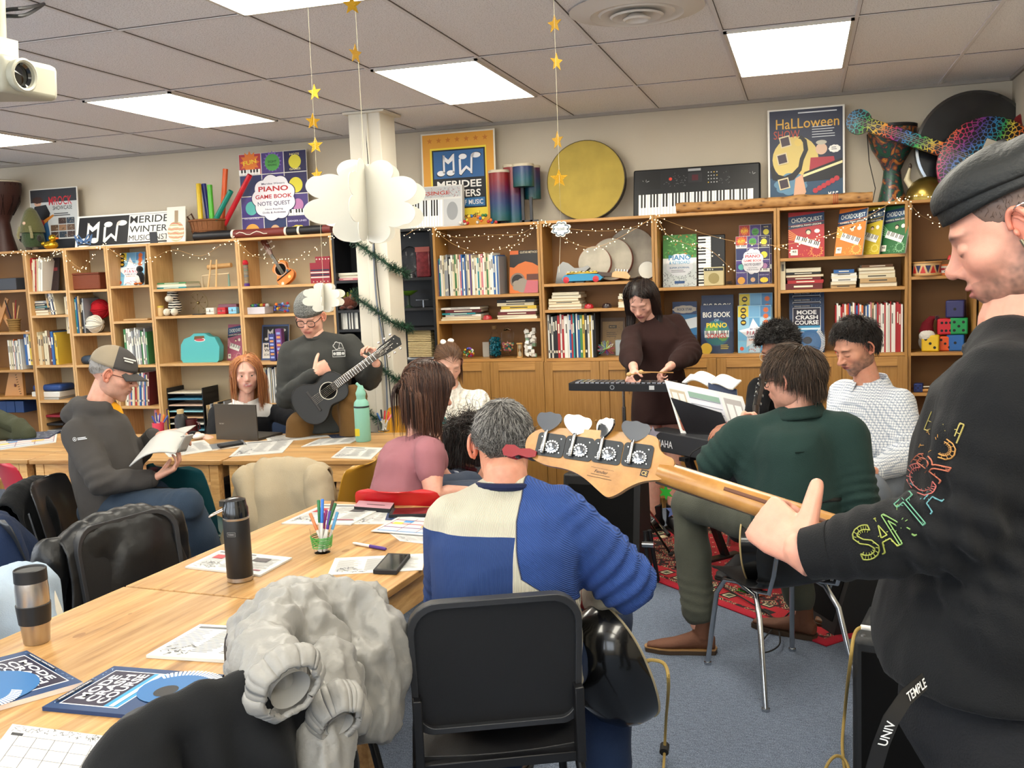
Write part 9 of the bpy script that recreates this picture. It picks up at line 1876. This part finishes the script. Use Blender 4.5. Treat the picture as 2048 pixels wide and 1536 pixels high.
flat('sheet','plain white sheet between the booklet and the dark phone',[(705,1048),(790,1048),(745,1018)],.001,txt('#8a8b8e',5,0),cat='sheet')
def grid(cv):
 cv.rect(0,0,1,1,'#c4c3c0')
 for k in range(4): cv.rect(.05,.08+.22*k,.9,.04,['#4a86b8','#7a5a8a','#b8505a','#8a5a6a'][k]);cv.z-=cv.dz
 for k in range(4): cv.rect(.05+.3*k,.08,.015,.8,'#8a6a7a');cv.z-=cv.dz
 cv.z+=cv.dz;cv.rect(.1,.5,.15,.12,'#d8b84a');cv.rect(.22,.62,.15,.12,'#4a8ac0');cv.rect(.6,.4,.2,.14,'#c8a040')
flat('game_sheet','colourful game board sheet at the grey-haired person\'s elbow',[(742,1062),(870,1072),(800,1032)],.002,grid,cat='sheet',z=TZ+.004)
flat('game_sheet','white drawing sheet under the colourful game board sheet',[(800,1082),(872,1090),(765,1056)],.001,txt('#9a9aa0',3,0),cat='sheet');flat('leaflet','dark blue leaflet beside the dark phone',[(770,1040),(872,1046),(775,1026)],.002,lambda cv:(cv.rect(0,0,1,1,'#26365c'),cv.scrib(0,0,1,1,30,'#b8c4d8',.06)),cat='leaflet')
def phone(label,c3,zb,scr='#16171a'):
 t=flat('phone',label,c3,.012,lambda cv:(cv.rect(.04,.03,.92,.94,'#101114'),cv.rect(.08,.07,.84,.86,mat(scr,.06,coat=.6))),'#17171a','phone',z=zb);return t
phone('black phone with a shiny screen lying on the lesson sheet',[(746,1140),(793,1142),(776,1106)],TZ+.0015);phone('dark phone lying near the red chair and pink wallet',[(777,1030),(868,1028),(785,1016)],TZ+.003,'#2a1a1c')
flat('wallet','pink and black zip wallet near the red chair',[(708,1013),(780,1018),(718,1001)],.018,lambda cv:(cv.rect(0,0,1,1,'#a8808a'),cv.rect(.3,.45,.5,.1,'#26262a')),'#17171a','wallet')
def standing(name,label,cat,u,v,parts,s=1,z=TZ,rz=0): return shape(name,label,cat,T(*PZ(u,v,z).to_tuple()[:2],z)@RZ(rz)@Matrix.Scale(s,4),parts)
STL=mat('#b5aea6',.28,1,bump=.05,bscale=200);BK=mat('#17181a',.42);L_=lambda *pr,mm=BK,n=40:(lambda m:m.lathe(list(pr),n,mm))
standing('travel_mug','brushed steel travel mug with black band and lid','mug',74,1284,[('steel_body',L_((0,0),(.031,0),(.033,.003),(.040,.075),(.042,.12),(.0425,.15),(.04,.172),mm=STL)),('grip_band',L_((.038,.056),(.0405,.057),(.0445,.108),(.0437,.109),mm=BK)),('lid',L_((.04,.17),(.042,.171),(.0415,.203),(.039,.205),(.037,.201),(0,.201)))],1)
standing('drink_bottle','tall matt black insulated drink bottle with carrying loop','bottle',481,1160,[('bottle_body',L_((.04,.014),(.041,.016),(.041,.20),(.0405,.202))),('steel_base',L_((0,0),(.038,0),(.0405,.003),(.0405,.015),mm=STL)),('steel_ring',L_((.0405,.20),(.041,.201),(.041,.207),(.040,.208),mm=STL)),('lid',L_((.0405,.207),(.040,.235),(.036,.245),(.034,.262),(.02,.268),(0,.269),mm=mat('#101113',.2,coat=.5))),('spout_cover',lambda m:m.b2(-.045,.012,-.016,.016,.245,.262,mat('#101113',.2,coat=.5),M=RZ(15))),('carry_loop',lambda m:m.tube([(-.03,-.02,.235),(-.06,-.022,.222),(-.078,-.018,.214),(-.082,0,.212),(-.078,.018,.214),(-.06,.022,.222),(-.03,.02,.235)],.0028,8,STL,closed=True,M=RZ(10))),('badge',lambda m:(m.b2(-.014,.014,-.0418,-.041,.152,.166,mat('#6a6b6e',.4)),m.b2(-.0125,.0125,-.0421,-.041,.1535,.1645,BK),CV(m,frame((-.0125,-.0422,.1535),(1,0,0),(0,-1,0)),.025,.011).text('THERMOS',.5,.5,.45,'#9a9b9e',w=.85)))],1.0,rz=8)
cg=mat('#ffffff',.06,trans=1,ior=1.12)
cup=standing('marker_cup','clear plastic cup wrapped in green rubber bands, full of markers','cup',645,1105,[('cup',L_((0,.001),(.028,.001),(.040,.088),(.0395,.088),(.027,.003),(0,.003),mm=cg)),('rubber_bands',lambda m:[m.tube([((.0295+.0125*z/.088+.0008)*math.cos(a),(.0295+.0125*z/.088+.0008)*math.sin(a),z+.0018*math.sin(a+z*90)) for a in [2*PI*i/26 for i in range(26)]],.0016,5,mat('#2f9a3a',.5),closed=True) for z in (.022,.029,.036,.042,.048,.055,.060)])],.98)
cpos=PZ(645,1105,TZ)
def marker(u,v,c,nm,i,body='#e0ddd6',base=None):
 b=base or cpos+V(.012*math.cos(i*2.4),.012*math.sin(i*2.4),.006);tp=b+(P(u,v,(b-C0).dot(cf))-b);d=(tp-b).normalized();L=(tp-b).length;t=thing('marker','%s-capped marker standing in the %s'%(nm,'banded cup' if base is None else 'pot on the back table'),'marker',T(*b));m=MB();m.cyl(b,b+d*L*.55,.0048,.0048,10,mat(body,.4));build_w(m,'barrel',t);m=MB();m.tube([b+d*L*.55,b+d*(L-.002),b+d*L],[.0056,.0056,.004],10,mat(c,.4));build_w(m,'pen_cap',t)
for i,(u,v,c,nm) in enumerate(((620,1026,'#c8784a','orange'),(637,1000,'#1f6a3c','leftmost tall green'),(645,998,'#2a6ac0','blue'),(645,1024,'#c0282c','red'),(653,1020,'#8a2a6a','magenta'),(660,1022,'#4a2f86','purple'),(666,1000,'#4a3020','brown'),(671,1006,'#1f5a34','dark green'),(675,1024,'#5a9ac8','light blue'))): marker(u,v,c,nm,i)
a_,b_=PZ(706,1086,TZ+.006),PZ(772,1098,TZ+.006);t=thing('pen','purple and white marker pen lying alone on the pine table','pen',T(*a_));c_=a_.lerp(b_,.52);m=MB();m.tube([a_,a_.lerp(b_,.08),c_],[.003,.0052,.0052],12,mat('#d8cfc8',.4));build_w(m,'barrel',t);m=MB();m.tube([c_,b_.lerp(a_,.05),b_],[.006,.006,.004],12,mat('#4a2f7a',.4));build_w(m,'pen_cap',t)
MT=mat('#7fb5a2',.45)
standing('mint_bottle','mint green metal water bottle with a yellow sticker','bottle',727,882,[('bottle_body',L_((0,0),(.035,0),(.037,.004),(.037,.17),(.034,.19),(.022,.205),(.022,.225),(0,.226),mm=MT)),('black_ring',L_((.0375,.165),(.0375,.172),(.037,.173),(.037,.164))),('sport_cap',lambda m:(m.lathe([(.024,.222),(.025,.235),(.018,.25),(.012,.27),(0,.272)],20,MT),m.tube([(.015,0,.25),(-.02,0,.282)],.007,10,MT))),('sticker',lambda m:m.b2(-.024,.0,-.0375,-.034,.03,.065,mat('#c8b82a',.5)))],1.2)
def lap(m): m.b2(-.155,.155,0,.008,0,.21,mat('#5a554e',.3,.7));cv=CV(m,frame((-.155,-.0004,0),(1,0,0),(0,-1,0)),.31,.21);cv.text('acer',.16,.45,.035,'#a9a59c',w=.12,bold=0)
standing('laptop','open dark bronze laptop with its lid towards the camera','laptop',474,880,[('lid',lap),('hinge',lambda m:m.cyl((-.10,.006,.004),(.10,.006,.004),.005,.005,10,BK)),('keyboard_base',lambda m:m.b2(-.155,.155,.008,.225,0,.014,mat('#4a4640',.35,.6)))],1.03,rz=-9)
flat('notebook','grey notebook in front of the laptop',[(425,899),(494,889),(418,889)],.008,lambda cv:cv.rect(0,0,1,1,'#6a6c70'),'#d8d4cc','notebook');phone('black phone lying on the grey notebook',[(440,893),(487,885),(434,888)],TZ+.0085)
for nm,c4,s in (('left end, half under the reading hand',[(338,914),(433,899),(318,893)],3),('centre, in front of the laptop hinge',[(458,913),(565,905),(492,884)],5),('middle, curled stack right of the laptop',[(540,886),(660,872),(530,874)],6),('middle right, dark-headed',[(602,893),(700,886),(640,877)],8),('right end, beside the pink t-shirt',[(662,915),(742,918),(690,893)],11)): flat('lesson_sheet','printed sheets on the back tables: %s'%nm,c4,.003,txt('#5c6068',s),cat='sheet')
flat('leaflet','navy leaflet behind the mint green bottle',[(665,877),(712,874),(652,868)],.003,lambda cv:(cv.rect(0,0,1,1,'#22304f'),cv.scrib(0,0,1,1,30,'#c9d2de',.06)),cat='leaflet')
flat('lesson_sheet','long printed sheet strip at the left picture edge',[(-20,902),(112,884),(-10,884)],.004,grid,cat='sheet');flat('music_book','dark patterned book lying at the left end of the back table',[(12,881),(98,875),(40,866)],.01,lambda cv:(cv.rect(0,0,1,1,'#3a4458'),cv.scrib(.05,.05,.9,.9,50,'#b0b8c4',.07)),'#22304f','book')
standing('computer_mouse','white computer mouse beside the laptop','mouse',398,877,[('body',lambda m:m.ell((0,0,.014),(.032,.05,.018),16,mat('#dcdad6',.35)))],z=TZ+.004)
standing('black_flask','black flask with pale cap behind the reading hands','flask',364,868,[('body',L_((0,0),(.038,0),(.038,.10),(.02,.125),(0,.126))),('cap',L_((.02,.125),(.021,.15),(0,.151),mm=mat('#b9a478',.5)))],1.05);standing('maroon_mug','dark maroon mug beside the black flask','mug',385,867,[('mug',L_((0,0),(.033,0),(.036,.09),(.033,.09),(.03,.006),(0,.006),mm=mat('#3f1218',.3))),('handle',lambda m:m.tube([(.033,0,.07),(.055,0,.06),(.055,0,.03),(.034,0,.02)],.005,8,mat('#3f1218',.3)))],1.05)
standing('paper_cup','small cream paper cup at the left end of the back tables','cup',20,868,[('cup',L_((0,0),(.022,0),(.030,.075),(.0315,.076),(.029,.073),(.021,.003),(0,.003),mm=mat('#d0b98c',.7)))])
for u,v,nm,cc in ((318,868,'pink',['#2a3a8a','#28306a','#5a3a8a','#e0702a','#3a4a9a']),(768,862,'clear',['#2a5a9a','#17171a','#b8262c','#c8382c','#e07a8a'])):
 standing('pen_pot','%s pot holding coloured pens on the %s back table'%(nm,'laptop' if u<400 else 'mint bottle'),'pot',u,v,[('pot',L_((0,0),(.034,0),(.038,.075),(.036,.075),(.032,.004),(0,.004),mm=mat('#c8405a',.5) if u<400 else cg))]);b0=PZ(u,v,TZ)
 for i,c in enumerate(cc): marker(u-14+8*i,v-36-(i*7)%9,c,['dark blue','black','violet','orange','navy'][i] if u<400 else ['blue','dark','red','scarlet','pink'][i],i,base=b0+V(.012*math.cos(i*2.4),.012*math.sin(i*2.4),.006))
standing('tape_dispenser','lime green tape dispenser behind the pink t-shirt','dispenser',880,868,[('body',lambda m:m.b2(-.035,.03,-.03,.03,0,.05,mat('#7fae2a',.4)))]);standing('ink_bottle','teal rounded bottle beside the lime green dispenser','bottle',886,862,[('body',lambda m:m.ell((.0,0,.05),(.03,.03,.045),16,mat('#0f6f72',.2,coat=.5)))])
t=thing('open_booklet','open white booklet with curling pages in the reading person\'s hands','booklet',T(*P(315,910,4.35)))
def pg(A,B,C,D,cl): A,B,C,D=[P(*x) for x in (A,B,C,D)];return lambda u,v:A.lerp(B,u).lerp(D.lerp(C,u),v)+V(0,0,.03*cl*math.sin(PI*u))-cf*.02*cl*math.sin(PI*u)
m=MB();m.sheet(pg((258,932,4.30),(352,905,4.30),(372,866,4.55),(300,880,4.55),1),18,8,mat('#b5b4b0',.7),th=.006);build_w(m,'near_pages',t,angle=180)
m=MB();m.sheet(pg((300,898,4.42),(362,872,4.5),(392,850,4.66),(312,884,4.60),.6),18,8,mat('#b0afab',.7),th=.003);build_w(m,'far_pages',t,angle=180)
m=MB();m.sheet(lambda u,v:P(358-4*math.cos(u*4),905-34*u*.9,4.36)+(P(372,880,4.4)-P(358,905,4.4))*.6*math.sin(PI*u)+cf*.12*v,14,4,mat('#b5b4b2',.7),th=.002);build_w(m,'curled_page',t,angle=180)
a_,b_=P(648,806,6.02),P(664,772,5.98);t=thing('shaker','striped red, yellow and green maraca shaker held out by the ginger-haired person','shaker',T(*a_));d=(b_-a_);m=MB();m.tube([a_-d*.5,a_+d*.25],[.012,.015],12,mat('#3a3a6a',.4));build_w(m,'handle',t)
for k,(c,r) in enumerate((('#3a4a9a',.022),('#d8b02a',.027),('#2f8a3a',.030),('#c8a02a',.031),('#c82a24',.030),('#b82420',.022))): m=MB();m.tube([a_+d*(.25+.16*k),a_+d*(.25+.16*(k+1))],[r,[.027,.030,.031,.030,.022,.008][k]],16,mat(c,.35));build_w(m,'colour_band',t)
vc=V(1.09,-2.36,H);shape('ceiling_vent','round white ceiling air vent with nested rings','vent',T(*vc)@RX(180),[('outer_ring',L_((.19,.0),(.27,.0),(.29,.006),(.20,.028),(.185,.02),mm=mat('#d5d0ca',.5),n=48))]+[('ring',L_((r-.045,.012),(r,.02+.012*k),(r-.01,.026+.012*k),(r-.05,.018),mm=mat('#d5d0ca',.5),n=44)) for k,r in enumerate((.165,.115,.06))]+[('dark_throat',L_((0,.006),(.2,.006),mm=mat('#26241f',.8),n=40))])
jb=P(-2,158,3.05);JM=frame(jb,dirp(-20,-5),UPV);t=thing('projector','pale grey ceiling projector cut by the left picture edge','projector',JM);pm=mat('#a8a696',.45)
m=MB();m.b2(-.16,.13,-.11,.11,-.055,.055,pm);m.build('case',t,bevel=.018);m=MB();m.lathe([(.045,0),(.05,.03),(.044,.034),(.038,.03),(.036,.01)],30,pm,M=T(.125,-.05,0)@RY(90),caps=False);m.build('lens_ring',t);m=MB();m.lathe([(.042,.0),(.042,.024),(.03,.012),(0,.018)],30,mat('#0c0d10',.08,coat=1),M=T(.125,-.05,0)@RY(90));m.build('lens',t)
m=MB();m.b2(-.04,.04,-.04,.04,.055,.12,mat('#b5b3a6',.5));m.cyl((0,0,.1),(0,0,H-jb.z-.01),.025,.025,16,pm);m.build('ceiling_mount',t);m=MB();m.b2(.0,.012,-.115,-.1105,.0,.012,mat('#101010',.4),M=T(.02,0,0));m.build('sensor',t)
for k in range(2): cable('ceiling_cable','black cable running from the ceiling to the projector, %s one'%('upper' if k else 'lower'),[PZ(88,8,H-.01),P(50,16+14*(1-k),3.1),P(0,24+10*(1-k),3.08),P(-60,60,3.05)],.006,mb_)
def cloudpts(w,h):
 o=[]
 for a,b,r in ((0,0,.0),): pass
 for i in range(240):
  a=2*PI*i/240;k=abs(math.sin(a*4+.4))**.55;o.append((w*(.66+.30*k)*math.cos(a)*(1.06 if abs(math.cos(a))>.8 else .94),h*(.74+.26*k)*math.sin(a)))
 return o
M_PPR=mat('#e2dfd4',.75)
def cloud(c,w,h,label,angs,cutout=0,ink=0):
 t=thing('paper_cloud',label,'decoration',T(*c))
 for k,a in enumerate(angs):
  m=MB();m.prism(cloudpts(w,h),-.001,.001,M_PPR,M=RZ(a)@RX(90))
  if ink: m.tube([Vector((x*.82,-.0018,y*.8)) for x,y in cloudpts(w,h)],.0014,4,mat('#3f5a72',.6),closed=True,M=RZ(a));CV(m,RZ(a)@frame((-w*.5,-.0016,-h*.25),(1,0,0),(0,-1,0)),w,h*.5).text('CLOUD',.5,.5,.6,'#3f5a72',w=.8)
  m.build('paper_shape',t)
 return t
cA=P(733,404,3.0);cloud(cA,.205,.13,'large white paper cloud mobile hanging before the column',(-18,48,100));cB=P(648,595,3.05);cloud(cB,.072,.047,'small white paper cloud hanging over the grey beanie',(-20,50,110));cC=P(1122,458,3.6);cloud(cC,.042,.030,'tiny paper cloud with blue outline hanging before the frame drum',(-18,),ink=1)
thr=mat('#d8cfae',.5);
def thread(name,label,pts,r=.00045,c=thr): cable(name,label,pts,r,c,cat='thread')
topz=lambda p:V(p.x,p.y,H)
thread('hanging_thread','pale threads holding the large paper cloud',[topz(cA),cA+V(0,0,.1)],.0009);thread('hanging_thread','thin thread between the large and small paper clouds',[P(640,433,3.02),cB+V(0,0,.04)])
gst=mat('#c9992a',.28,.85,bump=.6,bscale=500)
def stars(label,pts,t_,rs,names):
 for (u,v),rz_,nm in zip(pts,rs,names):
  p=P(u,v,t_);m=MB();m.prism([(x,y) for x,y in star_pts(0,0,.0285,.012)],-.0006,.0006,gst,M=RX(90));lone(m,'gold_star','gold glitter paper star, %s %s'%(nm,label),'decoration',M=T(*p)@RZ(rz_),group='gold stars '+label)
SN=['topmost','second','third','lowest']
stars('left of the paper cloud',((629,185),(626,243),(631,291),(634,350)),3.35,(-10,50,5,-20),SN);stars('in the strand before the large round drum',((1109,48),(1113,124),(1115,281),(1118,357)),3.0,(-25,60,-35,10),SN);stars('above the large paper cloud',((704,10),(711,108)),2.75,(20,75),['upper','lower'])
thread('hanging_thread','thin thread of the left gold stars',[topz(P(628,185,3.35)),P(634,365,3.35)]);thread('hanging_thread','thin thread of the gold stars before the round drum',[topz(P(1110,48,3.0)),P(1119,372,3.0)]);thread('hanging_thread','thread of the tiny outlined cloud',[P(1119,372,3.0),cC+V(0,0,.02),P(1118,545,3.6)])
holo=[mat(c,.2,.7) for c in ('#4ad84a','#8a9ad8','#6ab0c8','#c8c8d8','#d8704a')]
for (u,v,t_,k) in ((1306,868,4.9,3),(1332,985,4.8,0),(1346,1022,4.8,1),(1393,1120,4.7,2)): p=P(u,v,t_);m=MB();m.prism(star_pts(0,0,.04,.018,6 if k==0 else 5),-.0006,.0006,holo[k],M=RX(90));lone(m,'foil_star','shiny foil star hanging below the digital piano, %s'%{3:'pale silver',0:'bright green',1:'violet blue',2:'light teal'}[k],'decoration',M=T(*p)@RZ(-15))
for (u,v,k,nm) in ((1487,1180,0,'green one on the rug'),(1525,1188,4,'orange one on the rug'),(1715,1242,4,'red one on the carpet'),(1385,1140,3,'silver one on the rug')): p=PZ(u,v,.012);m=MB();m.prism(star_pts(0,0,.045,.02),0,.001,holo[k]);lone(m,'foil_star','shiny foil star lying flat, %s'%nm,'decoration',M=T(*p)@RZ(u))
q=random.Random(5);m=MB();gm=[mat('#123a26',.5),mat('#1d5236',.5),mat('#0c2a1c',.5)];cor=[(-1.16,-.62),(-.87,-.62),(-.87,-.31),(-1.16,-.31)];zz=1.95;pts=[]
for lp in range(4):
 for k in range(4): a,b=cor[k],cor[(k+1)%4];dz=(.20,.06,.06,.06)[k];pts+=[V(a[0]+(b[0]-a[0])*s/6,a[1]+(b[1]-a[1])*s/6,zz-dz*s/6) for s in range(6)];zz-=dz
m.tube(pts,.006,5,gm[2])
for i in range(len(pts)-1):
 for k in range(46): a=pts[i].lerp(pts[i+1],q.random());d=Vector((q.gauss(0,1),q.gauss(0,1),q.gauss(0,1))).normalized()*q.uniform(.03,.052);m.tube([a,a+d],[.0022,.001],3,gm[k%3],caps=False)
tag(lone(m,'tinsel_garland','dark green tinsel garland spiralling around the white column','garland',angle=180),'dark green tinsel garland spiralling around the white column','garland')
cable('wall_cable','grey cable running down the face of the column',[V(-.98,-.60,2.3),V(-.99,-.61,1.6),V(-.95,-.61,1.1),V(-.97,-.61,.1)],.006,mat('#6a7280',.6));cable('wall_cable','black cable running down the face of the column',[V(-1.0,-.60,2.7),V(-.975,-.61,1.7),V(-.93,-.61,1.0),V(-.91,-.61,.1)],.0035,mb_)
M_BULB=mat('#ffe9b8',.4,emit=3.2);M_W=mat('#b08a5a',.4,.6);bm_=MB();bm_.ell((0,0,0),.0034,6,M_BULB);proto=bm_.build('bulb');pme=proto.data;bpy.data.objects.remove(proto)
def fairy(label,uv,n,y=-.045,spr=.03):
 w=[PY(u,v,y) for u,v in uv];t,o=cable('fairy_lights',label,w,.0011,M_W,cat='string lights');I=MTX[t.name].inverted()
 for k in range(n):
  s=o[int(k*(len(o)-1)/max(1,n-1))];b=bpy.data.objects.new('bulb',pme);COL.objects.link(b);b.parent=t;b.location=I@(s+V(q.uniform(-spr,spr)*.6,q.uniform(-.01,.0),q.uniform(-spr,spr*.6)))
FL=[('across the leftmost narrow shelves',((0,512),(45,502),(95,520),(115,500)),34),('looping below the music sign',((118,500),(150,530),(168,535),(190,505),(206,488)),30),('above the blue first piano book',((206,488),(240,512),(275,528),(300,520)),16),('over the wide turquoise-case bookcase',((300,520),(345,500),(400,512),(440,492),(471,476)),26),('looping over the orange toy guitar',((471,476),(505,510),(560,520),(600,515),(640,490),(662,468)),40),('across the black bookcase',((665,468),(700,478),(740,470)),10),('right of the column across the black bookcase',((812,470),(840,455),(866,456)),10),('upper one over the magazine row',((868,460),(915,475),(980,470),(1040,468),(1075,445)),34),('lower one over the magazine row',((868,460),(910,490),(960,505),(1010,495),(1045,480),(1075,445)),36),('upper one over the marbled drums',((1085,442),(1120,455),(1200,462),(1265,455),(1312,432)),36),('lower one over the marbled drums',((1085,442),(1130,478),(1180,495),(1230,480),(1312,432)),32),('over the small cream amplifier',((1314,434),(1335,470),(1380,490),(1420,500),(1470,545)),34),('long sagging strand to the red lesson book',((1314,434),(1400,465),(1480,485),(1540,490),(1580,500)),14),('across the lesson books to the corner',((1552,492),(1620,480),(1680,462),(1740,430),(1800,395)),46),('on the top edge by the horned helmet',((1800,393),(1850,395),(1900,412)),14),('hanging down the corner bookcase beside the cap',((1815,398),(1835,425),(1860,440),(1890,452)),14)]
for l,uv,n in FL: fairy('warm fairy lights '+l,uv,n)
w=bpy.data.worlds.new('world');scn.world=w;w.use_nodes=True
w.node_tree.nodes['Background'].inputs[0].default_value=(.9,.93,1,1);w.node_tree.nodes['Background'].inputs[1].default_value=.25
scn.view_settings.view_transform='Standard';scn.view_settings.look='None';scn.view_settings.gamma=1;scn.view_settings.exposure=0.32
scn.view_settings.use_curve_mapping=False
scn.cycles.max_bounces=5;scn.cycles.diffuse_bounces=4;scn.cycles.glossy_bounces=2;scn.cycles.transmission_bounces=5;scn.cycles.transparent_max_bounces=6
scn.cycles.use_adaptive_sampling=True;scn.cycles.use_denoising=True
